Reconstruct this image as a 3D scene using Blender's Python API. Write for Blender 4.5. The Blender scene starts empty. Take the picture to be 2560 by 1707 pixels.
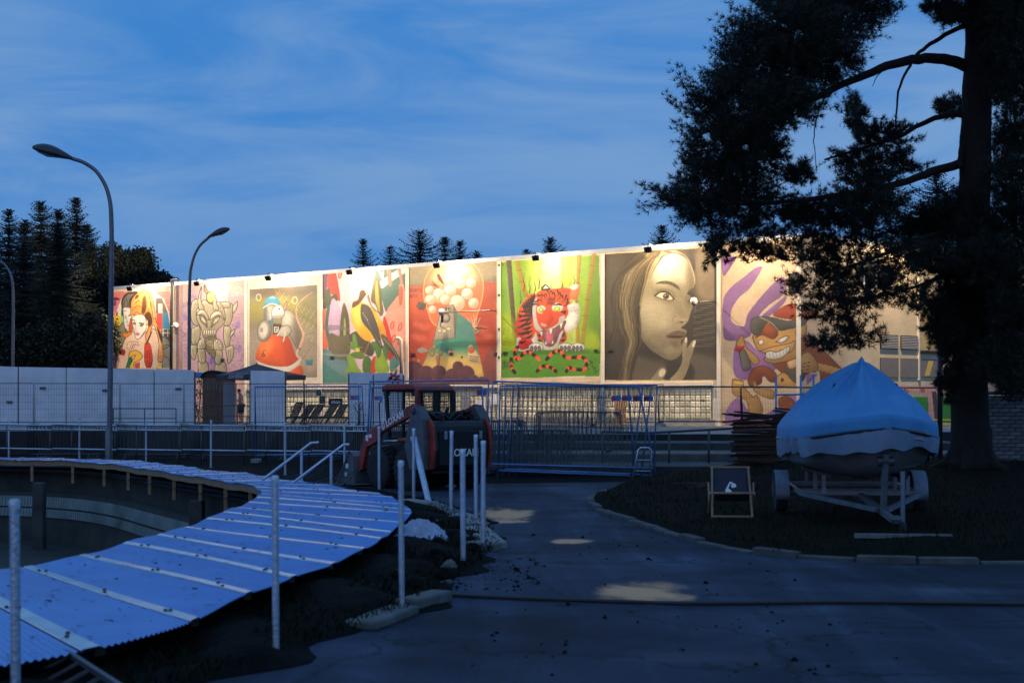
import bpy, bmesh, math, random
import numpy as np
from mathutils import Vector, Matrix
random.seed(7); np.random.seed(7)
R = math.radians
S = bpy.context.scene
COL = S.collection
# ------------------------------------------------------------------ camera
F = 3556.0; HZ = 1020.0; EYE = 1.6          # 50 mm lens, level camera with vertical shift, eye height
cam_d = bpy.data.cameras.new('camera'); cam = bpy.data.objects.new('camera', cam_d); COL.objects.link(cam)
cam.location = (0, 0, EYE); cam.rotation_euler = (R(90), 0, 0)
cam_d.lens = 50; cam_d.sensor_width = 36; cam_d.clip_end = 4000; cam_d.clip_start = .1
cam_d.shift_y = (HZ - 853.5) / 2560
cam_d.dof.use_dof = True; cam_d.dof.focus_distance = 58; cam_d.dof.aperture_fstop = 3.2
S.camera = cam
# ------------------------------------------------------------------ sky, sun, exposure
S.view_settings.view_transform = 'Standard'; S.view_settings.look = 'None'
S.view_settings.exposure = 0.0; S.view_settings.gamma = 1.0
W = bpy.data.worlds.new('World'); S.world = W; W.use_nodes = True
SUN_EL, SUN_AZ = R(4.0), R(200)
def build_world():
    nt = W.node_tree; N = nt.nodes; L = nt.links; N.clear()
    out = N.new('ShaderNodeOutputWorld'); bg = N.new('ShaderNodeBackground'); L.new(bg.outputs[0], out.inputs[0])
    sky = N.new('ShaderNodeTexSky'); sky.sky_type = 'NISHITA'; sky.sun_disc = False
    sky.sun_elevation = SUN_EL; sky.sun_rotation = SUN_AZ
    sky.altitude = 400; sky.air_density = 1.0; sky.dust_density = .6; sky.ozone_density = 4.0
    hs = N.new('ShaderNodeHueSaturation'); hs.inputs['Saturation'].default_value = 1.0; hs.inputs['Value'].default_value = 1.0
    L.new(sky.outputs[0], hs.inputs['Color'])
    # high thin cloud sheets: noise on the plane 'direction / height', so streaks flatten towards the horizon
    tc = N.new('ShaderNodeTexCoord'); sx = N.new('ShaderNodeSeparateXYZ'); L.new(tc.outputs['Generated'], sx.inputs[0])
    def m(op, a, b=None, clamp=False):
        n = N.new('ShaderNodeMath'); n.operation = op; n.use_clamp = clamp
        for i, v in enumerate((a, b)):
            if v is None: continue
            if isinstance(v, (int, float)): n.inputs[i].default_value = v
            else: L.new(v, n.inputs[i])
        return n.outputs[0]
    zc = m('ADD', m('MAXIMUM', sx.outputs[2], 0.0), .16)
    u = m('DIVIDE', sx.outputs[0], zc); v = m('DIVIDE', sx.outputs[1], zc)
    cb = N.new('ShaderNodeCombineXYZ'); L.new(u, cb.inputs[0]); L.new(v, cb.inputs[1])
    def noise(scale, rot, sc, det=6, dist=1.2, rough=.6):
        mp = N.new('ShaderNodeMapping'); mp.inputs['Rotation'].default_value = (0, 0, rot); mp.inputs['Scale'].default_value = sc
        L.new(cb.outputs[0], mp.inputs[0]); n = N.new('ShaderNodeTexNoise'); n.inputs['Scale'].default_value = scale
        n.inputs['Detail'].default_value = det; n.inputs['Distortion'].default_value = dist; n.inputs['Roughness'].default_value = rough
        L.new(mp.outputs[0], n.inputs['Vector']); return n.outputs['Fac']
    a = noise(.5, R(35), (.55, 1.0, 1), 8, 1.8, .56); b = noise(.22, R(10), (.8, 1, 1), 3, .5)
    c = noise(.55, R(-50), (.35, 1.4, 1), 7, 1.6, .56)
    mp3 = N.new('ShaderNodeMapping'); mp3.inputs['Rotation'].default_value = (0, R(-24), 0); mp3.inputs['Scale'].default_value = (1.0, 1.0, 5.5); L.new(tc.outputs['Generated'], mp3.inputs[0])
    n3 = N.new('ShaderNodeTexNoise'); n3.inputs['Scale'].default_value = 3.2; n3.inputs['Detail'].default_value = 8; n3.inputs['Distortion'].default_value = 1.1; n3.inputs['Roughness'].default_value = .58; L.new(mp3.outputs[0], n3.inputs['Vector']); c = n3.outputs['Fac']
    f = m('ADD', m('MULTIPLY', a, .6), m('MULTIPLY', b, .6)); f = m('ADD', f, m('MULTIPLY', c, .62))
    mr = N.new('ShaderNodeMapRange'); mr.interpolation_type = 'SMOOTHSTEP'
    mr.inputs[1].default_value = .68; mr.inputs[2].default_value = .98; L.new(f, mr.inputs[0])
    fac = m('MULTIPLY', m('MULTIPLY', mr.outputs[0], .74), m('ADD', m('MULTIPLY', sx.outputs[2], 4.2, True), .30, True))
    mx = N.new('ShaderNodeMix'); mx.data_type = 'RGBA'; L.new(fac, mx.inputs[0])
    tint = N.new('ShaderNodeMix'); tint.data_type = 'RGBA'; tint.blend_type = 'MULTIPLY'; tint.inputs[0].default_value = 1
    L.new(hs.outputs[0], tint.inputs[6]); tint.inputs[7].default_value = SKY_TINT
    veil = N.new('ShaderNodeMix'); veil.data_type = 'RGBA'; veil.inputs[0].default_value = .86      # even high haze of the blue hour
    L.new(tint.outputs[2], veil.inputs[6]); veil.inputs[7].default_value = VEIL_COL
    L.new(veil.outputs[2], mx.inputs[6]); mx.inputs[7].default_value = CLOUD_COL
    L.new(mx.outputs[2], bg.inputs['Color']); bg.inputs['Strength'].default_value = SKY_STRENGTH
SKY_STRENGTH = 0.1
SKY_TINT = (1, 1, 1, 1)
VEIL_COL = (.52, 2.45, 6.7, 1)
CLOUD_COL = (2.15, 3.75, 6.3, 1)
build_world()
sun_d = bpy.data.lights.new('sun', 'SUN'); sun_d.energy = .13; sun_d.angle = R(45); sun_d.color = (1, .64, .60)      # last afterglow from behind the camera
sun = bpy.data.objects.new('sun', sun_d); COL.objects.link(sun); sun.rotation_euler = (R(87), 0, R(-20))

# ------------------------------------------------------------------ helpers
def at(px, py, Y): return Vector(((px - 1280) / F * Y, Y, EYE - (py - HZ) / F * Y))
def gnd(px, py, z=0.0): return at(px, py, (EYE - z) * F / (py - HZ))
MATS = {}
def mat(name, col, rough=.7, metal=0.0, var=.15, scale=3.0, bump=0.0, bscale=40.0, col2=None, spec=.5, emit=None, estr=0.0, detail=6):
    if name in MATS: return MATS[name]
    M = bpy.data.materials.new(name); M.use_nodes = True; nt = M.node_tree; N = nt.nodes; L = nt.links
    p = N['Principled BSDF']; p.inputs['Roughness'].default_value = rough; p.inputs['Metallic'].default_value = metal
    p.inputs['Specular IOR Level'].default_value = spec
    tc = N.new('ShaderNodeTexCoord')
    if var or col2:
        n = N.new('ShaderNodeTexNoise'); n.inputs['Scale'].default_value = scale; n.inputs['Detail'].default_value = detail
        n.inputs['Roughness'].default_value = .65
        L.new(tc.outputs['Object'], n.inputs['Vector'])
        r = N.new('ShaderNodeValToRGB'); r.color_ramp.elements[0].position = .3; r.color_ramp.elements[1].position = .7
        c1 = col2 if col2 else tuple(min(1, c * (1 + var)) for c in col)
        c0 = col if col2 else tuple(c * (1 - var) for c in col)
        r.color_ramp.elements[0].color = (*c0, 1); r.color_ramp.elements[1].color = (*c1, 1)
        L.new(n.outputs['Fac'], r.inputs[0]); L.new(r.outputs[0], p.inputs['Base Color'])
        ru = N.new('ShaderNodeMapRange'); ru.inputs[3].default_value = max(0, rough - .08); ru.inputs[4].default_value = min(1, rough + .08)
        L.new(n.outputs['Fac'], ru.inputs[0]); L.new(ru.outputs[0], p.inputs['Roughness'])
    else: p.inputs['Base Color'].default_value = (*col, 1)
    if bump:
        b = N.new('ShaderNodeBump'); b.inputs['Strength'].default_value = bump; b.inputs['Distance'].default_value = .02
        n2 = N.new('ShaderNodeTexNoise'); n2.inputs['Scale'].default_value = bscale; n2.inputs['Detail'].default_value = 5
        L.new(tc.outputs['Object'], n2.inputs['Vector']); L.new(n2.outputs['Fac'], b.inputs['Height']); L.new(b.outputs[0], p.inputs['Normal'])
    if emit:
        p.inputs['Emission Color'].default_value = (*emit, 1); p.inputs['Emission Strength'].default_value = estr
    MATS[name] = M; return M

class MB:
    """collects verts and faces; build() links ONE mesh object"""
    def __init__(s): s.v = []; s.f = []; s.off = Vector((0, 0, 0)); s.M = None
    def add(s, vs, fs):
        o = len(s.v); s.v += [tuple(v) for v in vs]; s.f += [tuple(i + o for i in f) for f in fs]; return s
    def box(s, c, d, rot=None):
        c = Vector(c); x, y, z = (k / 2 for k in d); vs = []
        for sx in (-1, 1):
            for sy in (-1, 1):
                for sz in (-1, 1):
                    p = Vector((sx * x, sy * y, sz * z)); vs.append(c + (rot @ p if rot else p))
        return s.add(vs, [(0, 1, 3, 2), (4, 6, 7, 5), (0, 4, 5, 1), (2, 3, 7, 6), (0, 2, 6, 4), (1, 5, 7, 3)])
    def beam(s, a, b, w, h=None, up=(0, 0, 1)):
        a = Vector(a); b = Vector(b); h = h or w; d = (b - a).normalized(); u = Vector(up)
        if abs(d.dot(u)) > .98: u = Vector((1, 0, 0))
        x = d.cross(u).normalized(); y = x.cross(d); vs = []
        for p in (a, b):
            for (i, j) in ((-1, -1), (1, -1), (1, 1), (-1, 1)): vs.append(p + x * (i * w / 2) + y * (j * h / 2))
        return s.add(vs, [(3, 2, 1, 0), (4, 5, 6, 7), (0, 1, 5, 4), (1, 2, 6, 5), (2, 3, 7, 6), (3, 0, 4, 7)])
    def tube(s, pts, r, n=8, cap=True):
        pts = [Vector(p) for p in pts]; k = len(pts); rs = r if isinstance(r, (list, tuple)) else [r] * k
        vs = []; fs = []; px = None
        for i, p in enumerate(pts):
            d = (pts[min(i + 1, k - 1)] - pts[max(i - 1, 0)])
            d = d.normalized() if d.length > 1e-9 else Vector((0, 0, 1))
            if px is None:
                u = Vector((0, 0, 1)) if abs(d.z) < .9 else Vector((1, 0, 0)); px = d.cross(u).normalized()
            else:
                px = (px - d * px.dot(d)); px = px.normalized() if px.length > 1e-6 else d.orthogonal().normalized()
            py = d.cross(px)
            for j in range(n):
                a = 2 * math.pi * j / n; vs.append(p + (px * math.cos(a) + py * math.sin(a)) * rs[i])
        for i in range(k - 1):
            for j in range(n):
                fs.append((i * n + j, i * n + (j + 1) % n, (i + 1) * n + (j + 1) % n, (i + 1) * n + j))
        if cap: fs.append(tuple(range(n - 1, -1, -1))); fs.append(tuple((k - 1) * n + j for j in range(n)))
        return s.add(vs, fs)
    def prism(s, poly, z0, z1, axis='z'):
        """extrude a 2D polygon; axis is the extrusion axis"""
        def P(a, b, c): return {'z': (a, b, c), 'y': (a, c, b), 'x': (c, a, b)}[axis]
        n = len(poly); vs = [P(a, b, z0) for a, b in poly] + [P(a, b, z1) for a, b in poly]
        fs = [tuple(range(n - 1, -1, -1)), tuple(range(n, 2 * n))]
        for i in range(n): fs.append((i, (i + 1) % n, n + (i + 1) % n, n + i))
        return s.add(vs, fs)
    def lathe(s, prof, c=(0, 0, 0), n=20, axis='z'):
        """prof: list of (radius, height) revolved about the axis through c"""
        vs = []; fs = []; c = Vector(c)
        for (r, h) in prof:
            for j in range(n):
                a = 2 * math.pi * j / n; x, y = r * math.cos(a), r * math.sin(a)
                vs.append(c + Vector({'z': (x, y, h), 'y': (x, h, y), 'x': (h, x, y)}[axis]))
        for i in range(len(prof) - 1):
            for j in range(n): fs.append((i * n + j, i * n + (j + 1) % n, (i + 1) * n + (j + 1) % n, (i + 1) * n + j))
        fs.append(tuple(range(n - 1, -1, -1))); fs.append(tuple((len(prof) - 1) * n + j for j in range(n)))
        return s.add(vs, fs)
    def grid(s, P, close=False):
        """P: 2D list of points"""
        a = len(P); b = len(P[0]); fs = []
        for i in range(a - 1):
            for j in range(b - 1 + (1 if close else 0)):
                j2 = (j + 1) % b; fs.append((i * b + j, i * b + j2, (i + 1) * b + j2, (i + 1) * b + j))
        return s.add([p for r in P for p in r], fs)
    def mesh(s, name, smooth=False):
        me = bpy.data.meshes.new(name); me.from_pydata(s.v, [], s.f); me.update()
        bm = bmesh.new(); bm.from_mesh(me); bmesh.ops.recalc_face_normals(bm, faces=bm.faces[:]); bm.to_mesh(me); bm.free()
        if smooth:
            me.shade_smooth() if smooth is True else me.shade_smooth()
            if smooth is not True: me.set_sharp_from_angle(angle=R(smooth))
        return me
    def build(s, name, material, parent=None, smooth=False, bevel=0):
        o = bpy.data.objects.new(name, s.mesh(name, smooth)); COL.objects.link(o)
        o.data.materials.append(material)
        if parent is not None: o.parent = parent
        if bevel:
            b = o.modifiers.new('bevel', 'BEVEL'); b.width = bevel; b.segments = 2; b.limit_method = 'ANGLE'
        return o
def tag(o, label=None, cat=None, group=None, kind=None):
    if label: o['label'] = label
    if cat: o['category'] = cat
    if group: o['group'] = group
    if kind: o['kind'] = kind
    return o
def thing(name, label, cat, loc=(0, 0, 0), rz=0.0, group=None):
    o = bpy.data.objects.new(name, None); COL.objects.link(o); o.location = loc; o.rotation_euler = (0, 0, rz)
    o.empty_display_size = .2
    return tag(o, label, cat, group)
def child(name, me, parent, material=None):
    o = bpy.data.objects.new(name, me); COL.objects.link(o); o.parent = parent
    if material and not me.materials: me.materials.append(material)
    return o
def copy_tree(o, parent=None, label=None):
    c = o.copy(); COL.objects.link(c); c.parent = parent
    if label: c['label'] = label
    for ch in list(o.children): copy_tree(ch, c)
    return c
def spline(pts, n):
    """Catmull-Rom through 2D/3D points, n samples per span"""
    P = [np.array(p, float) for p in pts]; P = [2 * P[0] - P[1]] + P + [2 * P[-1] - P[-2]]; o = []
    for i in range(1, len(P) - 2):
        for k in range(n):
            t = k / n; a, b, c, d = P[i - 1], P[i], P[i + 1], P[i + 2]
            o.append(.5 * (2 * b + (c - a) * t + (2 * a - 5 * b + 4 * c - d) * t * t + (3 * b - a - 3 * c + d) * t ** 3))
    o.append(P[-2]); return o
_FONT = {}
def text_mesh(txt, size, depth=.004, shear=0.0, bold=0.0):
    cu = bpy.data.curves.new('txt', 'FONT'); cu.body = txt; cu.size = size; cu.extrude = depth; cu.shear = shear; cu.offset = bold
    cu.align_x = 'CENTER'; cu.align_y = 'CENTER'; cu.resolution_u = 3
    o = bpy.data.objects.new('txt', cu); COL.objects.link(o)
    dg = bpy.context.evaluated_depsgraph_get(); me = bpy.data.meshes.new_from_object(o.evaluated_get(dg))
    bpy.data.objects.remove(o); return me
# ------------------------------------------------------------------ shared materials
GALV = mat('galvanised_steel', (.52, .58, .66), .42, .85, .22, 7, .25, 40)
DARKSTEEL = mat('dark_steel', (.09, .095, .10), .5, .6, .2, 8)
BLACK = mat('black_paint', (.014, .014, .016), .45, 0, .2, 6)
RUBBER = mat('rubber', (.018, .018, .018), .8, 0, .25, 12, .3, 60)
CONC = mat('concrete', (.24, .235, .22), .85, 0, .3, 2.2, .5, 30)
OLDCONC = mat('weathered_concrete', (.12, .12, .11), .9, 0, .45, 3.0, .6, 18)
WOOD = mat('raw_timber', (.30, .20, .115), .75, 0, .3, 5, .3, 30)
DARKWOOD = mat('dark_timber', (.055, .035, .022), .8, 0, .35, 7, .4, 30)
SOIL = mat('dark_soil', (.004, .0035, .003), .95, 0, .5, 4, 1.0, 14, col2=(.013, .011, .009), spec=.06)
STEPC = mat('dark_concrete', (.055, .055, .055), .9, 0, .6, 1.6, .5, 12)  # plain dark concrete for the steps and basin pillars
WHITEP = mat('white_paint', (.72, .71, .68), .55, 0, .08, 3)

def asphalt_material():
    M = bpy.data.materials.new('asphalt'); M.use_nodes = True; nt = M.node_tree; N = nt.nodes; L = nt.links; p = N['Principled BSDF']
    tc = N.new('ShaderNodeTexCoord')
    def noise(sc, scale=(1, 1, 1), det=6, dist=0.0, rough=.6):
        mp = N.new('ShaderNodeMapping'); mp.inputs['Scale'].default_value = scale; L.new(tc.outputs['Object'], mp.inputs[0])
        n = N.new('ShaderNodeTexNoise'); n.inputs['Scale'].default_value = sc; n.inputs['Detail'].default_value = det
        n.inputs['Distortion'].default_value = dist; n.inputs['Roughness'].default_value = rough; L.new(mp.outputs[0], n.inputs['Vector']); return n.outputs['Fac']
    def ramp(f, a, b, c0, c1):
        r = N.new('ShaderNodeValToRGB'); r.color_ramp.elements[0].position = a; r.color_ramp.elements[1].position = b
        r.color_ramp.elements[0].color = c0; r.color_ramp.elements[1].color = c1; L.new(f, r.inputs[0]); return r.outputs[0]
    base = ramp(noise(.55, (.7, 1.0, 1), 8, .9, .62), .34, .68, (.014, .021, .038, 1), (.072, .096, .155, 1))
    fine = ramp(noise(38, (1, 1, 1), 4), .3, .75, (.66, .66, .66, 1), (1.25, 1.25, 1.25, 1))
    mx = N.new('ShaderNodeMix'); mx.data_type = 'RGBA'; mx.blend_type = 'MULTIPLY'; mx.inputs[0].default_value = 1
    L.new(base, mx.inputs[6]); L.new(fine, mx.inputs[7])
    dust = ramp(noise(.35, (.55, 1.3, 1), 9, 1.6, .7), .56, .74, (0, 0, 0, 1), (.5, .5, .5, 1))   # dusty wheel-swept streaks
    mx2 = N.new('ShaderNodeMix'); mx2.data_type = 'RGBA'; L.new(dust, mx2.inputs[0]); L.new(mx.outputs[2], mx2.inputs[6]); mx2.inputs[7].default_value = (.15, .165, .19, 1)
    vo = N.new('ShaderNodeTexVoronoi'); vo.feature = 'DISTANCE_TO_EDGE'; vo.inputs['Scale'].default_value = .42
    wv = N.new('ShaderNodeVectorMath'); wv.operation = 'ADD'; wn = N.new('ShaderNodeTexNoise'); wn.inputs['Scale'].default_value = 2.2; wn.inputs['Detail'].default_value = 6; L.new(tc.outputs['Object'], wn.inputs['Vector'])
    ws = N.new('ShaderNodeVectorMath'); ws.operation = 'SCALE'; ws.inputs['Scale'].default_value = .7; L.new(wn.outputs['Color'], ws.inputs[0]); L.new(tc.outputs['Object'], wv.inputs[0]); L.new(ws.outputs[0], wv.inputs[1]); L.new(wv.outputs[0], vo.inputs['Vector'])
    crk = ramp(vo.outputs['Distance'], .002, .012, (.22, .22, .22, 1), (1, 1, 1, 1)); mxc = N.new('ShaderNodeMix'); mxc.data_type = 'RGBA'; mxc.blend_type = 'MULTIPLY'; mxc.inputs[0].default_value = .85; L.new(mx2.outputs[2], mxc.inputs[6]); L.new(crk, mxc.inputs[7])
    tyre = ramp(noise(.9, (1.6, .12, 1), 5, 1.2, .6), .46, .62, (.62, .62, .64, 1), (1.12, 1.12, 1.1, 1)); mxt = N.new('ShaderNodeMix'); mxt.data_type = 'RGBA'; mxt.blend_type = 'MULTIPLY'; mxt.inputs[0].default_value = 1; L.new(mxc.outputs[2], mxt.inputs[6]); L.new(tyre, mxt.inputs[7])
    last = mxt.outputs[2]                       # pale orange patches mixed into the asphalt colour, each with its own outline
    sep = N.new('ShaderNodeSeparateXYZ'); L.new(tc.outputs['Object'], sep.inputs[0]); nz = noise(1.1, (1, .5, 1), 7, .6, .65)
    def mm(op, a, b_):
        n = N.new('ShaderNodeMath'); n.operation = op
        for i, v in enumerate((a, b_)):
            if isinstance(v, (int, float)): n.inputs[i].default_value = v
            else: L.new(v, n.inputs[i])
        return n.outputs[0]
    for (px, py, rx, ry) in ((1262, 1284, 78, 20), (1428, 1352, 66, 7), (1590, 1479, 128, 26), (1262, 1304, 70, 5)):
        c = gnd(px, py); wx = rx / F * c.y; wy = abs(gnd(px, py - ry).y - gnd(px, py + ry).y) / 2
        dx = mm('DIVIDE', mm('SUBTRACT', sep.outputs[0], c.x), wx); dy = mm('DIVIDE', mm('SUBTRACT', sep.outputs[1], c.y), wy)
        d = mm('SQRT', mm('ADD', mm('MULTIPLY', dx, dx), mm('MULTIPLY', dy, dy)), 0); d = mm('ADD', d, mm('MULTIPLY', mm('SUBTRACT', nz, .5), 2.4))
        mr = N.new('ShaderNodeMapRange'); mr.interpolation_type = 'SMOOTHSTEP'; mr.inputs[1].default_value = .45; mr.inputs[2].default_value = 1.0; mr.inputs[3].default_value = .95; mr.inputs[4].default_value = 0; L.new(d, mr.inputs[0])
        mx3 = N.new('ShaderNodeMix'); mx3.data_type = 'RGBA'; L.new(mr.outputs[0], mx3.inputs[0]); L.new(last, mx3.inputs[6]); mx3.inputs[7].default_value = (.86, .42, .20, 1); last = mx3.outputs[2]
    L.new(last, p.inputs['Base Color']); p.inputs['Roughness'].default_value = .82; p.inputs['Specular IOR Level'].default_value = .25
    b = N.new('ShaderNodeBump'); b.inputs['Strength'].default_value = .55; b.inputs['Distance'].default_value = .015
    ad = N.new('ShaderNodeMath'); ad.operation = 'ADD'; L.new(noise(70, (1, 1, 1), 3), ad.inputs[0]); L.new(noise(3, (1, 1, 1), 4), ad.inputs[1])
    L.new(ad.outputs[0], b.inputs['Height']); L.new(b.outputs[0], p.inputs['Normal']); return M
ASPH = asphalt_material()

# ------------------------------------------------------------------ plan curves of the round basin and its covered walkway
PAIRS = [((-7.6, 7.4), (-5.2, 4.9)), ((-6.2, 8.2), (-4.2, 5.6)), ((-5.0, 9.4), (-3.4, 6.6)), ((-4.45, 10.3), (-2.78, 7.73)), ((-4.06, 11.3), (-2.19, 8.84)),
         ((-3.7, 13.2), (-1.87, 11.28)), ((-3.55, 15.6), (-1.46, 13.9)), ((-3.55, 17.8), (-1.38, 16.2)), ((-3.62, 20.0), (-1.35, 18.8)),
         ((-3.8, 21.8), (-1.7, 21.0)), ((-4.2, 23.4), (-2.2, 23.0)), ((-4.7, 24.6), (-3.2, 25.2)), ((-5.4, 25.9), (-4.3, 27.2)), ((-6.1, 27.2), (-5.2, 29.2)),
         ((-7.5, 29.8), (-6.9, 32.0)), ((-9.3, 33.0), (-8.9, 35.7)), ((-11, 35), (-11, 38.3)), ((-13, 36.1), (-14.2, 39.6)), ((-16.5, 37), (-18, 40.5)), ((-20, 37.2), (-21.5, 40.8))]
IN_C = np.array(spline([p[0] for p in PAIRS], 40)); OUT_C = np.array(spline([p[1] for p in PAIRS], 40))
MID = (IN_C + OUT_C) / 2; ARC = np.concatenate([[0], np.cumsum(np.linalg.norm(np.diff(MID, axis=0), axis=1))])
def along(C, s): return np.array([np.interp(s, ARC, C[:, 0]), np.interp(s, ARC, C[:, 1])])
Z_IN, Z_OUT = .30, .22

# ------------------------------------------------------------------ ground sheet with the basin cut out
hole = [tuple(q) for q in IN_C[::8]] + [(-24, 33), (-26, 22), (-22, 11), (-14, 6.6), (-9.5, 6.6)]
def ground_sheet():
    bm = bmesh.new()
    ov = [bm.verts.new((x, y, 0)) for x, y in ((-900, -60), (900, -60), (900, 1800), (-900, 1800))]
    hv = [bm.verts.new((x, y, 0)) for x, y in hole]; es = []
    for vs in (ov, hv):
        for i in range(len(vs)): es.append(bm.edges.new((vs[i], vs[(i + 1) % len(vs)])))
    bmesh.ops.triangle_fill(bm, use_beauty=True, edges=es)
    for f in bm.faces:
        if f.normal.z < 0: f.normal_flip()
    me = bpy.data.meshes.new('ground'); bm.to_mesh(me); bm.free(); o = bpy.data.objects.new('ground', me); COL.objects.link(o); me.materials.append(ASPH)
    tag(o, kind='structure'); return o
ground_sheet()

# ------------------------------------------------------------------ drained basin: sloped wall, tile band, floor
basin = tag(bpy.data.objects.new('basin', None), kind='structure'); COL.objects.link(basin)
ctr = np.array((-13.0, 22.0))
def off(p, d):
    v = p - ctr; return p + v / np.linalg.norm(v) * d
H = [np.array(h, float) for h in hole]
m = MB(); n = len(H)
rows = []
for (d, z) in ((.35, .05), (.35, -.5), (.0, -.52), (-.25, -1.7)):
    rows.append([(*off(h, d), z) for h in H])
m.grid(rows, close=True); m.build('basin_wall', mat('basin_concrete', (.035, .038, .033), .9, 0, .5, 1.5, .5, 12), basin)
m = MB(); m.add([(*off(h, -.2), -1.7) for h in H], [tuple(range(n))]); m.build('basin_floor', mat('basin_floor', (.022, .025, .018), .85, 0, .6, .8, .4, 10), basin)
m = MB()
AR2 = ARC[-1]; s = 10.0
while s < AR2 - 3:
    p = off(along(IN_C, s), -.06); q = off(along(IN_C, s + .12), -.06); pl = off(p, -.12); ql = off(q, -.12)
    d = Vector((*(q - p), 0)); mid = (p + q) / 2
    for (z0, z1, o1, o2) in ((-.60, -.86, .0, -.06), (-.90, -1.10, -.08, -.12)):
        a0, b0 = off(p, o1), off(q, o1); a1, b1 = off(p, o2), off(q, o2); g = .06
        a0, b0 = a0 + (b0 - a0) * g, b0 + (a0 - b0) * g; a1, b1 = a1 + (b1 - a1) * g, b1 + (a1 - b1) * g
        m.add([(*a0, z0), (*b0, z0), (*b1, z1), (*a1, z1)], [(0, 1, 2, 3)])
    s += .125
tb = m.build('tile_band', mat('basin_tile', (.17, .21, .20), .5, 0, .5, 1.2), basin); tag(tb, kind='stuff')
for k, px in enumerate((98, 492)):
    Y = 33.5 if k == 0 else 27.0
    x = (px - 1280) / F * Y; m = MB(); m.box((x, Y, -1.0), (.26, .26, 1.7)); m.build('pillar', STEPC, basin, bevel=.02)

# ------------------------------------------------------------------ corrugated walkway cover
walk = thing('curved_walkway', 'curved walkway of blue grey corrugated metal sheets around the empty basin', 'walkway', (0, 0, 0))
SHEET = mat('corrugated_sheet', (.08, .22, .54), .33, .8, .2, 1.3, .25, 2.2, col2=(.14, .33, .70))
STRIP = mat('lap_strip', (.55, .55, .56), .30, .9, .05, 4, .3, 2.5, col2=(.84, .81, .78))
def deckpt(s, v, dz=0.0):
    a = along(IN_C, s); b = along(OUT_C, s); p = a + (b - a) * v; w = .012 * math.sin(s * 1.7 + v * 3) + .008 * math.sin(s * 4.1)
    return (p[0], p[1], Z_IN + (Z_OUT - Z_IN) * v + w + dz)
PITCH = 1.06; s = .4; k = 0; per = .052
while s < ARC[-1] - 1.2:
    m = MB(); nper = 20; rows = []
    for i in range(nper * 6 + 1):
        t = s + PITCH * (i / (nper * 6)) + (.04 if i == nper * 6 else 0); ph = 2 * math.pi * i / 6
        rows.append([deckpt(t, v - .012, .007 * math.sin(ph)) for v in (-.01, .33, .66, 1.024)])
    m.grid(rows); m.build('metal_sheet', SHEET, walk, smooth=True)
    m = MB(); rows = []
    for (dt, dz) in ((-.07, .006), (-.064, .0125), (.056, .0135), (.064, .006)):
        rows.append([deckpt(s + dt, v, dz) for v in (-.012, .15, .3, .45, .6, .75, .9, 1.012)])
    m.grid(rows); m.build('lap_strip', STRIP, walk)
    m = MB()                                            # dark fixing screws with washers and lost nails
    for v in (.12, .5, .86):
        for dd in (-.03, .03):
            p = Vector(deckpt(s + dd + random.uniform(-.02, .02), v + random.uniform(-.03, .03), .014)); m.lathe([(.016, 0), (.016, .004), (.009, .012), (.002, .014)], p, 8)
    for q in range(3):
        p = Vector(deckpt(s + random.uniform(.2, .9), random.uniform(.1, .9), .006)); m.box(p, (random.uniform(.02, .05), .014, .008))
    sc = m.build('fixings', DARKSTEEL, walk); tag(sc, kind='stuff')
    s += PITCH; k += 1
m = MB(); rl = random.Random(5)                         # needles and leaf litter blown onto the sheets
for i in range(900):
    p = Vector(deckpt(rl.uniform(.5, 26), rl.uniform(.02, .98), .010)); a = rl.uniform(0, 6.28); l = rl.uniform(.012, .045); w = rl.uniform(.003, .010); c, q = math.cos(a), math.sin(a)
    m.add([p + Vector((c * l, q * l, .004)), p + Vector((-q * w, c * w, .001)), p + Vector((-c * l, -q * l, .003)), p + Vector((q * w, -c * w, .001))], [(0, 1, 2, 3)])
tag(m.build('leaf_litter', DARKWOOD, walk), kind='stuff')
s = .6
while s < ARC[-1] - 2.2:                                # fascia boards and posts on the basin side
    m = MB(); rows = []
    for i in range(7):
        t = s + 2.0 * i / 6 - .002
        p = along(IN_C, t); po = off(p, .035); z = deckpt(t, 0)[2]
        rows.append([(*p, z - .012), (*po, z - .012), (*po, z - .13), (*p, z - .13)])
    m.grid(rows, close=True); m.build('fascia_board', WOOD, walk)
    p = off(along(IN_C, s + 1.0), .06); m = MB(); m.box((p[0], p[1], -.02), (.07, .07, .44)); m.build('post', WOOD, walk)
    s += 2.01
s = .5
while s < ARC[-1] - 2:                                  # joists under the sheets
    a = deckpt(s, .02, -.045); b = deckpt(s, .98, -.045); m = MB(); m.beam(a, b, .06, .05); m.build('joist', DARKWOOD, walk)
    s += PITCH

# ------------------------------------------------------------------ soil strip between walkway and posts
def pole_x(Y): return np.interp(Y, [4, 7, 9.2, 11.3, 14.6, 16, 19.6, 21.5, 24, 27, 31, 35], [-3.1, -2.35, -1.5, -.82, -.42, -.28, -.42, -.85, -1.5, -2.4, -3.4, -5.0])
m = MB(); rows = []
rs = random.Random(3)
for i in range(120):
    Y = 4.2 + i * .19; xo = np.interp(Y, OUT_C[:440, 1], OUT_C[:440, 0]) - .5; xe = pole_x(Y) + .12 + .12 * math.sin(Y * 2.3) + .1 * math.sin(Y * 5.1); row = []
    for j in range(9):
        t = j / 8; e = min(1, 4 * t * (1 - t) + .0); row.append((xo + (xe - xo) * t, Y, .006 + e * (.05 + .05 * math.sin(Y * 3 + j) + rs.uniform(0, .06))))
    rows.append(row)
m.grid(rows); soil = m.build('soil_strip', SOIL, smooth=True); tag(soil, kind='structure')
m = MB()                                                 # weeds in the soil strip
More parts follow.
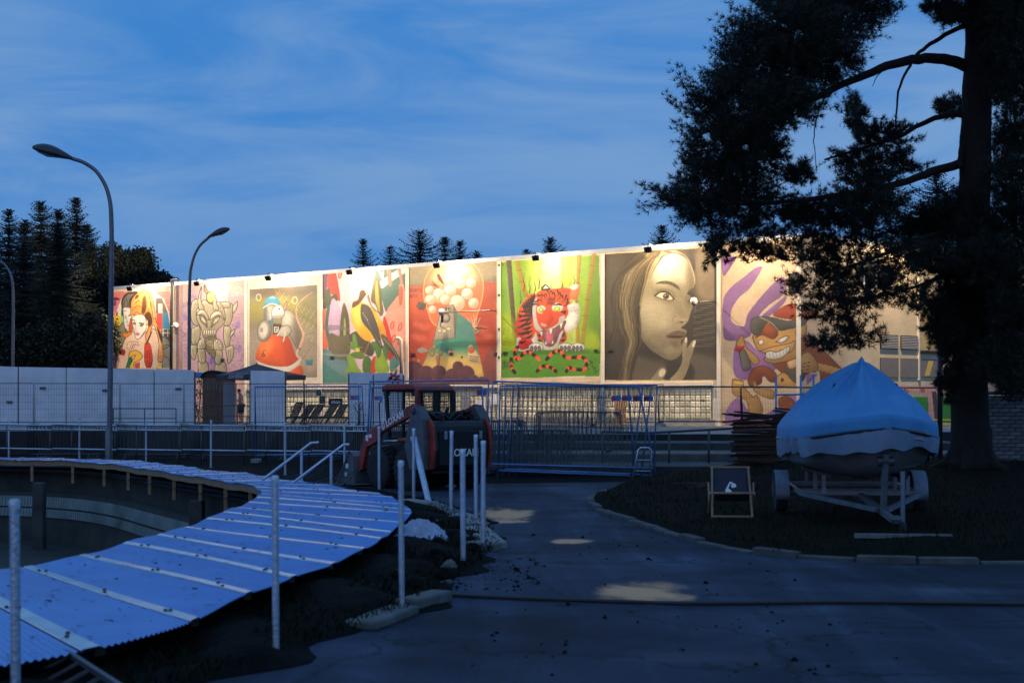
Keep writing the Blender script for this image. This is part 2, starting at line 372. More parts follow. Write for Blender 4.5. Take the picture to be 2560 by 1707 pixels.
for i in range(9000):
    Y = 4.5 + rs.random() ** .8 * 20; xo = np.interp(Y, OUT_C[:440, 1], OUT_C[:440, 0]) - .1; xe = pole_x(Y) + .1; x = xo + (xe - xo) * rs.random()
    h = rs.uniform(.02, .085); a = rs.uniform(0, 6.28); w = rs.uniform(.004, .010); lx, ly = math.cos(a) * h * .8, math.sin(a) * h * .8
    z = .04; m.add([(x - w * math.sin(a), Y + w * math.cos(a), z), (x + w * math.sin(a), Y - w * math.cos(a), z), (x + lx * .6 + w * .8 * math.sin(a), Y + ly * .6, z + h * .8), (x + lx, Y + ly, z + h)], [(0, 1, 2, 3)])
wd = m.build('weeds', mat('weeds', (.008, .012, .005), .8, 0, .5, 3, spec=.15)); tag(wd, 'low dark weeds growing in the soil beside the walkway', 'weeds', kind='stuff')

# ------------------------------------------------------------------ terrace and steps in front of the building
TERR = mat('terrace_paving', (.26, .24, .21), .85, 0, .25, 1.2, .4, 14)
m = MB(); m.prism([(-60, 49), (-3.2, 49), (-3.2, 43), (13, 43), (13, 47), (60, 47), (60, 150), (-60, 150)], -.3, .82); tag(m.build('terrace', TERR), kind='structure')
for i, (y0, z) in enumerate(((40, .62), (37, .415), (34, .21))):
    m = MB(); m.box((4.9, y0 + 1.5 - .0015, z / 2 - .1), (16.2, 2.997, z + .2)); tag(m.build('step', STEPC if i != 1 else OLDCONC, bevel=.02), kind='structure')

DARKW = mat('darkened_retaining_wall', (.022, .022, .024), .9, 0, .5, 1.2, .4, 10)  # dark facing added over the terrace front to keep it dark
for (x0, x1, y) in ((-60, -3.2, 48.97), (-3.2, 13.0, 42.97), (13.0, 60, 46.97)): m = MB(); m.box(((x0 + x1) / 2, y - .02, .36), (x1 - x0 - .01, .1, .9)); tag(m.build('retaining_wall', DARKW), kind='structure')
m = MB(); m.add([(-40, 41.2, .004), (-14, 40.4, .004), (-9, 37.4, .004), (-5.4, 31.5, .004), (-2.2, 29.6, .004), (3.4, 31.2, .004), (4.5, 33.97, .004), (-3.22, 33.97, .004), (-3.22, 48.9, .004), (-40, 48.9, .004)], [tuple(range(10))]); tag(m.build('dark_ground_sheet', SOIL), kind='structure')  # dark sheet added over the asphalt to darken the ground here
# ------------------------------------------------------------------ grass island with kerb stones
KERB = [(3.6, 31.2), (2.6, 29.3), (1.75, 26.6), (1.36, 24.6), (1.33, 23.0), (1.45, 21.4), (1.76, 19.4), (2.08, 17.5), (2.42, 16.2), (2.9, 15.35), (3.5, 14.9), (4.3, 14.66), (5.3, 14.58), (6.8, 14.5), (9, 14.4), (13, 14.3), (18, 14.2)]
KC = np.array(spline(KERB, 12)); KA = np.concatenate([[0], np.cumsum(np.linalg.norm(np.diff(KC, axis=0), axis=1))])
def kpt(s): return np.array([np.interp(s, KA, KC[:, 0]), np.interp(s, KA, KC[:, 1])])
def sst(t): t = max(0, min(1, t)); return t * t * (3 - 2 * t)
def gh(x, y): return .10 + .36 * sst((y - 19) / 11) * sst((x - 3) / 5) + .02 * math.sin(x * 2.1 + y) + .015 * math.sin(x * 4.3 - y * 2.7)
GRASSG = mat('grass_ground', (.004, .0045, .002), .95, 0, .5, 2.5, .8, 20, col2=(.014, .013, .007), spec=.05)
BACK = [(3.7, 33.0), (4.2, 33.4), (5, 33.9), (6.2, 34), (8, 34), (10, 34), (13, 34), (18, 34)]
BC = np.array(spline(BACK, 12)); rows = []
for i in range(90):
    t = i / 89; a = kpt(KA[-1] * t); b = np.array([np.interp(t, np.linspace(0, 1, len(BC)), BC[:, 0]), np.interp(t, np.linspace(0, 1, len(BC)), BC[:, 1])]); row = []
    for j in range(26):
        q = a + (b - a) * (j / 25); row.append((q[0], q[1], gh(*q) if j else -.03))
    rows.append(row)
m = MB(); m.grid(rows); tag(m.build('grass_island', GRASSG, smooth=True), kind='structure')
kerb = tag(bpy.data.objects.new('kerb', None), kind='structure'); COL.objects.link(kerb)
s = 0.0; KST = mat('kerb_stone', (.085, .085, .08), .9, 0, .4, 4, .6, 25)
while s < KA[-1] - .9:
    ln = .62; a = kpt(s + .012); b = kpt(s + ln - .012); dz = -.045 + rs.uniform(-.045, .012)
    m = MB(); m.beam((a[0], a[1], .04 + dz), (b[0], b[1], .04 + dz + rs.uniform(-.01, .01)), .13, .15); m.build('kerb_stone', KST, kerb, bevel=.015); s += ln
# grass tufts on the island
m = MB(); rg = random.Random(11)
def in_island(x, y):
    xe = np.interp(y, KC[:100, 1][::-1], KC[:100, 0][::-1]); return x > xe + .12
for i in range(16000):
    x = rg.uniform(1.3, 11); y = rg.uniform(14.8, 32)
    if not in_island(x, y): continue
    z = gh(x, y) - .01; h = rg.uniform(.03, .10); a = rg.uniform(0, 6.28); w = .006; c, sn = math.cos(a), math.sin(a)
    m.add([(x - w * sn, y + w * c, z), (x + w * sn, y - w * c, z), (x + c * h * .5, y + sn * h * .5, z + h)], [(0, 1, 2)])
tag(m.build('grass', mat('grass', (.010, .0115, .005), .9, 0, .6, 1.2, spec=.05)), 'short dry grass growing on the raised island under the boat', 'grass', kind='stuff')
# ------------------------------------------------------------------ broken kerb slabs on the left edge of the road
lk = tag(bpy.data.objects.new('kerb', None), kind='structure'); COL.objects.link(lk)
for (x0, y0, x1, y1, w, h) in ((900, 1575, 1010, 1530, .26, .07), (1015, 1528, 1105, 1500, .2, .1), (1188, 1330, 1236, 1372, .3, .09), (1150, 1298, 1200, 1325, .3, .1), (1085, 1272, 1150, 1297, .26, .1), (1010, 1268, 1080, 1275, .3, .14), (1180, 1372, 1235, 1378, .24, .1)):
    a = gnd(x0, y0); b = gnd(x1, y1); m = MB(); m.beam((a.x, a.y, h / 2), (b.x, b.y, h / 2 - .01), w, h); m.build('kerb_slab', OLDCONC if w < .29 else CONC, lk, bevel=.02)
m = MB()
for i in range(420):
    px = rs.uniform(1100, 2300); py = rs.uniform(1290, 1690)
    if px < 1180: py = rs.uniform(1380, 1480)
    if rs.random() < .6: px = 1090 + rs.random() ** 2 * 260; py = rs.uniform(1395, 1480)
    p = gnd(px, py)
    if in_island(p.x, p.y) and p.y < 31: continue
    r = rs.uniform(.006, .03) * (1.2 if rs.random() < .2 else .7); v = [(p.x + r * rs.uniform(.5, 1.2) * math.cos(a), p.y + r * rs.uniform(.5, 1.2) * math.sin(a), .003) for a in (0, 1.3, 2.5, 3.8, 5.1)]
    m.add(v + [(p.x, p.y, r * .9)], [(i2, (i2 + 1) % 5, 5) for i2 in range(5)])
tag(m.build('gravel', SOIL), 'small dark stones and clods scattered on the asphalt', 'gravel', kind='stuff')
# ------------------------------------------------------------------ the mural building
WP0 = np.array((-19.9, 83.5)); WD = np.array((29.04, -21.0)); WD /= np.linalg.norm(WD); WN = np.array((WD[1], -WD[0]))   # along the front, outward normal
if WN[1] > 0: WN = -WN
def s_of(px):
    r = (px - 1280) / F; return (r * WP0[1] - WP0[0]) / (WD[0] - r * WD[1])
def wall_px(px, py):
    s = s_of(px); Y = WP0[1] + s * WD[1]; return s, EYE - (py - HZ) / F * Y
def W3(s, z, out=0.0): p = WP0 + WD * s + WN * out; return Vector((p[0], p[1], z))
def px_of(s, z, out=0.0):
    p = WP0 + WD * s + WN * out; return 1280 + p[0] / p[1] * F, HZ - (z - EYE) / p[1] * F
ROOF = 8.92; BASE = .82; MUR0 = 2.62
S_L, S_R = s_of(283), s_of(2000)

# ---- a small paint box: pictures are brushed in crop pixels of the wall and stored as paint colour per wall vertex
def blur(a, r):
    r = int(round(r))
    if r < 1: return a
    for ax in (0, 1):
        for _ in range(2):
            p = np.pad(a, [(r + 1, r) if k == ax else (0, 0) for k in range(2)], mode='edge'); c = np.cumsum(p, axis=ax)
            sl1 = [slice(None)] * 2; sl2 = [slice(None)] * 2; sl1[ax] = slice(2 * r + 1, None); sl2[ax] = slice(0, -(2 * r + 1))
            a = (c[tuple(sl1)] - c[tuple(sl2)]) / (2 * r + 1)
    return a
class Paint:
    def __init__(s, ox, oy, sc, x0, y0, x1, y1, bg, q=None):
        """ox,oy,sc: photo = o + crop/sc ; x0..y1: crop window ; q canvas px per crop px"""
        q = q or 1.9 / sc; s.o = (ox, oy, sc); s.x0, s.y0, s.q = x0, y0, q; s.w, s.h = int((x1 - x0) * q) + 1, int((y1 - y0) * q) + 1
        s.a = np.empty((s.h, s.w, 3)); s.a[:] = np.array(bg) / 255.; s.rng = np.random.RandomState(int(abs(ox) + x0))
        s.X, s.Y = np.meshgrid(np.arange(s.w), np.arange(s.h))
    def T(s, pts): return np.array([((x - s.x0) * s.q, (y - s.y0) * s.q) for x, y in pts])
    def put(s, m, col, a=1.0):
        ry = np.flatnonzero(m.any(1)); rx = np.flatnonzero(m.any(0))
        if not len(ry): return
        sl = (slice(ry[0], ry[-1] + 1), slice(rx[0], rx[-1] + 1)); m = np.clip(m[sl] * a, 0, 1)[..., None]; s.a[sl] = s.a[sl] * (1 - m) + np.array(col) / 255. * m
    def mask(s, pts, sm=True):
        P = s.T(pts)
        if sm and len(P) > 3:
            Q = np.vstack([P[-2:], P, P[:2]]); o = []
            for i in range(2, len(Q) - 2):
                a, b, c, d = Q[i - 1], Q[i], Q[(i + 1)], Q[min(i + 2, len(Q) - 1)]
                for t in (0, .2, .4, .6, .8): o.append(.5 * (2 * b + (c - a) * t + (2 * a - 5 * b + 4 * c - d) * t * t + (3 * b - a - 3 * c + d) * t ** 3))
            P = np.array(o)
        M = np.zeros((s.h, s.w)); y0 = max(0, int(P[:, 1].min()) - 1); y1 = min(s.h, int(P[:, 1].max()) + 2); x0 = max(0, int(P[:, 0].min()) - 1); x1 = min(s.w, int(P[:, 0].max()) + 2)
        if y1 <= y0 or x1 <= x0: return M
        X, Y = s.X[y0:y1, x0:x1], s.Y[y0:y1, x0:x1]; ins = np.zeros(X.shape, bool); n = len(P)
        for i in range(n):
            xa, ya = P[i]; xb, yb = P[(i + 1) % n]
            if abs(yb - ya) < 1e-9: continue
            ins ^= ((ya > Y) != (yb > Y)) & (X < (xb - xa) * (Y - ya) / (yb - ya) + xa)
        M[y0:y1, x0:x1] = ins; return M
    def P(s, pts, col, a=1.0, soft=0, sm=True, line=None, lw=4):
        m = s.mask(pts, sm); s.put(blur(m, soft * s.q) if soft else m, col, a)
        v = getattr(s, 'vol', 0)
        if v and not soft and a > .9:                    # spray-can modelling: darker rim below right, paler upper left
            ry = np.flatnonzero(m.any(1)); rx = np.flatnonzero(m.any(0))
            if len(ry) > 8 and len(rx) > 8:
                g = max(2, int(min(len(ry), len(rx)) * .22)); sl = (slice(max(0, ry[0] - g), ry[-1] + g), slice(max(0, rx[0] - g), rx[-1] + g)); mm_ = m[sl]; e = blur(mm_, g)
                sh = np.roll(np.roll(e, -max(1, g // 2), 0), -max(1, g // 2), 1); d_ = np.zeros_like(m); d_[sl] = np.clip((1 - sh) * mm_, 0, 1); c0 = np.array(col, float); s.put(d_, tuple(c0 * .35), v)
                hi = np.roll(np.roll(e, max(1, g // 2), 0), max(1, g // 2), 1); d_ = np.zeros_like(m); d_[sl] = np.clip((1 - hi) * mm_, 0, 1) * .5; s.put(d_, tuple(255 - (255 - c0) * .6), v)
        if line is not None: s.L(list(pts) + [pts[0]], line, lw, sm=sm)
        return m
    def L(s, pts, col, w=4, a=1.0, soft=0, sm=True, taper=False):
        P = np.array(spline(pts, 6)) if sm and len(pts) > 2 else np.array(pts, float); P = s.T(P); r = max(.6, w * s.q / 2); D = np.full((s.h, s.w), 9.)
        n = len(P) - 1
        for i in range(n):
            rr = r * ((1 - .85 * i / n) if taper else 1); p, q = P[i], P[i + 1]
            y0 = max(0, int(min(p[1], q[1]) - r - 2)); y1 = min(s.h, int(max(p[1], q[1]) + r + 3)); x0 = max(0, int(min(p[0], q[0]) - r - 2)); x1 = min(s.w, int(max(p[0], q[0]) + r + 3))
            if y1 <= y0 or x1 <= x0: continue
            X, Y = s.X[y0:y1, x0:x1], s.Y[y0:y1, x0:x1]; d = q - p; t = np.clip(((X - p[0]) * d[0] + (Y - p[1]) * d[1]) / max(1e-9, d @ d), 0, 1)
            D[y0:y1, x0:x1] = np.minimum(D[y0:y1, x0:x1], np.hypot(X - p[0] - t * d[0], Y - p[1] - t * d[1]) - rr)
        m = np.clip(.5 - D, 0, 1); s.put(blur(m, soft * s.q) if soft else m, col, a)
    def E(s, cx, cy, rx, ry, col, a=1.0, rot=0, soft=0, line=None, lw=4):
        c, sn = math.cos(R(rot)), math.sin(R(rot)); pts = [(cx + rx * math.cos(t) * c - ry * math.sin(t) * sn, cy + rx * math.cos(t) * sn + ry * math.sin(t) * c) for t in np.linspace(0, 6.2832, 24, endpoint=False)]
        return s.P(pts, col, a, soft, False, line, lw)
    def rect(s, x0, y0, x1, y1, col, a=1.0, soft=0): return s.P([(x0, y0), (x1, y0), (x1, y1), (x0, y1)], col, a, soft, False)
    def shade(s, m, pts, col, a=.6, soft=20, sm=True):
        """airbrush inside mask m"""
        k = blur(s.mask(pts, sm), soft * s.q); s.put(m * k, col, a)
    def grad(s, m, ya, yb, col):
        t = np.clip((s.Y - (ya - s.y0) * s.q) / ((yb - ya) * s.q), 0, 1); s.put(m * t, col)
    def grain(s, amt=.06, sc=3):
        n = s.rng.rand(s.h // sc + 2, s.w // sc + 2); n = np.kron(n, np.ones((sc, sc)))[:s.h, :s.w]; n = blur(n, 1)
        s.a *= (1 + amt * (n - .5) * 2)[..., None]
    def text(s, txt, x, y, h, col, w=3, slant=0.0):
        for ch in txt:
            for pl in STROKES.get(ch, []): s.L([(x + (px * .62 + slant * (1 - py)) * h, y + py * h) for px, py in pl], col, w, sm=False)
            x += h * .8
    def scribble(s, x0, y0, x1, y1, n, col, w=2, a=.6):
        for i in range(n):
            x, y = s.rng.uniform(x0, x1), s.rng.uniform(y0, y1); pts = [(x, y)]
            for k in range(5): x += s.rng.uniform(-14, 20); y += s.rng.uniform(-18, 18); pts.append((x, y))
            s.L(pts, col, w, a)
    def sample(s, px, py):
        x = ((px - s.o[0]) * s.o[2] - s.x0) * s.q; y = ((py - s.o[1]) * s.o[2] - s.y0) * s.q; a = s.a
        x = np.clip(x, 0, s.w - 1.001); y = np.clip(y, 0, s.h - 1.001); i, j = x.astype(int), y.astype(int); u, v = (x - i)[..., None], (y - j)[..., None]
        return (a[j, i] * (1 - u) + a[j, i + 1] * u) * (1 - v) + (a[j + 1, i] * (1 - u) + a[j + 1, i + 1] * u) * v
STROKES = {'B': [[(0, 1), (0, 0), (.8, .1), (.8, .4), (0, .5), (.9, .6), (.9, .9), (0, 1)]], 'O': [[(.1, 0), (.9, 0), (.9, 1), (.1, 1), (.1, 0)]], 'R': [[(0, 1), (0, 0), (.9, 0), (.9, .5), (0, .5), (.9, 1)]],
           'I': [[(.5, 0), (.5, 1)]], 'S': [[(.9, 0), (.1, 0), (.1, .5), (.9, .5), (.9, 1), (.1, 1)]], 'A': [[(0, 1), (.2, 0), (.8, 0), (1, 1)], [(.1, .6), (.9, .6)]], 'X': [[(0, 0), (1, 1)], [(1, 0), (0, 1)]],
           'H': [[(0, 0), (0, 1)], [(1, 0), (1, 1)], [(0, .5), (1, .5)]], 'M': [[(0, 1), (0, 0), (.5, .5), (1, 0), (1, 1)]], 'G': [[(.9, .1), (.1, 0), (.1, 1), (.9, 1), (.9, .5), (.5, .5)]], 'U': [[(0, 0), (0, 1), (1, 1), (1, 0)]],
           'T': [[(0, 0), (1, 0)], [(.5, 0), (.5, 1)]], 'E': [[(.9, 0), (0, 0), (0, 1), (.9, 1)], [(0, .5), (.7, .5)]], 'L': [[(0, 0), (0, 1), (.9, 1)]], 'N': [[(0, 1), (0, 0), (1, 1), (1, 0)]], 'D': [[(0, 0), (.7, 0), (1, .4), (1, .7), (.7, 1), (0, 1), (0, 0)]]}
K = (38, 32, 28)                                   # outline paint
PAINTS = {}
# ---- 1: pop-art couple (crop 280,700 scale 6.819)
p = Paint(280, 700, 6.819, 0, 0, 1091, 1530, (222, 205, 185)); 
p.rect(0, 195, 1040, 1500, (214, 128, 120)); p.rect(0, 0, 1040, 195, (208, 190, 160))
for y in (330, 440, 560): p.L([(0, y), (1040, y - 20)], (232, 170, 160), 10)
p.P([(10, 350), (40, 300), (90, 300), (140, 335)], (120, 60, 30), sm=True); p.rect(15, 360, 70, 440, (120, 70, 130))
p.P([(20, 1500), (15, 800), (60, 600), (160, 340), (400, 160), (700, 190), (880, 330), (960, 540), (1000, 800), (1000, 1500)], (228, 214, 196), sm=False, line=(240, 230, 215), lw=14)
p.rect(25, 610, 150, 840, (240, 196, 40)); p.rect(150, 600, 215, 800, (150, 205, 150)); p.P([(60, 610), (95, 520), (95, 610)], K, sm=False)
p.rect(750, 310, 860, 570, (120, 100, 84)); p.rect(785, 405, 860, 568, (225, 215, 200)); p.P([(860, 340), (900, 420), (950, 560), (860, 560)], (130, 105, 80), sm=False)
p.rect(755, 565, 860, 845, (226, 84, 66)); p.P([(860, 555), (950, 555), (998, 835), (860, 835)], (70, 150, 180), sm=False); p.rect(840, 840, 1000, 1060, (92, 78, 66))
for pts in ([(870, 840), (870, 960)], [(950, 840), (950, 960)], [(840, 900), (1000, 900)]): p.L(pts, (230, 220, 205), 14)
m = p.P([(10, 960), (80, 850), (200, 720), (260, 880), (300, 1000), (160, 1120), (120, 1200), (60, 1500), (10, 1500)], (148, 140, 122), line=K, lw=8)
for pts in ([(30, 1000), (100, 1080), (20, 1120)], [(60, 930), (150, 1000)], [(100, 1130), (160, 1090)]): p.L(pts, K, 7)
p.P([(860, 960), (960, 1020), (990, 1150), (1020, 1250), (985, 1400), (960, 1500), (860, 1500), (850, 1200)], (150, 142, 124), line=K, lw=9)
for pts in ([(870, 1180), (960, 1130), (940, 1100), (870, 1130)], [(880, 1300), (960, 1330), (985, 1400)]): p.L(pts, K, 10)
p.P([(190, 470), (320, 470), (320, 860), (240, 850), (200, 720)], (226, 214, 198), line=K, lw=6)                       # man's face
p.P([(165, 470), (160, 360), (230, 240), (330, 205), (440, 215), (330, 420), (310, 470), (185, 470), (190, 600), (160, 590)], (84, 76, 66), line=K, lw=6)
for x in (200, 225, 250, 275): p.L([(x, 470), (x + 8, 330), (x + 90, 240)], (190, 180, 160), 6)
p.L([(200, 525), (245, 530)], K, 9); p.E(222, 625, 22, 26, (240, 235, 225), line=K, lw=5); p.E(226, 630, 9, 12, K); p.L([(245, 650), (260, 715), (240, 720)], K, 5); p.E(275, 770, 16, 26, (214, 170, 150))
p.P([(225, 870), (235, 820), (260, 865)], K, sm=False)
SK = (236, 200, 172)
p.P([(480, 990), (330, 870), (220, 1010), (160, 1180), (80, 1500), (760, 1500), (800, 1200), (790, 960), (700, 830), (560, 900)], SK, line=K, lw=8)   # shoulders and arms
p.P([(560, 1080), (640, 1080), (680, 1230), (690, 1380), (650, 1500), (590, 1500), (550, 1340)], (214, 74, 40), line=K, lw=6)
for x in (580, 610, 640, 665): p.L([(x, 1240), (x - 6, 1340)], K, 6); p.L([(x, 1390), (x + 5, 1480)], K, 6)
p.L([(560, 1390), (690, 1350)], K, 6); p.L([(580, 1230), (665, 1190)], K, 6)
HR = (236, 160, 86); HD = (70, 44, 28)
p.P([(345, 600), (280, 610), (320, 560), (315, 450), (340, 330), (420, 230), (540, 170), (640, 200), (700, 330), (730, 520), (750, 700), (840, 900), (850, 1080), (880, 1300), (830, 1400), (780, 1360), (800, 1100), (760, 900), (700, 760), (640, 960), (600, 1090), (570, 950), (620, 800), (560, 610), (450, 590)], HR, line=HD, lw=8)
p.P([(520, 330), (570, 260), (590, 420), (560, 560), (510, 560)], HD, .75, 6); p.P([(420, 250), (470, 280), (440, 330), (390, 320)], HD, .7, 5); p.P([(560, 600), (640, 540), (690, 700), (640, 800), (600, 690)], HD, .8, 4)
for pts in ([(330, 470), (400, 380), (470, 350)], [(340, 520), (430, 440), (510, 480), (500, 560)], [(360, 590), (420, 545), (480, 580)], [(600, 200), (670, 420), (700, 640), (760, 650)], [(640, 250), (650, 450), (560, 590)]): p.L(pts, HD, 8)
for pts in ([(350, 440), (420, 330), (520, 250)], [(560, 220), (620, 330), (640, 480)], [(690, 480), (720, 640)], [(730, 740), (800, 900), (820, 1200)], [(640, 900), (600, 1030)]): p.L(pts, (250, 214, 160), 12, .8)
p.P([(760, 780), (850, 960), (850, 1080), (800, 960)], HD); p.P([(690, 860), (620, 1040), (590, 1060), (640, 930)], HD)
for y in (1290, 1330, 1370): p.L([(780, y), (820, y + 25), (870, y - 10)], HD, 6)
p.P([(180, 880), (260, 900), (300, 860), (340, 900), (230, 980), (190, 940)], (236, 150, 50), line=K, lw=6); p.P([(310, 660), (350, 700), (350, 850), (290, 890), (290, 800)], (214, 100, 50), line=K, lw=5)
p.P([(345, 640), (420, 590), (540, 600), (580, 700), (580, 830), (540, 900), (460, 1000), (400, 985), (380, 860), (345, 760)], (244, 224, 206), line=K, lw=7)  # woman's face
p.L([(350, 680), (390, 690)], K, 12); p.L([(470, 735), (545, 742)], K, 15); p.E(382, 740, 24, 24, (160, 176, 170), line=K, lw=6); p.E(378, 738, 9, 10, K); p.E(500, 775, 26, 18, (160, 176, 170), line=K, lw=6); p.E(495, 775, 10, 10, K); p.L([(470, 720), (520, 770), (540, 740)], K, 10)
p.L([(400, 770), (405, 850), (430, 868)], K, 4, .6); p.E(432, 920, 34, 26, (214, 140, 130), line=(120, 60, 50), lw=4); p.E(596, 720, 18, 46, SK, line=K, lw=5); p.E(592, 800, 16, 22, (240, 210, 90))
p.P([(110, 1250), (130, 1180), (220, 1200), (200, 1280)], (190, 60, 40), line=K, lw=8); p.P([(130, 1200), (160, 1230), (150, 1270), (115, 1240)], K)
p.P([(250, 1150), (280, 1060), (420, 1050), (450, 1120), (380, 1100), (330, 1180), (270, 1180)], SK, line=K, lw=5)
for x in (300, 330, 365): p.L([(x + 40, 1070), (x, 1170)], K, 4)
p.P([(300, 1220), (420, 1200), (520, 1290), (460, 1370), (370, 1420), (380, 1500), (300, 1500), (320, 1420), (400, 1280), (290, 1320)], (240, 186, 70), line=K, lw=9)
p.P([(290, 1320), (350, 1330), (290, 1500), (230, 1500)], (40, 130, 96), sm=False, line=K, lw=6); p.P([(390, 1430), (470, 1400), (470, 1500), (400, 1500)], (214, 80, 50), sm=False, line=K, lw=5)
p.P([(0, 1290), (90, 1260), (90, 1340), (50, 1500), (0, 1500)], (170, 110, 170)); p.rect(770, 1440, 850, 1520, (240, 200, 60)); p.rect(0, 1500, 1091, 2400, (206, 180, 158)); PAINTS[0] = p
# ---- 2: armoured figure (crop 440,690 scale 6.533)
p = Paint(440, 690, 6.533, -60, -20, 1176, 2220, (196, 158, 150)); p.vol = 0.35; p.rect(-60, -20, 110, 2500, (168, 132, 128))
m = np.ones((p.h, p.w)); p.shade(m, [(150, 300), (1100, 300), (1100, 1500), (150, 1500)], (176, 140, 158), .6, 60)
p.scribble(90, 400, 220, 1500, 120, (96, 70, 110), 3, .5); p.scribble(900, 600, 1100, 1500, 150, (96, 66, 120), 3, .5); p.scribble(560, 1300, 640, 1560, 40, (90, 70, 170), 5, .6)
for (x, y, r) in ((270, 330, 26), (320, 350, 22), (150, 680, 40), (590, 1380, 50), (950, 970, 26), (260, 800, 30), (1010, 800, 46), (1030, 1190, 40)): p.E(x, y, r, r * 1.3, (104, 84, 178), .45, soft=10)
p.scribble(900, 190, 1080, 340, 40, (232, 205, 180), 5, .7)
AR = (206, 194, 164); SH = (112, 98, 72)
def part(pts, col=AR, sm=True, lw=9): m = p.P(pts, col, line=(34, 28, 20), lw=lw + 3, sm=sm); p.shade(m, [(x + 26, y + 34) for x, y in pts], (132, 118, 90), .6, 16, sm); return m
part([(240, 560), (250, 470), (280, 400), (370, 410), (370, 780), (290, 790), (245, 690)]); part([(930, 500), (900, 450), (790, 500), (780, 780), (880, 790), (920, 650)])
part([(200, 410), (190, 470), (215, 520), (240, 520)]); part([(930, 490), (1005, 415), (990, 530), (930, 610)])
part([(700, 430), (860, 430), (880, 510), (760, 510)]); part([(250, 860), (380, 820), (390, 1010), (330, 1110), (255, 1100)]); part([(780, 820), (880, 830), (900, 940), (860, 1150), (800, 1120), (775, 960)])
part([(890, 920), (960, 860), (940, 940), (880, 1000)]); part([(240, 1130), (340, 1130), (330, 1280), (300, 1370), (240, 1290)]); part([(810, 1170), (930, 1140), (935, 1300), (860, 1430), (830, 1300)])
for pts in ([(860, 1200), (850, 1380)], [(890, 1220), (880, 1390)], [(270, 1200), (290, 1330)]): p.L(pts, SH, 8)
part([(355, 1390), (480, 1390), (530, 1480), (510, 1700), (380, 1700)]); part([(640, 1400), (780, 1400), (820, 1500), (800, 1700), (640, 1700)])
part([(350, 1190), (460, 1190), (480, 1400), (380, 1400)]); part([(630, 1210), (750, 1210), (740, 1420), (640, 1420)])
part([(480, 1060), (640, 1040), (640, 1320), (560, 1290), (490, 1190)], (150, 136, 106))
for y in (1110, 1160, 1210, 1260): p.L([(490, y - 40), (560, y), (640, y)], SH, 9)
part([(345, 1190), (360, 1080), (430, 1020), (490, 1130), (460, 1190)]); part([(610, 1200), (620, 1050), (690, 1030), (760, 1110), (750, 1210)])
for (x, y) in ((395, 1110), (660, 1060), (715, 1140), (440, 1030)): p.E(x, y, 20, 26, AR, line=SH, lw=7)
part([(330, 560), (440, 400), (520, 420), (600, 470), (700, 420), (790, 560), (790, 760), (660, 900), (640, 1050), (540, 1020), (460, 1030), (420, 880), (340, 700)])
part([(325, 640), (380, 560), (470, 570), (530, 680), (520, 720), (440, 630)], (222, 212, 184)); part([(550, 720), (570, 640), (640, 580), (730, 590), (790, 720), (700, 640)], (222, 212, 184))
p.P([(380, 640), (440, 650), (500, 730), (510, 850), (470, 800), (400, 730)], SH, line=(60, 48, 34), lw=7); p.P([(410, 670), (450, 690), (490, 770), (440, 740)], (214, 200, 170))
p.P([(720, 650), (660, 660), (590, 740), (570, 850), (620, 800), (690, 740)], SH, line=(60, 48, 34), lw=7); p.P([(700, 680), (650, 700), (600, 780), (660, 750)], (214, 200, 170))
p.L([(535, 830), (530, 880)], SH, 8); p.L([(552, 830), (556, 880)], SH, 8)
for x in range(450, 650, 34): p.P([(x, 880), (x + 16, 1010), (x + 30, 880)], (226, 216, 190), sm=False, line=(60, 48, 34), lw=6)
for x in range(470, 650, 34): p.P([(x, 1030), (x + 14, 950), (x + 28, 1030)], (90, 76, 54), sm=False)
part([(370, 540), (360, 380), (415, 170), (405, 380), (460, 540)]); part([(620, 560), (600, 440), (640, 310), (660, 440), (700, 540)]); part([(500, 300), (460, 230), (468, 140), (520, 260)], (130, 112, 84))
p.E(560, 350, 66, 105, (96, 82, 60), line=(60, 48, 34), lw=8); p.E(568, 345, 56, 80, (222, 222, 96), line=(130, 130, 40), lw=5); p.E(545, 330, 18, 18, (240, 240, 150), line=(120, 120, 40), lw=4); p.E(592, 325, 20, 20, (240, 240, 150), line=(120, 120, 40), lw=4); p.L([(540, 385), (580, 382)], (110, 110, 40), 5)
for x in (700, 740, 790, 830): p.L([(x, 420), (x + 6, 280), (x + 30, 180)], (232, 222, 206), 14, .5, 4)

for i in range(90):                                       # hatching inside the armour plates
    x, y = p.rng.uniform(250, 900), p.rng.uniform(430, 1680); q = p.a[int((y - p.y0) * p.q), int((x - p.x0) * p.q)]
    if abs(q[0] - q[1]) < .07 and q.mean() > .35: l = p.rng.uniform(25, 70); p.L([(x, y), (x + p.rng.uniform(-12, 12), y + l)], (64, 54, 38), 5, .7); p.L([(x + 14, y + 4), (x + 14 + p.rng.uniform(-8, 8), y + l * .8)], (226, 216, 188), 5, .6)
p.rect(-60, 1760, 1176, 2500, (196, 160, 152)); p.text('ARO', 850, 2120, 60, (150, 110, 130), 4); PAINTS[1] = p
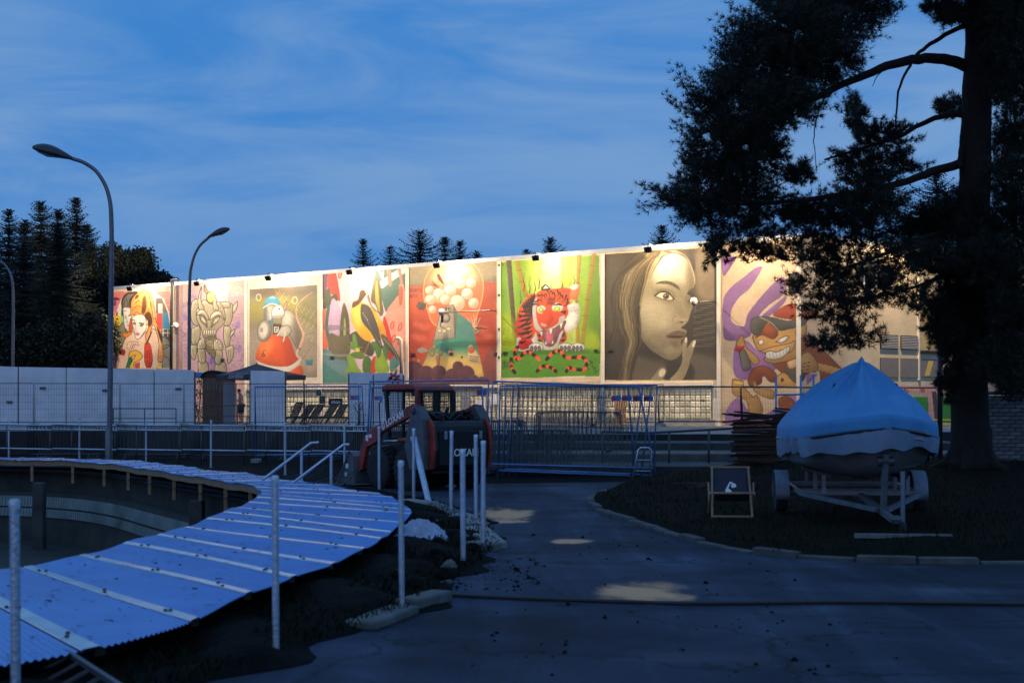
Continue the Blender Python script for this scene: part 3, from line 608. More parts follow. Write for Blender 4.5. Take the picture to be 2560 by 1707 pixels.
# ---- 3: rodent on a traffic cone (crop 260,620 scale 4.127)
p = Paint(260, 620, 4.127, 1440, 180, 2260, 1400, (226, 206, 184)); p.vol = 0.35; 
m = p.P([(1502, 428), (2200, 380), (2200, 1335), (1502, 1335)], (122, 112, 92), sm=False); p.shade(m, [(1502, 520), (1900, 480), (2000, 720), (1502, 760)], (160, 148, 44), .75, 60); p.shade(m, [(2000, 480), (2200, 480), (2200, 800), (2000, 800)], (140, 132, 60), .5, 60)
p.shade(m, [(1502, 850), (2200, 850), (2200, 1335), (1502, 1335)], (168, 150, 128), .85, 80); p.shade(m, [(1502, 400), (2200, 380), (2200, 470), (1502, 500)], (90, 74, 56), .8, 25)
for i in range(9):
    for j in range(5):
        x, y = 1790 + i * 46 + (j % 2) * 23, 470 + j * 62 + i * 26
        if x < 2185: p.L([(x - 23, y - 31), (x + 23, y + 31)], (196, 188, 150), 5, .55, sm=False); p.L([(x + 23, y - 31), (x - 23, y + 31)], (196, 188, 150), 5, .55, sm=False)
for pts in ([(2030, 1180), (2150, 1000)], [(2080, 900), (2190, 860)], [(2100, 960), (2196, 1010)], [(1990, 1130), (2120, 1160)]): p.L(pts, (84, 74, 62), 4, .6)
p.E(1595, 510, 24, 34, (122, 112, 60), .0, line=(214, 204, 160), lw=9); p.E(1968, 540, 26, 36, (122, 112, 60), 0, line=(206, 198, 150), lw=9)
m = p.P([(1565, 1150), (1580, 1050), (1640, 950), (1740, 890), (1850, 890), (1920, 940), (1960, 1060), (2010, 1170), (1960, 1250), (1800, 1230), (1640, 1190)], (226, 92, 24)); p.shade(m, [(1840, 900), (1990, 1000), (2020, 1220), (1900, 1240)], (168, 56, 14), .6, 35); p.shade(m, [(1600, 1020), (1700, 940), (1760, 980), (1660, 1140)], (244, 138, 60), .7, 30)
p.P([(1565, 1160), (1700, 1210), (1900, 1220), (2012, 1150), (2016, 1200), (1930, 1270), (1800, 1290), (1640, 1240)], (228, 216, 196)); p.P([(1570, 1200), (1700, 1255), (1900, 1275), (2015, 1210), (2055, 1260), (2040, 1320), (1900, 1330), (1660, 1270)], (216, 84, 24))
p.L([(1640, 1060), (1645, 1090)], K, 6); p.E(1642, 1105, 16, 14, (226, 92, 24), line=K, lw=7); p.L([(1650, 1050), (1665, 1062)], K, 6)
m = p.E(1655, 850, 72, 115, (150, 142, 128), rot=8, line=(80, 74, 64), lw=6); p.E(1645, 850, 46, 84, (208, 200, 184), rot=8, soft=8); p.rect(1612, 825, 1640, 865, (150, 120, 100), .8)
m = p.rect(1742, 780, 1840, 890, (66, 60, 54)); p.text('GU', 1756, 815, 52, (232, 226, 214), 9)
m = p.rect(1642, 600, 1760, 750, (190, 184, 170)); p.shade(m, [(1642, 600), (1680, 600), (1680, 750), (1642, 750)], (96, 88, 78), .8, 14); p.P([(1640, 620), (1660, 560), (1700, 505), (1770, 505), (1815, 560), (1800, 600), (1720, 580)], (64, 156, 186)); p.P([(1690, 520), (1740, 495), (1780, 520)], (150, 206, 220)); p.L([(1642, 615), (1720, 575), (1800, 590)], (230, 226, 216), 9)
m = p.P([(1850, 640), (1930, 650), (2000, 730), (2030, 850), (2040, 960), (2010, 1060), (1950, 960), (1900, 870), (1830, 800), (1840, 720)], (166, 154, 134), line=(70, 60, 50), lw=5); p.shade(m, [(1960, 700), (2040, 850), (2030, 1060), (1960, 960)], (104, 92, 78), .75, 25); p.shade(m, [(1840, 660), (1920, 680), (1930, 780), (1850, 790)], (232, 224, 208), .7, 25)
m = p.P([(1725, 690), (1745, 620), (1810, 585), (1850, 620), (1860, 690), (1820, 730), (1750, 728)], (226, 220, 208), line=(84, 74, 64), lw=5); p.shade(m, [(1740, 700), (1850, 690), (1820, 740), (1750, 735)], (140, 128, 112), .6, 14); p.E(1806, 630, 9, 11, K); p.P([(1850, 610), (1885, 550), (1880, 620), (1865, 650)], (206, 150, 130), line=(80, 66, 56), lw=5); p.E(1728, 748, 22, 22, (60, 140, 176)); p.L([(1720, 650), (1718, 740)], (230, 226, 216), 6)
p.P([(1830, 810), (1900, 800), (1930, 860), (1870, 920), (1790, 890)], (196, 184, 164), line=(70, 60, 50), lw=6); p.L([(1870, 880), (1850, 960)], (220, 196, 176), 14); p.L([(1800, 880), (1790, 905)], (226, 206, 186), 12)
p.L([(2020, 1020), (2055, 900), (2020, 800), (1985, 700), (1990, 600), (2060, 520), (2150, 455)], (206, 160, 130), 26, taper=True); p.L([(2000, 1050), (1990, 1100), (2030, 1150)], (198, 176, 150), 24)
p.P([(2070, 1160), (2155, 1150), (2150, 1210), (2100, 1205)], (40, 140, 160), sm=False); p.L([(2085, 1170), (2090, 1205), (2110, 1165), (2120, 1205), (2140, 1170)], (20, 100, 120), 6); p.E(2130, 1240, 30, 26, (220, 140, 120), .4, soft=10)
p.rect(1440, 1340, 2260, 1800, (226, 206, 184)); p.L([(2150, 1350), (2200, 1356)], (120, 130, 150), 4); PAINTS[2] = p
# ---- 4: yellow bird among leaves (crop 780,620 scale 4.356)
p = Paint(780, 620, 4.356, 80, 160, 1050, 1500, (226, 190, 192)); p.vol = 0.18; 
p.P([(80, 240), (180, 250), (160, 440), (120, 560), (80, 640)], (112, 84, 110)); p.P([(180, 250), (250, 240), (300, 480), (300, 580), (230, 520), (165, 430)], (214, 58, 36))
p.P([(690, 180), (1050, 150), (1050, 420), (900, 620), (800, 700), (760, 560), (740, 380), (690, 300)], (78, 116, 100), sm=False)
for pts, w in (([(760, 400), (880, 310), (1050, 210)], 70), ([(720, 220), (770, 330)], 26), ([(780, 220), (770, 340)], 12)): p.L(pts, (232, 216, 204), w)
p.P([(810, 190), (850, 190), (870, 380), (850, 410), (830, 380)], (232, 130, 104)); p.P([(925, 190), (960, 190), (990, 420), (970, 440), (955, 330)], (232, 130, 104)); p.P([(810, 700), (900, 560), (950, 500), (950, 400), (1000, 410), (1020, 640), (1050, 700), (900, 740)], (236, 150, 124))
p.P([(950, 430), (990, 440), (980, 600), (950, 610)], (214, 88, 60)); p.P([(820, 540), (830, 440), (815, 610)], (96, 84, 60))
p.P([(800, 720), (1050, 690), (1050, 1200), (900, 1190), (850, 1000)], (232, 154, 132)); p.P([(790, 740), (860, 960), (890, 1190), (820, 1200), (770, 900)], (210, 48, 34))
for (x, y) in ((875, 840), (960, 860), (890, 985), (955, 1010), (305, 290)): p.E(x, y, 17, 42, (226, 140, 116), rot=14, line=(196, 80, 58), lw=10)
p.P([(120, 660), (140, 480), (190, 440), (210, 520), (260, 490), (280, 570), (230, 580), (180, 640)], (84, 84, 50)); p.P([(80, 760), (160, 680), (170, 1100), (80, 1140)], (226, 120, 96)); p.L([(180, 640), (160, 860), (200, 1060)], (70, 104, 98), 34)
p.P([(215, 560), (280, 600), (320, 740), (300, 950), (200, 950), (185, 800)], (206, 172, 196)); p.P([(300, 940), (320, 700), (350, 595), (395, 720), (410, 900), (400, 1200), (340, 1360), (300, 1200)], (96, 88, 60)); p.P([(340, 980), (350, 760), (368, 840), (370, 1120), (345, 1330), (330, 1120)], (158, 172, 84))
p.P([(100, 850), (300, 840), (420, 900), (300, 890), (160, 900)], (124, 112, 118), .6); p.P([(180, 1120), (190, 930), (300, 960), (420, 960), (400, 1200), (300, 1340), (240, 1260)], (116, 104, 76)); p.P([(400, 960), (520, 900), (600, 1000), (680, 1080), (640, 1180), (480, 1080)], (88, 78, 58))
p.P([(80, 1130), (200, 1120), (260, 1200), (420, 1260), (420, 1500), (80, 1500)], (110, 140, 140)); p.P([(80, 1240), (240, 1330), (420, 1480), (80, 1480)], (84, 138, 128)); p.L([(120, 1150), (300, 1170), (420, 1160)], (150, 160, 150), 26, .6)
p.P([(410, 1100), (470, 960), (440, 960), (480, 1060), (560, 1080)], (120, 150, 60)); p.P([(380, 1160), (500, 1200), (550, 1350), (360, 1350), (400, 1280)], (136, 166, 50)); p.P([(460, 1190), (560, 1240), (640, 1350), (540, 1350)], (224, 180, 196)); p.P([(560, 1200), (620, 1180), (680, 1340), (560, 1350)], (84, 120, 50)); p.P([(660, 1200), (700, 1190), (690, 1350), (640, 1350)], (206, 64, 50))
p.P([(700, 1170), (780, 1150), (840, 1340), (700, 1350)], (146, 172, 52)); p.P([(640, 1030), (720, 1020), (760, 1120), (720, 1200), (680, 1110)], (88, 122, 60)); p.P([(760, 1080), (830, 1050), (820, 1220), (790, 1180)], (92, 126, 52)); p.P([(850, 1220), (930, 1180), (960, 1250), (860, 1350)], (104, 146, 134)); p.P([(840, 1330), (900, 1300), (960, 1340)], (140, 170, 60))
p.P([(440, 960), (470, 940), (500, 1080), (460, 1120)], (112, 150, 64)); p.P([(420, 1150), (540, 1120), (560, 1200), (470, 1200)], (96, 126, 50)); p.E(495, 1110, 26, 24, (224, 200, 90)); p.L([(560, 1200), (600, 1080), (635, 1000)], (150, 110, 70), 14)
p.P([(640, 560), (680, 310), (705, 300), (750, 420), (760, 560), (780, 700), (740, 740), (690, 620)], (110, 94, 60)); p.P([(690, 560), (700, 360), (725, 480), (740, 700)], (178, 170, 70)); p.P([(600, 540), (620, 510), (650, 620), (740, 720), (660, 660)], (130, 118, 90))
m = p.P([(430, 640), (480, 570), (540, 590), (640, 640), (740, 760), (800, 900), (810, 1050), (760, 1000), (700, 980), (640, 1010), (570, 1000), (480, 900), (430, 780)], (238, 178, 36)); p.shade(m, [(430, 640), (520, 620), (540, 860), (470, 860)], (248, 214, 110), .8, 30); p.shade(m, [(700, 820), (800, 900), (800, 1040), (700, 980)], (190, 122, 18), .6, 22)
p.P([(440, 650), (445, 590), (500, 560), (525, 470), (560, 455), (600, 480), (560, 550), (500, 620)], (112, 76, 40)); p.P([(570, 462), (600, 462), (650, 472), (590, 490)], (196, 176, 150)); p.E(566, 474, 7, 7, K)
m = p.P([(530, 640), (560, 610), (640, 660), (720, 860), (750, 1000), (770, 1090), (720, 1060), (640, 920), (540, 790)], (84, 78, 70)); 
for k in range(9): p.L([(545 + k * 8, 690 + k * 12), (640 + k * 9, 860 + k * 18), (745 + k * 2, 1060)], (206, 196, 176) if k % 2 else (60, 54, 50), 7)
p.P([(750, 950), (800, 960), (900, 1100), (960, 1210), (970, 1300), (920, 1200), (800, 1080)], (86, 90, 66)); p.L([(780, 980), (900, 1130), (965, 1280)], (150, 160, 130), 7)
p.P([(80, 1470), (1050, 1470), (1050, 1900), (80, 1900)], (214, 192, 170), sm=False); PAINTS[3] = p
# ---- 5: orange balloon shape with machine (crop 780,620 scale 4.356)
p = Paint(780, 620, 4.356, 1030, 70, 2060, 1510, (158, 142, 112)); p.vol = 0.4; m = p.rect(1052, 370, 2005, 1480, (204, 84, 46)); p.P([(1052, 415), (2005, 362), (2005, 300), (1052, 340)], (152, 138, 108), sm=False)
p.shade(m, [(1052, 800), (1300, 820), (1200, 1100), (1052, 1150)], (156, 52, 34), .6, 40); p.shade(m, [(1750, 760), (2005, 800), (2005, 1100), (1800, 1050)], (164, 56, 36), .55, 50)
for (x, y, r) in ((1150, 830, 34), (1230, 860, 40), (1120, 960, 30), (1190, 980, 36), (1850, 880, 40), (1920, 960, 34)): p.E(x, y, r * 1.6, r, (232, 122, 76), .5, soft=14)
p.P([(1330, 190), (1540, 130), (1740, 160), (1850, 320), (1860, 500), (1800, 720), (1700, 880), (1360, 850), (1260, 680), (1215, 500), (1240, 320)], (214, 120, 76), .9, line=(240, 176, 110), lw=10)
p.P([(1350, 220), (1540, 150), (1720, 180), (1810, 340), (1600, 420), (1280, 380)], (236, 190, 150), .8, 40)
for (x, y, r) in ((1500, 340, 60), (1610, 380, 70), (1500, 470, 74), (1730, 380, 60), (1380, 520, 80), (1690, 500, 66), (1290, 560, 60), (1580, 600, 90), (1760, 600, 60), (1310, 670, 46), (1450, 560, 60), (1640, 260, 80), (1280, 460, 50)): m = p.E(x, y, r, r, (238, 214, 190), line=(206, 110, 76), lw=5); p.shade(m, [(x, y), (x + r, y - r * .3), (x + r * .7, y + r), (x - r * .6, y + r)], (214, 128, 90), .5, r * .3)
p.P([(1300, 350), (1330, 380), (1400, 430), (1330, 400)], (122, 60, 46)); p.P([(1360, 290), (1390, 290), (1440, 400), (1380, 350)], (122, 60, 46)); p.P([(1290, 380), (1380, 430), (1420, 450), (1320, 410)], (140, 76, 56)); p.E(1410, 430, 24, 20, (190, 150, 120))
for (x, y, c) in ((1190, 630, (96, 90, 74)), (1780, 900, (190, 140, 104))): p.E(x, y, 50, 40, c, line=(70, 60, 46), lw=5); p.L([(x - 40, y - 60), (x, y), (x + 60, y - 40)], (70, 60, 46), 6); p.L([(x - 20, y + 40), (x, y), (x + 30, y + 60)], (70, 60, 46), 5)
for k in range(6): p.L([(1780, 880), (1660 + k * 34, 760 + abs(k - 3) * 16 - 30)], (214, 196, 170), 9, .7)
p.L([(1780, 870), (1900, 880)], (60, 46, 40), 14)
m = p.P([(1560, 680), (1740, 820), (1880, 1420), (1200, 1420), (1200, 1290), (1330, 1000)], (78, 158, 122), sm=False); p.shade(m, [(1200, 1180), (1880, 1180), (1880, 1440), (1200, 1440)], (226, 180, 100), .95, 50); p.shade(m, [(1580, 700), (1720, 760), (1760, 980), (1580, 980)], (88, 130, 128), .7, 40)
m = p.P([(1410, 650), (1540, 615), (1555, 980), (1320, 1010)], (186, 170, 148), sm=False, line=(96, 84, 70), lw=6); p.P([(1540, 615), (1580, 690), (1565, 985), (1550, 980)], (120, 106, 92), sm=False); p.text('HMS', 1428, 645, 40, (70, 60, 52), 6, .1); p.E(1460, 760, 44, 52, (140, 128, 114), line=(80, 70, 60), lw=7)
p.E(1460, 760, 26, 30, (176, 164, 148)); p.L([(1410, 780), (1400, 850), (1440, 870)], (110, 100, 88), 14)
for (x, y) in ((1390, 900), (1440, 905), (1488, 880)): p.E(x, y, 26, 20, (226, 206, 150), line=(110, 94, 74), lw=5)
for (x, y, r, c) in ((1420, 1080, 70, (60, 140, 120)), (1490, 1120, 60, (46, 120, 116)), (1350, 1120, 50, (110, 150, 120)), (1540, 1140, 34, (190, 140, 110))): p.P([(x - r, y), (x - r * .3, y - r * .6), (x + r, y - r * .2), (x + r * .8, y + r * .5), (x - r * .4, y + r * .4)], c, .9)
for (x, y) in ((1330, 1070), (1400, 1140), (1310, 1150), (1370, 1200), (1500, 1140), (1160, 1230)): p.E(x, y, 22, 30, (196, 140, 96), line=(110, 70, 50), lw=5)
p.P([(1140, 1110), (1200, 1080), (1260, 1120), (1180, 1140)], (150, 170, 160), .8); p.P([(1360, 1200), (1390, 1200), (1385, 1300), (1355, 1300)], (180, 110, 80))
p.P([(1695, 1100), (1720, 1050), (1760, 1080), (1840, 1250), (1710, 1230)], (222, 192, 140), line=(160, 150, 120), lw=4); p.E(1735, 1110, 34, 34, (214, 110, 76), line=(196, 70, 50), lw=5)
for k in range(3): p.L([(1718, 1175 + k * 22), (1810, 1190 + k * 24)], (70, 60, 50), 10, .8)
PU = (104, 58, 66)
for (x, y, r) in ((1100, 1340, 110), (1240, 1370, 90), (1380, 1360, 84), (1590, 1290, 58), (1530, 1390, 80), (1680, 1370, 90), (1760, 1440, 60), (1480, 1430, 60), (1850, 1460, 60), (1960, 1380, 60), (1940, 1450, 70)): p.E(x, y, r, r, PU, line=(128, 80, 84), lw=4)
p.P([(1900, 1150), (2005, 1090), (2005, 1480), (1900, 1480), (1860, 1300)], (136, 74, 66), .8, 10); p.rect(1052, 1440, 2005, 1480, PU); p.rect(1030, 1478, 2060, 1900, (214, 190, 160)); p.rect(2005, 70, 2060, 1900, (214, 192, 164)); p.E(1632, 1188, 12, 14, (70, 50, 46)); p.text('BORIS', 1068, 445, 34, (90, 40, 28), 5); p.text('BAX', 1068, 505, 36, (90, 40, 28), 5); PAINTS[4] = p
# ---- 6: tiger (crop 1220,600 scale 3.92)
p = Paint(1220, 600, 3.92, 70, 40, 1150, 1390, (226, 204, 168)); p.vol = 0.45; GB = [(122, 215), (300, 200), (500, 175), (700, 165), (1088, 150), (1095, 600), (1110, 1000), (1090, 1335), (800, 1332), (500, 1348), (132, 1350), (128, 800)]
m = p.P(GB, (124, 168, 30), sm=False)
for (x0, x1, x2, x3, c) in ((380, 430, 340, 400, (168, 180, 70)), (430, 520, 420, 520, (196, 200, 110)), (520, 720, 500, 760, (226, 220, 150)), (740, 800, 760, 830, (190, 190, 100)), (820, 900, 820, 880, (206, 208, 120)), (900, 1000, 880, 960, (150, 182, 50)), (230, 280, 200, 270, (150, 184, 56))): p.put(m * blur(p.mask([(x0, 150), (x1, 150), (x3, 1100), (x2, 1100)], False), 8), c, .8)
p.P([(175, 150), (225, 150), (280, 900), (285, 1020), (240, 940)], (98, 80, 50), sm=False); 
for pts in ([(260, 210), (310, 210), (400, 560), (350, 560)], [(1020, 110), (1070, 110), (1000, 560), (950, 1030), (905, 1000)], [(870, 120), (920, 120), (880, 600), (900, 1000), (858, 1000)]):
    m2 = p.P(pts, (176, 144, 34), sm=False); 
for pts in ([(275, 300), (330, 295)], [(300, 410), (350, 405)], [(1000, 250), (1050, 255)], [(985, 440), (1020, 445)], [(950, 580), (1000, 590)], [(925, 740), (975, 745)], [(915, 880), (960, 885)], [(865, 420), (900, 420)], [(862, 600), (895, 600)], [(862, 780), (900, 780)]): p.L(pts, (120, 92, 24), 6)
p.shade(m, [(150, 700), (260, 850), (280, 1080), (122, 1080)], (176, 188, 20), .8, 30); p.shade(m, [(990, 880), (1110, 980), (1110, 1100), (960, 1080)], (176, 190, 20), .8, 30); p.put(m * blur(p.mask([(100, 1080), (1120, 1070), (1120, 1360), (100, 1360)], False), 10), (92, 148, 28), .85); p.shade(m, [(280, 1080), (950, 1080), (900, 1110), (300, 1120)], (60, 100, 20), .8, 14)
for (x, y0, y1) in ((318, 620, 480), (350, 500, 330), (405, 520, 370), (460, 500, 380), (498, 480, 280), (522, 470, 430), (620, 470, 400), (720, 480, 330), (735, 480, 440), (845, 430, 330), (862, 690, 520)): p.L([(x, y0), (x + 8, (y0 + y1) / 2 + 20), (x - 4, (y0 + y1) / 2 - 10), (x + 5, y1)], (50, 36, 24), 9, taper=True)
OR = (224, 84, 34); WH = (232, 222, 208)
m = p.P([(450, 530), (360, 590), (310, 660), (280, 760), (268, 900), (290, 1000), (300, 1070), (420, 1080), (470, 960), (560, 1020), (750, 1000), (760, 880), (700, 700)], OR); p.shade(m, [(280, 760), (360, 800), (330, 1000), (270, 960)], (170, 40, 24), .6, 24)
p.P([(280, 970), (320, 960), (350, 1040), (440, 960), (470, 900), (480, 1060), (300, 1082)], WH); p.P([(305, 985), (400, 960), (440, 1010), (400, 1060), (310, 1070)], (206, 56, 40))
for k in range(9): p.P([(330 + k * 15, 640 - k * 15), (352 + k * 14, 650 - k * 14), (385 + k * 12, 760 - k * 10), (395 + k * 11, 860 - k * 12), (372 + k * 11, 740 - k * 10)], (52, 26, 18))
for pts in ([(290, 720), (345, 740), (310, 770)], [(285, 800), (360, 770), (350, 800)], [(280, 860), (340, 830), (390, 790), (350, 850)], [(290, 920), (350, 900), (410, 880), (350, 930)], [(300, 1000), (380, 985), (330, 1020)], [(480, 920), (540, 940), (500, 950)], [(480, 970), (540, 985), (500, 1000)], [(710, 930), (755, 910), (740, 950)], [(700, 980), (760, 970), (740, 1000)]): p.P(pts, (52, 26, 18))
for k in range(7): p.P([(300 + k * 8, 700 + k * 44), (350 + k * 12, 690 + k * 40), (420 + k * 4, 700 + k * 36), (360 + k * 8, 712 + k * 42)], (52, 26, 18))
for cx in (470, 760, 880): p.E(cx, 1050, 72, 40, WH, line=(90, 84, 80), lw=5); [p.E(cx - 40 + 36 * k, 1060, 15, 26, (120, 112, 106), line=(60, 54, 50), lw=4) for k in range(3)]
m = p.P([(480, 520), (560, 480), (650, 475), (760, 470), (840, 500), (800, 600), (860, 640), (890, 760), (850, 870), (760, 880), (700, 840), (600, 880), (520, 890), (460, 840), (440, 760), (450, 620)], OR)
p.P([(860, 480), (905, 430), (890, 540), (850, 590), (800, 560), (810, 500)], (236, 130, 80)); p.P([(800, 470), (835, 440), (885, 440), (870, 480), (830, 490)], WH); p.P([(520, 490), (560, 430), (610, 470), (600, 490)], (60, 40, 30)); p.P([(535, 480), (565, 445), (600, 475)], WH)
p.P([(780, 640), (880, 620), (900, 720), (880, 830), (830, 880), (760, 900), (745, 800), (790, 720)], WH); p.P([(440, 640), (480, 560), (470, 700), (480, 780), (510, 850), (560, 880), (680, 820), (700, 760), (750, 740), (740, 800), (640, 880), (540, 905), (465, 870), (440, 760)], WH); p.E(522, 680, 44, 40, WH); p.E(680, 660, 56, 44, WH)
for i in range(22): a = 3.9 + i * .16; p.L([(835 + 40 * math.cos(a), 760 + 60 * math.sin(a)), (838 + 75 * math.cos(a), 765 + 118 * math.sin(a))], (110, 104, 96), 4, .6)
p.E(520, 684, 22, 22, (190, 214, 40), line=(110, 110, 30), lw=5); p.E(678, 675, 28, 24, (200, 222, 50), line=(110, 110, 30), lw=5); p.P([(470, 640), (540, 660), (500, 650)], (60, 34, 24)); p.P([(620, 650), (690, 620), (730, 640), (660, 640)], (60, 34, 24)); p.P([(700, 700), (770, 690), (760, 730)], (60, 34, 24))
m = p.P([(545, 690), (600, 690), (640, 760), (610, 820), (540, 850), (505, 800), (530, 740)], (222, 76, 30)); p.P([(515, 810), (580, 830), (560, 856), (520, 840)], (214, 150, 140)); p.L([(545, 850), (540, 880)], (60, 40, 36), 4)
for i in range(15):
    a = -2.85 + i * .17; r0, r1 = 120 + 34 * (i % 2), 200 - 14 * (i % 3); p.L([(630 + r1 * math.cos(a), 690 + r1 * 1.02 * math.sin(a)), (630 + (r0 + r1) / 2 * math.cos(a + .1), 690 + (r0 + r1) / 2 * math.sin(a + .1)), (630 + r0 * math.cos(a + .05), 690 + r0 * .9 * math.sin(a + .05))], (62, 26, 16), 17, taper=True)
for i in range(8): p.L([(590 + 9 * i, 560 + 6 * (i % 3)), (575 + 11 * i, 640 - 8 * (i % 2))], (110, 40, 20), 7)
m = p.P([(520, 890), (640, 870), (760, 790), (740, 860), (690, 940), (660, 1020), (600, 1040), (560, 1020), (540, 950)], (150, 84, 92), line=(70, 40, 40), lw=5); p.P([(570, 900), (620, 890), (640, 960), (620, 1010), (575, 1005)], (206, 110, 120)); 
for pts in ([(505, 890), (535, 900), (530, 960)], [(600, 870), (635, 865), (615, 940)], [(700, 820), (740, 800), (715, 880)], [(555, 1020), (565, 980), (580, 1025)], [(620, 1020), (635, 970), (645, 1015)]): p.P(pts, (240, 230, 200), sm=False, line=(120, 100, 70), lw=3)
p.P([(540, 960), (560, 1030), (620, 1045), (670, 1000), (700, 920), (740, 880), (690, 1020), (640, 1072), (560, 1075), (540, 1040)], WH, line=(120, 110, 100), lw=3)
def tail(pts):
    q = spline(pts, 10); n = len(q)
    for i in range(n - 1): p.L([q[i], q[i + 1]], (232, 96, 40) if (i // 6) % 2 else (44, 24, 18), 34, sm=False)
for pts in ([(290, 1050), (262, 1090), (275, 1160), (300, 1165), (350, 1110), (400, 1095), (440, 1120), (500, 1170)], [(575, 1168), (630, 1110), (680, 1085), (720, 1100), (760, 1150), (850, 1150), (930, 1150), (965, 1200), (945, 1265), (850, 1265), (790, 1250), (770, 1285)], [(228, 1165), (228, 1230), (240, 1265), (262, 1298)], [(482, 1285), (530, 1238), (590, 1238), (640, 1265), (665, 1285)]): tail(pts)
for (x, y) in ((140, 1200), (985, 1180)): p.scribble(x, y, x + 80, y + 90, 10, (40, 50, 20), 4, .8)
p.rect(70, 1352, 1150, 1900, (214, 190, 156)); p.rect(165, 1098, 200, 1118, (70, 84, 40)); PAINTS[5] = p
# ---- 7: portrait in sepia (crop 1220,600 scale 3.92)
p = Paint(1220, 600, 3.92, 1110, 10, 2300, 1400, (206, 184, 148)); m = p.P([(1128, 140), (1500, 120), (2255, 70), (2258, 1370), (1130, 1372)], (72, 62, 50), sm=False)
p.shade(m, [(1130, 140), (1400, 130), (1300, 500), (1250, 900), (1130, 900)], (96, 84, 66), .8, 60); p.shade(m, [(2040, 80), (2258, 70), (2258, 560), (2050, 560)], (150, 130, 100), .9, 30); p.shade(m, [(2010, 620), (2220, 620), (2220, 1060), (2010, 1060)], (66, 58, 48), .9, 8, False)
for y in range(625, 1060, 22): p.L([(2015, y), (2220, y - 3)], (150, 134, 108), 4, .7, sm=False)
p.L([(2230, 90), (2235, 1100)], (60, 52, 44), 26, .8); p.shade(m, [(1980, 1120), (2258, 1190), (2258, 1372), (1990, 1372)], (110, 98, 82), .9, 25); p.shade(m, [(1400, 1130), (1700, 1200), (1900, 1200), (1990, 1250), (1990, 1372), (1380, 1372)], (112, 100, 80), .85, 25)
LT = (152, 138, 108)
m = p.P([(1640, 230), (1720, 150), (1850, 125), (1960, 170), (2015, 330), (2020, 460), (1950, 520), (1995, 560), (2010, 640), (1990, 700), (1960, 790), (1930, 830), (1890, 860), (1945, 890), (1930, 950), (1890, 990), (1900, 1060), (1880, 1130), (1790, 1175), (1680, 1130), (1560, 1040), (1490, 920), (1480, 760), (1480, 620), (1540, 430), (1600, 300)], LT)
p.shade(m, [(1640, 240), (1740, 150), (1900, 140), (1990, 300), (1960, 430), (1800, 400), (1640, 430)], (222, 208, 174), .85, 40); p.shade(m, [(1490, 600), (1640, 560), (1800, 700), (1780, 900), (1600, 860), (1500, 760)], (200, 184, 148), .6, 50); p.shade(m, [(1480, 880), (1600, 1000), (1760, 1120), (1890, 1060), (1880, 1180), (1700, 1160), (1540, 1060), (1470, 960)], (120, 104, 76), .85, 30); p.shade(m, [(1960, 200), (2030, 330), (2030, 480), (1960, 500), (1940, 330)], (128, 112, 84), .8, 24)
p.shade(m, [(1600, 860), (1740, 920), (1760, 1040), (1640, 1020), (1560, 940)], (172, 152, 112), .6, 40); p.shade(m, [(1880, 520), (1930, 540), (1960, 700), (1930, 780), (1900, 640)], (150, 132, 98), .7, 16); p.shade(m, [(1640, 480), (1760, 490), (1830, 560), (1800, 620), (1700, 600), (1630, 560)], (134, 116, 86), .8, 18); p.shade(m, [(1930, 560), (2000, 540), (2010, 650), (1960, 660)], (130, 112, 84), .8, 14)
p.P([(1640, 430), (1700, 402), (1780, 405), (1850, 440), (1885, 490), (1860, 480), (1780, 438), (1690, 428)], (84, 70, 50), .9, 3); p.P([(1960, 500), (2010, 470), (2030, 500), (1990, 515)], (96, 80, 58), .8, 3)
p.P([(1640, 550), (1690, 515), (1760, 520), (1815, 580), (1760, 590), (1690, 570)], (216, 200, 166), line=(66, 54, 40), lw=7); p.E(1745, 552, 32, 30, (96, 84, 66)); p.E(1748, 552, 14, 14, (40, 34, 28)); p.E(1740, 544, 5, 5, (230, 222, 200)); p.L([(1635, 545), (1690, 508), (1765, 512), (1825, 580)], (60, 50, 38), 12); p.L([(1650, 500), (1720, 480), (1800, 500), (1835, 560)], (110, 94, 68), 6)
p.L([(1955, 600), (1990, 585), (2010, 600)], (60, 50, 38), 9); p.E(1985, 604, 14, 13, (70, 60, 46)); p.P([(1805, 790), (1815, 740), (1860, 735), (1890, 770), (1940, 760), (1960, 790), (1920, 815), (1880, 800), (1840, 812)], (178, 158, 120), .8, 8); p.L([(1808, 800), (1815, 760), (1845, 742)], (120, 102, 74), 6, .7, 3); p.L([(1840, 812), (1890, 800), (1950, 800)], (110, 94, 68), 6, .7, 3); p.P([(1870, 795), (1920, 800), (1900, 815)], (66, 54, 40), .9, 3); p.L([(1885, 560), (1925, 680), (1962, 770)], (170, 150, 112), 10, .7, 6)
p.P([(1745, 945), (1810, 900), (1880, 885), (1940, 905), (1930, 945), (1870, 930), (1810, 945)], (116, 92, 66), .95, 4); p.P([(1755, 955), (1820, 950), (1890, 945), (1900, 985), (1850, 1015), (1790, 1000)], (150, 124, 90), .95, 4); p.P([(1745, 945), (1850, 935), (1930, 945), (1880, 960), (1810, 960)], (60, 46, 34), .9, 4); p.P([(1800, 1010), (1880, 1010), (1880, 1060), (1820, 1050)], (110, 94, 68), .7, 14)
rr = np.random.RandomState(5)
p.P([(1440, 130), (1700, 95), (1960, 100), (2030, 230), (2010, 320), (1950, 190), (1820, 130), (1690, 190), (1620, 300), (1540, 420), (1480, 620), (1485, 780), (1500, 930), (1490, 1030), (1430, 1130), (1400, 1372), (1290, 1372), (1310, 1180), (1350, 1020), (1290, 860), (1240, 640), (1250, 470), (1300, 320), (1400, 190)], (78, 65, 46), 1, 5)
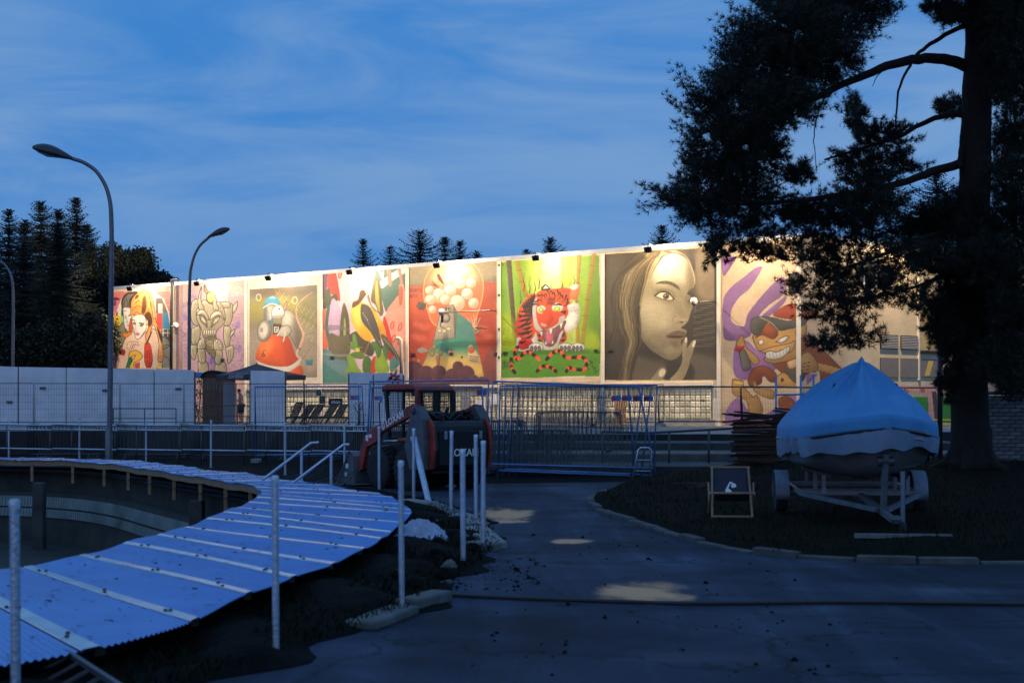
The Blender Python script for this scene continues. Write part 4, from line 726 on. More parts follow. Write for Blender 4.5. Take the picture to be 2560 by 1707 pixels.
for i in range(330):
    k = rr.rand(); j1, j2, j3 = rr.normal(0, 14, 3); u_ = abs(k - .45) * 2; c = [(176, 158, 118), (136, 118, 82), (100, 85, 60), (44, 37, 28), (76, 64, 46)][min(4, int(rr.rand() * 3 + u_ * 2))]
    p.L([(1500 + 210 * k + j1, 115 + 50 * rr.rand()), (1290 + 300 * k + j1, 330 + j2), (1250 + 235 * k + j2, 600 + j3), (1300 + 185 * k + j3, 850 + j1), (1360 + 125 * k + j1, 1000), (1320 + 110 * k + j2, 1180), (1290 + 110 * k + j3, 1372)], c, rr.uniform(3, 8), rr.uniform(.35, .75), 1)
for i in range(70): k = rr.rand(); p.L([(1560 - 60 * k, 140 + 40 * rr.rand()), (1300 - 30 * k, 330 + 60 * rr.rand()), (1190 + 70 * rr.rand(), 560), (1230 + 50 * rr.rand(), 820), (1180 + 90 * rr.rand(), 1060)], [(110, 94, 68), (60, 50, 38)][rr.randint(2)], rr.uniform(2, 6), .4, 3)
for i in range(60): k = rr.rand(); p.L([(1700 + 60 * k, 110 + 20 * k), (1640 - 60 * k + 30 * rr.rand(), 220), (1570 - 50 * k, 400 + 60 * k), (1500 - 20 * k, 640)], [(206, 186, 140), (150, 128, 88), (80, 66, 48)][rr.randint(3)], 4, .5, 1)
for i in range(30): k = rr.rand(); p.L([(1780 + 60 * k, 105), (1930 + 20 * k, 150 + 20 * k), (2000 + 20 * k, 300 + 30 * k), (2030, 430)], [(190, 170, 130), (90, 76, 54)][rr.randint(2)], 4, .5, 1)
for i in range(110):                                     # scratchy dry-brush texture over the cheek and brow
    x, y = rr.uniform(1500, 1980), rr.uniform(160, 1120); l = rr.uniform(20, 70); a = rr.uniform(-.5, .9) + 1.2; q = p.a[min(p.h - 1, int((y - p.y0) * p.q)), min(p.w - 1, int((x - p.x0) * p.q))]
    if q.mean() > .42: p.L([(x, y), (x + l * math.cos(a), y + l * math.sin(a))], [(120, 104, 74), (226, 210, 172), (140, 122, 90)][rr.randint(3)], 3, .22, 1)
m = p.P([(1905, 1180), (1900, 1060), (1915, 990), (1940, 950), (1955, 970), (1950, 1060), (1990, 1000), (2020, 980), (2035, 1000), (2010, 1090), (1980, 1180), (1960, 1260), (1900, 1372), (1780, 1372), (1860, 1280)], LT); p.shade(m, [(1940, 1060), (1990, 1090), (1960, 1260), (1900, 1372), (1880, 1372)], (140, 122, 90), .7, 18); p.E(2018, 1015, 14, 34, (224, 208, 174), rot=20); p.E(1940, 980, 11, 28, (224, 208, 174))
m = p.P([(1600, 1372), (1640, 1310), (1690, 1250), (1735, 1255), (1740, 1300), (1710, 1372)], LT); p.E(1705, 1300, 32, 46, (222, 206, 170), rot=30, line=(130, 112, 84), lw=4); p.shade(p.mask([(1740, 1180), (1990, 1200), (2010, 1372), (1720, 1372), (1760, 1290)]) * (1 - p.mask([(1905, 1180), (1900, 1060), (1960, 1060), (1980, 1180), (1960, 1260), (1900, 1372), (1780, 1372), (1860, 1280)])), [(1760, 1190), (2000, 1220), (2000, 1372), (1730, 1372)], (58, 50, 40), .8, 20)
p.rect(1110, 1374, 2300, 1900, (210, 184, 148)); p.rect(2262, 10, 2300, 1900, (212, 186, 156)); p.rect(1110, 10, 1126, 1900, (212, 190, 156)); PAINTS[6] = p
# ---- 8: cartoon ape with cap (crop 1760,560 scale 3.0156)
p = Paint(1760, 560, 3.0156, 100, 60, 1120, 1560, (214, 184, 148)); p.vol = 0.5; VI = (168, 116, 170)
p.P([(140, 250), (240, 250), (200, 330), (145, 390)], VI); p.P([(390, 330), (440, 330), (350, 480), (260, 560), (205, 660), (215, 740), (300, 770), (330, 680), (420, 560), (520, 450), (600, 400), (610, 520), (480, 620), (380, 740), (340, 850), (180, 880), (142, 800), (145, 580), (200, 480), (300, 400)], VI)
p.P([(500, 690), (600, 600), (620, 540), (520, 620), (440, 690)], VI); p.P([(240, 900), (220, 1060), (250, 1160), (400, 1170), (560, 1080), (580, 1000), (420, 960), (320, 880)], VI); p.P([(160, 1500), (170, 1400), (260, 1310), (380, 1450), (560, 1380), (700, 1300), (700, 1400), (560, 1470), (400, 1520), (150, 1520)], VI); p.P([(580, 1320), (720, 1280), (740, 1340), (620, 1420)], VI); p.P([(760, 1120), (860, 1130), (780, 1210)], VI)
BR = (150, 74, 26); FC = (206, 154, 84); LN = (88, 50, 24)
p.P([(430, 930), (500, 900), (720, 870), (860, 920), (1000, 1050), (1120, 1180), (1120, 1220), (900, 1210), (860, 1100), (700, 1160), (560, 1100)], BR, line=LN, lw=5); p.P([(820, 1040), (1120, 1120), (1120, 1160), (860, 1100)], FC)
p.P([(330, 1180), (370, 1090), (450, 1070), (530, 1110), (560, 1180), (500, 1190), (440, 1130), (430, 1200), (350, 1220)], BR, line=LN, lw=5); p.P([(560, 1320), (640, 1300), (740, 1420), (640, 1480), (580, 1420)], BR, line=LN, lw=4); p.P([(380, 1170), (420, 1240), (520, 1250), (520, 1320), (380, 1260)], FC, line=LN, lw=4)
m = p.P([(545, 1150), (600, 1120), (660, 1160), (720, 1220), (600, 1230), (545, 1210)], FC, line=LN, lw=4); p.E(590, 1175, 12, 16, LN)
p.P([(215, 1170), (290, 1180), (300, 1220), (330, 1260), (370, 1300), (400, 1290), (440, 1380), (430, 1450), (390, 1465), (340, 1420), (320, 1330), (220, 1280)], FC, line=LN, lw=5); p.L([(230, 1190), (290, 1200)], (230, 190, 70), 12)
p.P([(610, 1080), (700, 1000), (740, 1060), (760, 1160), (700, 1200), (640, 1150)], (96, 84, 64), line=LN, lw=4); p.P([(630, 1040), (680, 1010), (710, 1060), (650, 1090)], (226, 176, 120))
p.P([(690, 1140), (720, 1010), (790, 965), (850, 1040), (850, 1110), (760, 1120)], FC, line=LN, lw=5)
for k in range(3): p.L([(720, 1060 + k * 24), (800, 1040 + k * 26)], LN, 5)
m = p.P([(380, 900), (370, 840), (420, 780), (560, 800), (700, 780), (760, 860), (740, 940), (700, 1000), (640, 1030), (520, 1050), (450, 1020), (480, 980), (410, 950)], FC, line=LN, lw=6); p.P([(390, 860), (400, 790), (470, 760), (560, 820), (520, 870), (440, 840)], BR); p.P([(430, 760), (500, 750), (560, 810), (480, 830)], (170, 84, 34)); p.P([(690, 800), (740, 760), (790, 900), (730, 960), (700, 880)], BR)
p.P([(540, 890), (600, 850), (640, 850), (600, 890)], (236, 228, 206), line=LN, lw=5); p.P([(410, 880), (440, 870), (450, 900), (420, 910)], (236, 228, 206), line=LN, lw=4); p.P([(420, 960), (500, 930), (640, 900), (690, 880), (660, 960), (540, 990), (470, 975)], (216, 164, 92), line=LN, lw=5)
m = p.P([(460, 1000), (480, 960), (560, 960), (640, 920), (640, 960), (580, 1010), (500, 1020)], (232, 226, 208), line=LN, lw=5)
for k in range(6): p.L([(490 + k * 26, 965 - k * 6), (500 + k * 24, 1015 - k * 9)], (150, 140, 120), 4)
p.L([(465, 990), (620, 945)], (150, 140, 120), 3); p.E(740, 800, 34, 60, FC, rot=10, line=LN, lw=5)
p.P([(350, 790), (360, 720), (420, 695), (520, 705), (640, 730), (760, 700), (760, 760), (640, 790), (560, 800), (480, 740), (420, 830), (370, 830)], (92, 86, 72), line=(60, 54, 44), lw=5); p.P([(520, 690), (580, 630), (660, 600), (760, 620), (860, 690), (780, 720), (640, 720)], (170, 70, 34)); p.L([(420, 700), (500, 740), (560, 800)], (200, 192, 176), 4)
p.P([(240, 900), (280, 840), (300, 860), (320, 930), (400, 1000), (420, 1040), (380, 1060), (330, 1010), (280, 1000)], FC, line=LN, lw=5); p.P([(265, 960), (310, 950), (355, 1080), (300, 1105), (285, 1080)], (134, 126, 108), line=(70, 64, 54), lw=5); p.P([(230, 940), (300, 915), (300, 940), (250, 960)], (206, 50, 40))
PAINTS[7] = p

def mural_material():
    M = bpy.data.materials.new('painted_brick'); M.use_nodes = True; nt = M.node_tree; N = nt.nodes; L = nt.links; p = N['Principled BSDF']
    at_ = N.new('ShaderNodeAttribute'); at_.attribute_name = 'paint'; uv = N.new('ShaderNodeUVMap'); uv.uv_map = 'wall'
    br = N.new('ShaderNodeTexBrick'); br.inputs['Scale'].default_value = 1; br.inputs['Brick Width'].default_value = .25; br.inputs['Row Height'].default_value = .083; br.inputs['Mortar Size'].default_value = .007; br.inputs['Mortar Smooth'].default_value = .3
    br.inputs['Color1'].default_value = (1, 1, 1, 1); br.inputs['Color2'].default_value = (.93, .93, .93, 1); br.inputs['Mortar'].default_value = (.70, .68, .66, 1); L.new(uv.outputs[0], br.inputs['Vector'])
    n = N.new('ShaderNodeTexNoise'); n.inputs['Scale'].default_value = .9; n.inputs['Detail'].default_value = 7; L.new(uv.outputs[0], n.inputs['Vector'])
    r = N.new('ShaderNodeMapRange'); r.inputs[1].default_value = .3; r.inputs[2].default_value = .7; r.inputs[3].default_value = .84; r.inputs[4].default_value = 1.06; L.new(n.outputs['Fac'], r.inputs[0])
    m1 = N.new('ShaderNodeMix'); m1.data_type = 'RGBA'; m1.blend_type = 'MULTIPLY'; m1.inputs[0].default_value = 1; L.new(at_.outputs['Color'], m1.inputs[6]); L.new(br.outputs['Color'], m1.inputs[7])
    m2 = N.new('ShaderNodeMix'); m2.data_type = 'RGBA'; m2.blend_type = 'MULTIPLY'; m2.inputs[0].default_value = 1; L.new(m1.outputs[2], m2.inputs[6]); L.new(r.outputs[0], m2.inputs[7])
    L.new(m2.outputs[2], p.inputs['Base Color']); p.inputs['Roughness'].default_value = .62
    b = N.new('ShaderNodeBump'); b.inputs['Strength'].default_value = .6; b.inputs['Distance'].default_value = .008; b.invert = True; L.new(br.outputs['Fac'], b.inputs['Height']); L.new(b.outputs[0], p.inputs['Normal']); return M
MURM = mural_material()
def wall_grid(name, P3, paint, s0, s1, z0, z1, parent, res=34, pxf=px_of):
    nx, nz = max(2, int((s1 - s0) * res)), max(2, int((z1 - z0) * res)); ss = np.linspace(s0, s1, nx); zz = np.linspace(z0, z1, nz)
    SS, ZZ = np.meshgrid(ss, zz); V = np.array([P3(0, 0), P3(1, 0)]); o = V[0]; d = V[1] - V[0]
    co = np.stack([o[0] + d[0] * SS, o[1] + d[1] * SS, ZZ], -1).reshape(-1, 3)
    me = bpy.data.meshes.new(name); nv = nx * nz; idx = np.arange(nv).reshape(nz, nx)
    q = np.stack([idx[:-1, :-1], idx[:-1, 1:], idx[1:, 1:], idx[1:, :-1]], -1).reshape(-1, 4)
    me.vertices.add(nv); me.vertices.foreach_set('co', co.ravel()); me.loops.add(q.size); me.loops.foreach_set('vertex_index', q.ravel().astype(np.int32))
    me.polygons.add(len(q)); me.polygons.foreach_set('loop_start', np.arange(0, q.size, 4, dtype=np.int32)); me.polygons.foreach_set('loop_total', np.full(len(q), 4, np.int32)); me.update(calc_edges=True)
    X = co[:, 0]; Y = co[:, 1]; px = 1280 + X / Y * F; py = HZ - (co[:, 2] - EYE) / Y * F
    c = np.clip(paint(px, py, SS.ravel(), ZZ.ravel()), 0, 1); c = c ** 2.45 * .92
    a = me.color_attributes.new('paint', 'FLOAT_COLOR', 'POINT'); a.data.foreach_set('color', np.concatenate([c, np.ones((nv, 1))], 1).astype(np.float32).ravel())
    uv = me.uv_layers.new(name='wall'); sv = np.stack([SS.ravel(), ZZ.ravel()], -1)[q.ravel()]; uv.data.foreach_set('uv', sv.astype(np.float32).ravel())
    ob = bpy.data.objects.new(name, me); COL.objects.link(ob); me.materials.append(MURM); ob.parent = parent; return ob
bld = thing('mural_building', 'long flat roofed brick building covered with eight large painted murals', 'building', (0, 0, 0))
BX = [283, 440, 614, 803, 1018, 1250, 1508, 1800, 2000]
MLAB = ['pop art mural of a startled couple', 'mural of a horned grey armoured figure', 'mural of a grey rodent on an orange cone', 'mural of a yellow bird among leaves', 'mural of an orange balloon shape with a machine', 'mural of a roaring orange tiger in green bamboo', 'sepia mural portrait of a woman', 'mural of a grinning cartoon ape in a cap']
BS = [s_of(x) for x in BX]
GLASSBAY = {2: (700, 803), 3: (806, 1014), 4: (1022, 1240), 5: (1252, 1502), 6: (1512, 1786)}
for i in range(8):
    PT = PAINTS[i]; PT.grain(.05)
    z0 = MUR0 if i in GLASSBAY else BASE
    o = wall_grid('mural', lambda s, z: np.array(W3(s, z)), lambda px, py, s, z, PT=PT: PT.sample(px, py), BS[i], BS[i + 1], z0, ROOF - .12, bld); o['label'] = MLAB[i]
# the face to the right of the corner: pale brick with a band of purple, orange and green paint
C0 = WP0 + WD * S_R; RD = np.array((7.7, 5.5)); RD /= np.linalg.norm(RD); RN = np.array((RD[1], -RD[0]))
def R3(s, z, out=0.0): p = C0 + RD * s + RN * out; return Vector((p[0], p[1], z))
def rs_of(px): r = (px - 1280) / F; return (r * C0[1] - C0[0]) / (RD[0] - r * RD[1])
def right_paint(px, py, s, z):
    c = np.empty((len(px), 3)); c[:] = np.array((220, 196, 158)) / 255.
    inm = px < 2112
    a = PAINTS[7].sample(px, py); c[inm] = a[inm]
    g = (z < 2.62) & (px > 2120); c[g] = np.array((222, 168, 150)) / 255.
    for cx, w in ((2215, 30), (2290, 32), (2380, 34), (2460, 34)):
        e = (px > 2120) & (np.abs(px - cx) < w * (1.0 - .22 * np.clip((z - .9) / 1.7, 0, 1) ** 3)) & (z < 2.1); c[e] = np.array((70, 150, 50)) / 255.
        e = ((px - cx) / w) ** 2 + ((z - 2.1) / .28) ** 2 < .9; c[e & (z >= 2.1)] = np.array((190, 180, 150)) / 255.
    for cx in (2252, 2335): e = (np.abs(px - cx - (2.4 - z) * 6) < 6) & (z < 2.35) & (z > .9); c[e] = np.array((96, 76, 66)) / 255.
    e = (z < 1.12) & (px > 2120); c[e] = np.array((200, 200, 60)) / 255.
    for cx, cz, r in ((2306, 2.42, .12), (2270, 2.35, .06), (2210, 2.4, .14)): e = ((px - cx) / 55) ** 2 + (z - cz) ** 2 < r * r; c[e] = np.array((206, 90, 90)) / 255.
    return c
R_END = rs_of(2640)
o = wall_grid('side_wall', lambda s, z: np.array(R3(s, z)), right_paint, 0.002, R_END, BASE, ROOF - .12, bld, 20); o['label'] = 'pale brick side wall with green painted arches along its foot'
# back of the building and roof
PALE = mat('pale_masonry', (.55, .48, .38), .8, 0, .12, .8, .2, 20); TRIM = mat('pale_trim', (.62, .54, .42), .7, 0, .1, 2)
A = W3(S_L, 0); Bc = W3(S_R, 0); Re = R3(R_END, 0); bk = Vector((WD[1] * -1, WD[0], 0)) * 14
if bk.y < 0: bk = -bk
m = MB(); q = [(A.x, A.y), (Bc.x, Bc.y), (Re.x, Re.y), (Re.x + bk.x, Re.y + bk.y), (A.x + bk.x, A.y + bk.y)]; n = 5
m.add([(x, y, BASE) for x, y in q] + [(x, y, ROOF - .12) for x, y in q], [(2, 3, 8, 7), (3, 4, 9, 8), (4, 0, 5, 9), (5, 6, 7, 8, 9)]); m.build('rear_walls_and_roof', PALE, bld)
m = MB(); a, b = W3(S_L - .05, ROOF, .12), W3(S_R + .1, ROOF, .12); a0, b0 = W3(S_L - .05, ROOF, -.3), W3(S_R + .1, ROOF, -.3); h = Vector((0, 0, .14))
m.add([a - h, b - h, b0 - h, a0 - h, a + h * .4, b + h * .4, b0 + h * .4, a0 + h * .4], [(0, 1, 2, 3), (4, 5, 6, 7), (0, 1, 5, 4), (1, 2, 6, 5), (2, 3, 7, 6), (3, 0, 4, 7)]); m.build('roof_edge', mat('roof_edge_metal', (.42, .42, .43), .4, .6, .1, 2), bld)
m = MB(); a, b = R3(.15, ROOF, .12), R3(R_END, ROOF, .12); a0, b0 = R3(.15, ROOF, -.3), R3(R_END, ROOF, -.3)
m.add([a - h, b - h, b0 - h, a0 - h, a + h * .4, b + h * .4, b0 + h * .4, a0 + h * .4], [(0, 1, 2, 3), (4, 5, 6, 7), (0, 1, 5, 4), (1, 2, 6, 5), (2, 3, 7, 6), (3, 0, 4, 7)]); m.build('roof_edge', MATS['roof_edge_metal'], bld)
def wbox(P3, s0, s1, z0, z1, o0, o1, name, ma, parent=bld, **k):
    m = MB(); vs = []
    for o_ in (o0, o1):
        for (s_, z_) in ((s0, z0), (s1, z0), (s1, z1), (s0, z1)): vs.append(P3(s_, z_, o_))
    m.add(vs, [(0, 1, 2, 3), (4, 5, 6, 7), (0, 1, 5, 4), (1, 2, 6, 5), (2, 3, 7, 6), (3, 0, 4, 7)]); return m.build(name, ma, parent, **k)
for x in (614, 803, 1018, 1248, 1507, 1797): s = s_of(x); wbox(W3, s - .09, s + .09, BASE, ROOF - .16, -.05, .035, 'pilaster', TRIM)
wbox(W3, S_R - .16, S_R + .02, BASE, ROOF - .16, -.05, .02, 'corner_post', TRIM)
# glass block windows: sill beam above, blocks, plinth below
def glass_material():
    M = bpy.data.materials.new('glass_block'); M.use_nodes = True; nt = M.node_tree; N = nt.nodes; L = nt.links; p = N['Principled BSDF']
    oi = N.new('ShaderNodeObjectInfo'); r = N.new('ShaderNodeValToRGB'); r.color_ramp.elements[0].color = (.38, .34, .25, 1); r.color_ramp.elements[1].color = (.58, .53, .40, 1); L.new(oi.outputs['Random'], r.inputs[0])
    L.new(r.outputs[0], p.inputs['Base Color']); p.inputs['Roughness'].default_value = .22
    ms = N.new('ShaderNodeMapRange'); ms.inputs[3].default_value = .09; ms.inputs[4].default_value = .20; L.new(oi.outputs['Random'], ms.inputs[0])      # the hall behind is lit
    p.inputs['Emission Color'].default_value = (1, .76, .42, 1); L.new(ms.outputs[0], p.inputs['Emission Strength'])
    tc = N.new('ShaderNodeTexCoord'); n = N.new('ShaderNodeTexNoise'); n.inputs['Scale'].default_value = 9; L.new(tc.outputs['Object'], n.inputs['Vector']); b = N.new('ShaderNodeBump'); b.inputs['Strength'].default_value = .5; b.inputs['Distance'].default_value = .02; L.new(n.outputs['Fac'], b.inputs['Height']); L.new(b.outputs[0], p.inputs['Normal']); return M
GLB = glass_material(); MORT = mat('block_mortar', (.55, .44, .28), .8, 0, .2, 3)
bw, bh = .262, .262
m = MB(); c = .018; vs = [(-bw / 2 + c, 0, -bh / 2 + c), (bw / 2 - c, 0, -bh / 2 + c), (bw / 2 - c, 0, bh / 2 - c), (-bw / 2 + c, 0, bh / 2 - c)]; k = .05
vs += [(-bw / 2 + k, -.035, -bh / 2 + k), (bw / 2 - k, -.035, -bh / 2 + k), (bw / 2 - k, -.035, bh / 2 - k), (-bw / 2 + k, -.035, bh / 2 - k)]
m.add(vs, [(0, 1, 5, 4), (1, 2, 6, 5), (2, 3, 7, 6), (3, 0, 4, 7), (4, 5, 6, 7)]); blockme = m.mesh('glass_block'); blockme.materials.append(GLB)
ang = math.atan2(WD[1], WD[0]); rest = MB(); cnt = 0; Rz = Matrix.Rotation(ang, 4, 'Z')
for i, (xa, xb) in GLASSBAY.items():
    s0, s1 = BS[i] + .12, BS[i + 1] - .12
    if i == 6: s1 = s_of(1782)
    wbox(W3, s0 - .02, s1 + .02, MUR0 - .02, MUR0 + .13, -.05, .10, 'sill_beam', TRIM); wbox(W3, s0 - .1, s1 + .1, BASE, 1.10, -.05, .05, 'plinth', CONC)
    wbox(W3, BS[i], BS[i + 1], BASE, MUR0 - .02, -.3, -.045, 'window_backing', MORT)
    if i == 6: wbox(W3, s1, BS[7], BASE, MUR0, -.04, .0, 'wall_pier', TRIM)
    zt = MUR0 - .05; nr = int((zt - 1.12) / bh); nc = int((s1 - s0) / bw)
    for r_ in range(nr):
        for c_ in range(nc):
            s, z = s0 + (c_ + .5) * bw, 1.13 + (r_ + .5) * bh; px, py = px_of(s, z); hid = px < 712 or 872 < px < 1012
            if not hid and cnt < 298 and i in (2, 3, 5, 6):
                o = child('glass_block', blockme, bld); o.location = W3(s, z, 0); o.rotation_euler = (0, 0, ang); cnt += 1
            else: M4 = Matrix.Translation(W3(s, z, 0)) @ Rz; rest.add([M4 @ v.co for v in blockme.vertices], [tuple(f.vertices) for f in blockme.polygons])
if rest.v: tag(rest.build('glass_blocks', GLB, bld), kind='stuff')
# door, notice boards and posters on the lower wall
def wrect(px0, py0, px1, py1, out, name, ma, th=.03, P=W3, so=s_of, D=None):
    s0, z0 = wall_px(px0, py1); s1, z1 = wall_px(px1, py0); return wbox(P, s0, s1, z0, z1, out, out + th, name, ma)
wrect(1155, 985, 1178, 1062, .05, 'door', mat('grey_door', (.2, .2, .22), .5, 0, .1, 3)); wrect(1500, 965, 1516, 1050, .06, 'painted_pier', mat('blue_grey_paint', (.10, .14, .20), .6, 0, .6, 6), .02)
wrect(1545, 1002, 1572, 1075, .25, 'leaning_board', mat('orange_board', (.62, .30, .12), .6, 0, .1, 3), .02)
for (x0, y0, x1, y1) in ((1190, 1000, 1215, 1040), (1228, 985, 1244, 1010)): wrect(x0, y0, x1, y1, .06, 'poster', mat('poster_white', (.7, .66, .62), .6, 0, .25, 5), .01)
def wline(pxs, out, r, name, ma, n=6):
    m = MB(); m.tube([W3(*wall_px(x, y), out) for x, y in pxs], r, n); return m.build(name, ma, bld, smooth=True)
DK = mat('dark_pipe', (.03, .03, .032), .5, .2, .2, 4)
wline([(432, 930), (433, 706), (433, 703)], .12, .09, 'downpipe', DK); wline([(433, 706), (434, 700), (440, 697), (448, 697), (452, 701)], .12, .08, 'downpipe_bend', DK)
wline([(1008, 940), (1008, 852), (1004, 846), (996, 845)], .14, .10, 'vent_pipe', mat('grey_pipe', (.3, .27, .22), .5, .3, .1, 3))
LENSW = mat('lamp_cover', (.30, .28, .25), .4, 0, .05, 3)
for (x, y, x2) in ((1121, 783, 1240), (1750, 757, 1788), (458, 816, 445)):     # small fittings on brackets
    s, z = wall_px(x, y); s2, _ = wall_px(x2, y); m = MB(); m.tube([W3(s2, z, .02), W3(s2, z, .5), W3(s, z, .5)], .03, 6); br_ = m.build('bracket', DK, bld)
    m = MB(); m.lathe([(.04, -.2), (.15, -.12), (.17, .0), (.12, .12), (.03, .16)], W3(s, z + .05, .55), 12); m.build('camera_dome', LENSW, bld, smooth=True)
    m = MB(); m.box(W3(s, z - .28, .5), (.12, .12, .42)); m.build('junction_box', DK, bld, bevel=.01)
for (x, y) in ((1128, 884), (556, 899), (1262, 882), (1490, 876), (1525, 875), (830, 893), (1033, 886), (1240, 884), (1240, 955), (1757, 1000)): wrect(x - 4, y - 3, x + 5, y + 3, .0, 'wall_plate', DK, .03)
for y in (660, 735, 820, 890): wrect(1247, y, 1251, y + 6, .04, 'wall_clip', DK, .03)
# side face: windows, louvres, shutters
def rrect(px0, px1, z0, z1, out, name, ma, th=.04, parent=bld): return wbox(R3, rs_of(px0), rs_of(px1), z0, z1, out, out + th, name, ma, parent)
SHUT = mat('grey_shutter', (.17, .14, .12), .6, 0, .1, 3); LOUV = mat('louvre', (.5, .44, .36), .5, .2, .1, 3); HOLE = mat('dark_opening', (.012, .011, .01), .6, 0, 0)
def zpx(px, py): s = rs_of(px); Y = C0[1] + RD[1] * s; return EYE - (py - HZ) / F * Y
for x0, x1 in ((2200, 2245), (2251, 2294)):
    rrect(x0, x1, zpx(2247, 943), zpx(2247, 895), .0, 'shutter', SHUT); rrect(x0, x1, zpx(2247, 873), zpx(2247, 838), .0, 'louvre_backing', HOLE, .02)
    z0, z1 = zpx(2247, 872), zpx(2247, 840)
    for k in range(8): z = z0 + (z1 - z0) * (k + .3) / 8; rrect(x0 + 1, x1 - 1, z, z + .035, .025, 'louvre_slat', LOUV, .05)
YEL = mat('ochre_panel', (.55, .36, .08), .6, 0, .1, 3)
rrect(2299, 2345, zpx(2320, 942), zpx(2320, 898), .0, 'shutter', SHUT); m = MB(); s0 = rs_of(2309); s1 = rs_of(2322); s2 = rs_of(2332); s3 = rs_of(2319); za, zb = zpx(2320, 940), zpx(2320, 902); m.add([R3(s0, za, .05), R3(s1, za, .05), R3(s2, zb, .05), R3(s3, zb, .05)], [(0, 1, 2, 3)]); m.build('painted_stripe', YEL, bld)
rrect(2297, 2345, zpx(2320, 883), zpx(2320, 878), .0, 'window_ledge', HOLE, .12); rrect(2299, 2343, zpx(2320, 876), zpx(2320, 770), .0, 'window', mat('ochre_window', (.42, .28, .10), .3, 0, .4, 1.5), .02)
for x0, x1, y0, y1 in ((2160, 2188, 650, 720), (2198, 2228, 668, 720), (1972, 2036, 682, 735)):
    if x0 < 2000:
        wrect(x0, y0, 1998, y1, .005, 'window', HOLE, .02); continue
    rrect(x0, x1, zpx(x0, y1), zpx(x0, y0), .0, 'window', HOLE, .02); rrect(x0 - 3, x0, zpx(x0, y1), zpx(x0, y0), .0, 'window_frame', WHITEP, .05); rrect(x1, x1 + 3, zpx(x0, y1), zpx(x0, y0), .0, 'window_frame', WHITEP, .05)
rrect(2294, 2298, zpx(2296, 950), zpx(2296, 640), .0, 'pilaster', TRIM, .06)
# ------------------------------------------------------------------ floodlights on arms below the roof edge
LAMPS = [(323, 722, 'couple'), (491, 709, 'horned armoured figure'), (670, 694, 'rodent'), (873, 680, 'bird'), (1091, 664, 'orange balloon'), (1339, 645, 'tiger'), (1620, 625, "woman's portrait"), (1880, 606, 'cartoon ape')]
FLOOD_W = 215.0
def floodlight(P3, s, z, label, dirn):
    t = thing('floodlight', label, 'floodlight', P3(s, z, 1.35), 0, 'floodlights along the roof edge'); o = Vector(t.location); nd = Vector((*dirn, 0))
    m = MB(); a = P3(s, ROOF - .06, .12) - o; m.tube([a, Vector((0, 0, ROOF - .06 - z + .03)), Vector((0, 0, .1))], .018, 6); m.build('arm', DK, t)
    rot = Matrix.Rotation(math.atan2(nd.y, nd.x), 3, 'Z') @ Matrix.Rotation(R(24), 3, 'Y'); m = MB(); m.box((0, 0, 0), (.12, .34, .24), rot); m.build('housing', BLACK, t, bevel=.015)
    m = MB(); m.box(rot @ Vector((-.066, 0, 0)), (.008, .28, .18), rot); m.build('lens', mat('lit_lens', (1, .9, .7), .4, 0, 0, emit=(1, .82, .55), estr=6), t)
    # asymmetric wall-washer optics: the beam is stronger along the wall than straight at it
    L = bpy.data.lights.new('floodlight_lamp', 'SPOT'); L.energy = FLOOD_W; L.color = (1.0, .81, .56); L.spot_size = R(172); L.spot_blend = .12; L.shadow_soft_size = .10; L.use_nodes = True
    nt = L.node_tree; N = nt.nodes; K_ = nt.links; em = N['Emission']; tc = N.new('ShaderNodeTexCoord'); sp = N.new('ShaderNodeSeparateXYZ'); K_.new(tc.outputs['Normal'], sp.inputs[0])
    def mm(op, a, b=None):
        n = N.new('ShaderNodeMath'); n.operation = op
        for i, v in enumerate((a, b)):
            if v is None: continue
            if isinstance(v, (int, float)): n.inputs[i].default_value = v
            else: K_.new(v, n.inputs[i])
        return n.outputs[0]
    cz = mm('MAXIMUM', mm('ABSOLUTE', sp.outputs[2]), .10); K_.new(mm('ADD', mm('POWER', cz, -1.75), mm('MULTIPLY', mm('POWER', cz, 5.0), 1.6)), em.inputs['Strength'])
    lo = bpy.data.objects.new('floodlight_lamp', L); COL.objects.link(lo); lo.parent = t; lo.location = -nd * .14 + Vector((0, 0, -.02))
    lo.rotation_euler = (-nd).to_track_quat('-Z', 'Y').to_euler(); return t
for (x, y, what) in LAMPS:
    r = (x - 1280) / F; P = WP0 + WN * 1.35; s = (r * P[1] - P[0]) / (WD[0] - r * WD[1]); floodlight(W3, s, 8.62, 'small black floodlight on a thin arm above the ' + what + ' mural', WN)
floodlight(R3, rs_of(2215), 8.62, 'small black floodlight above the side wall windows behind the pine', RN)
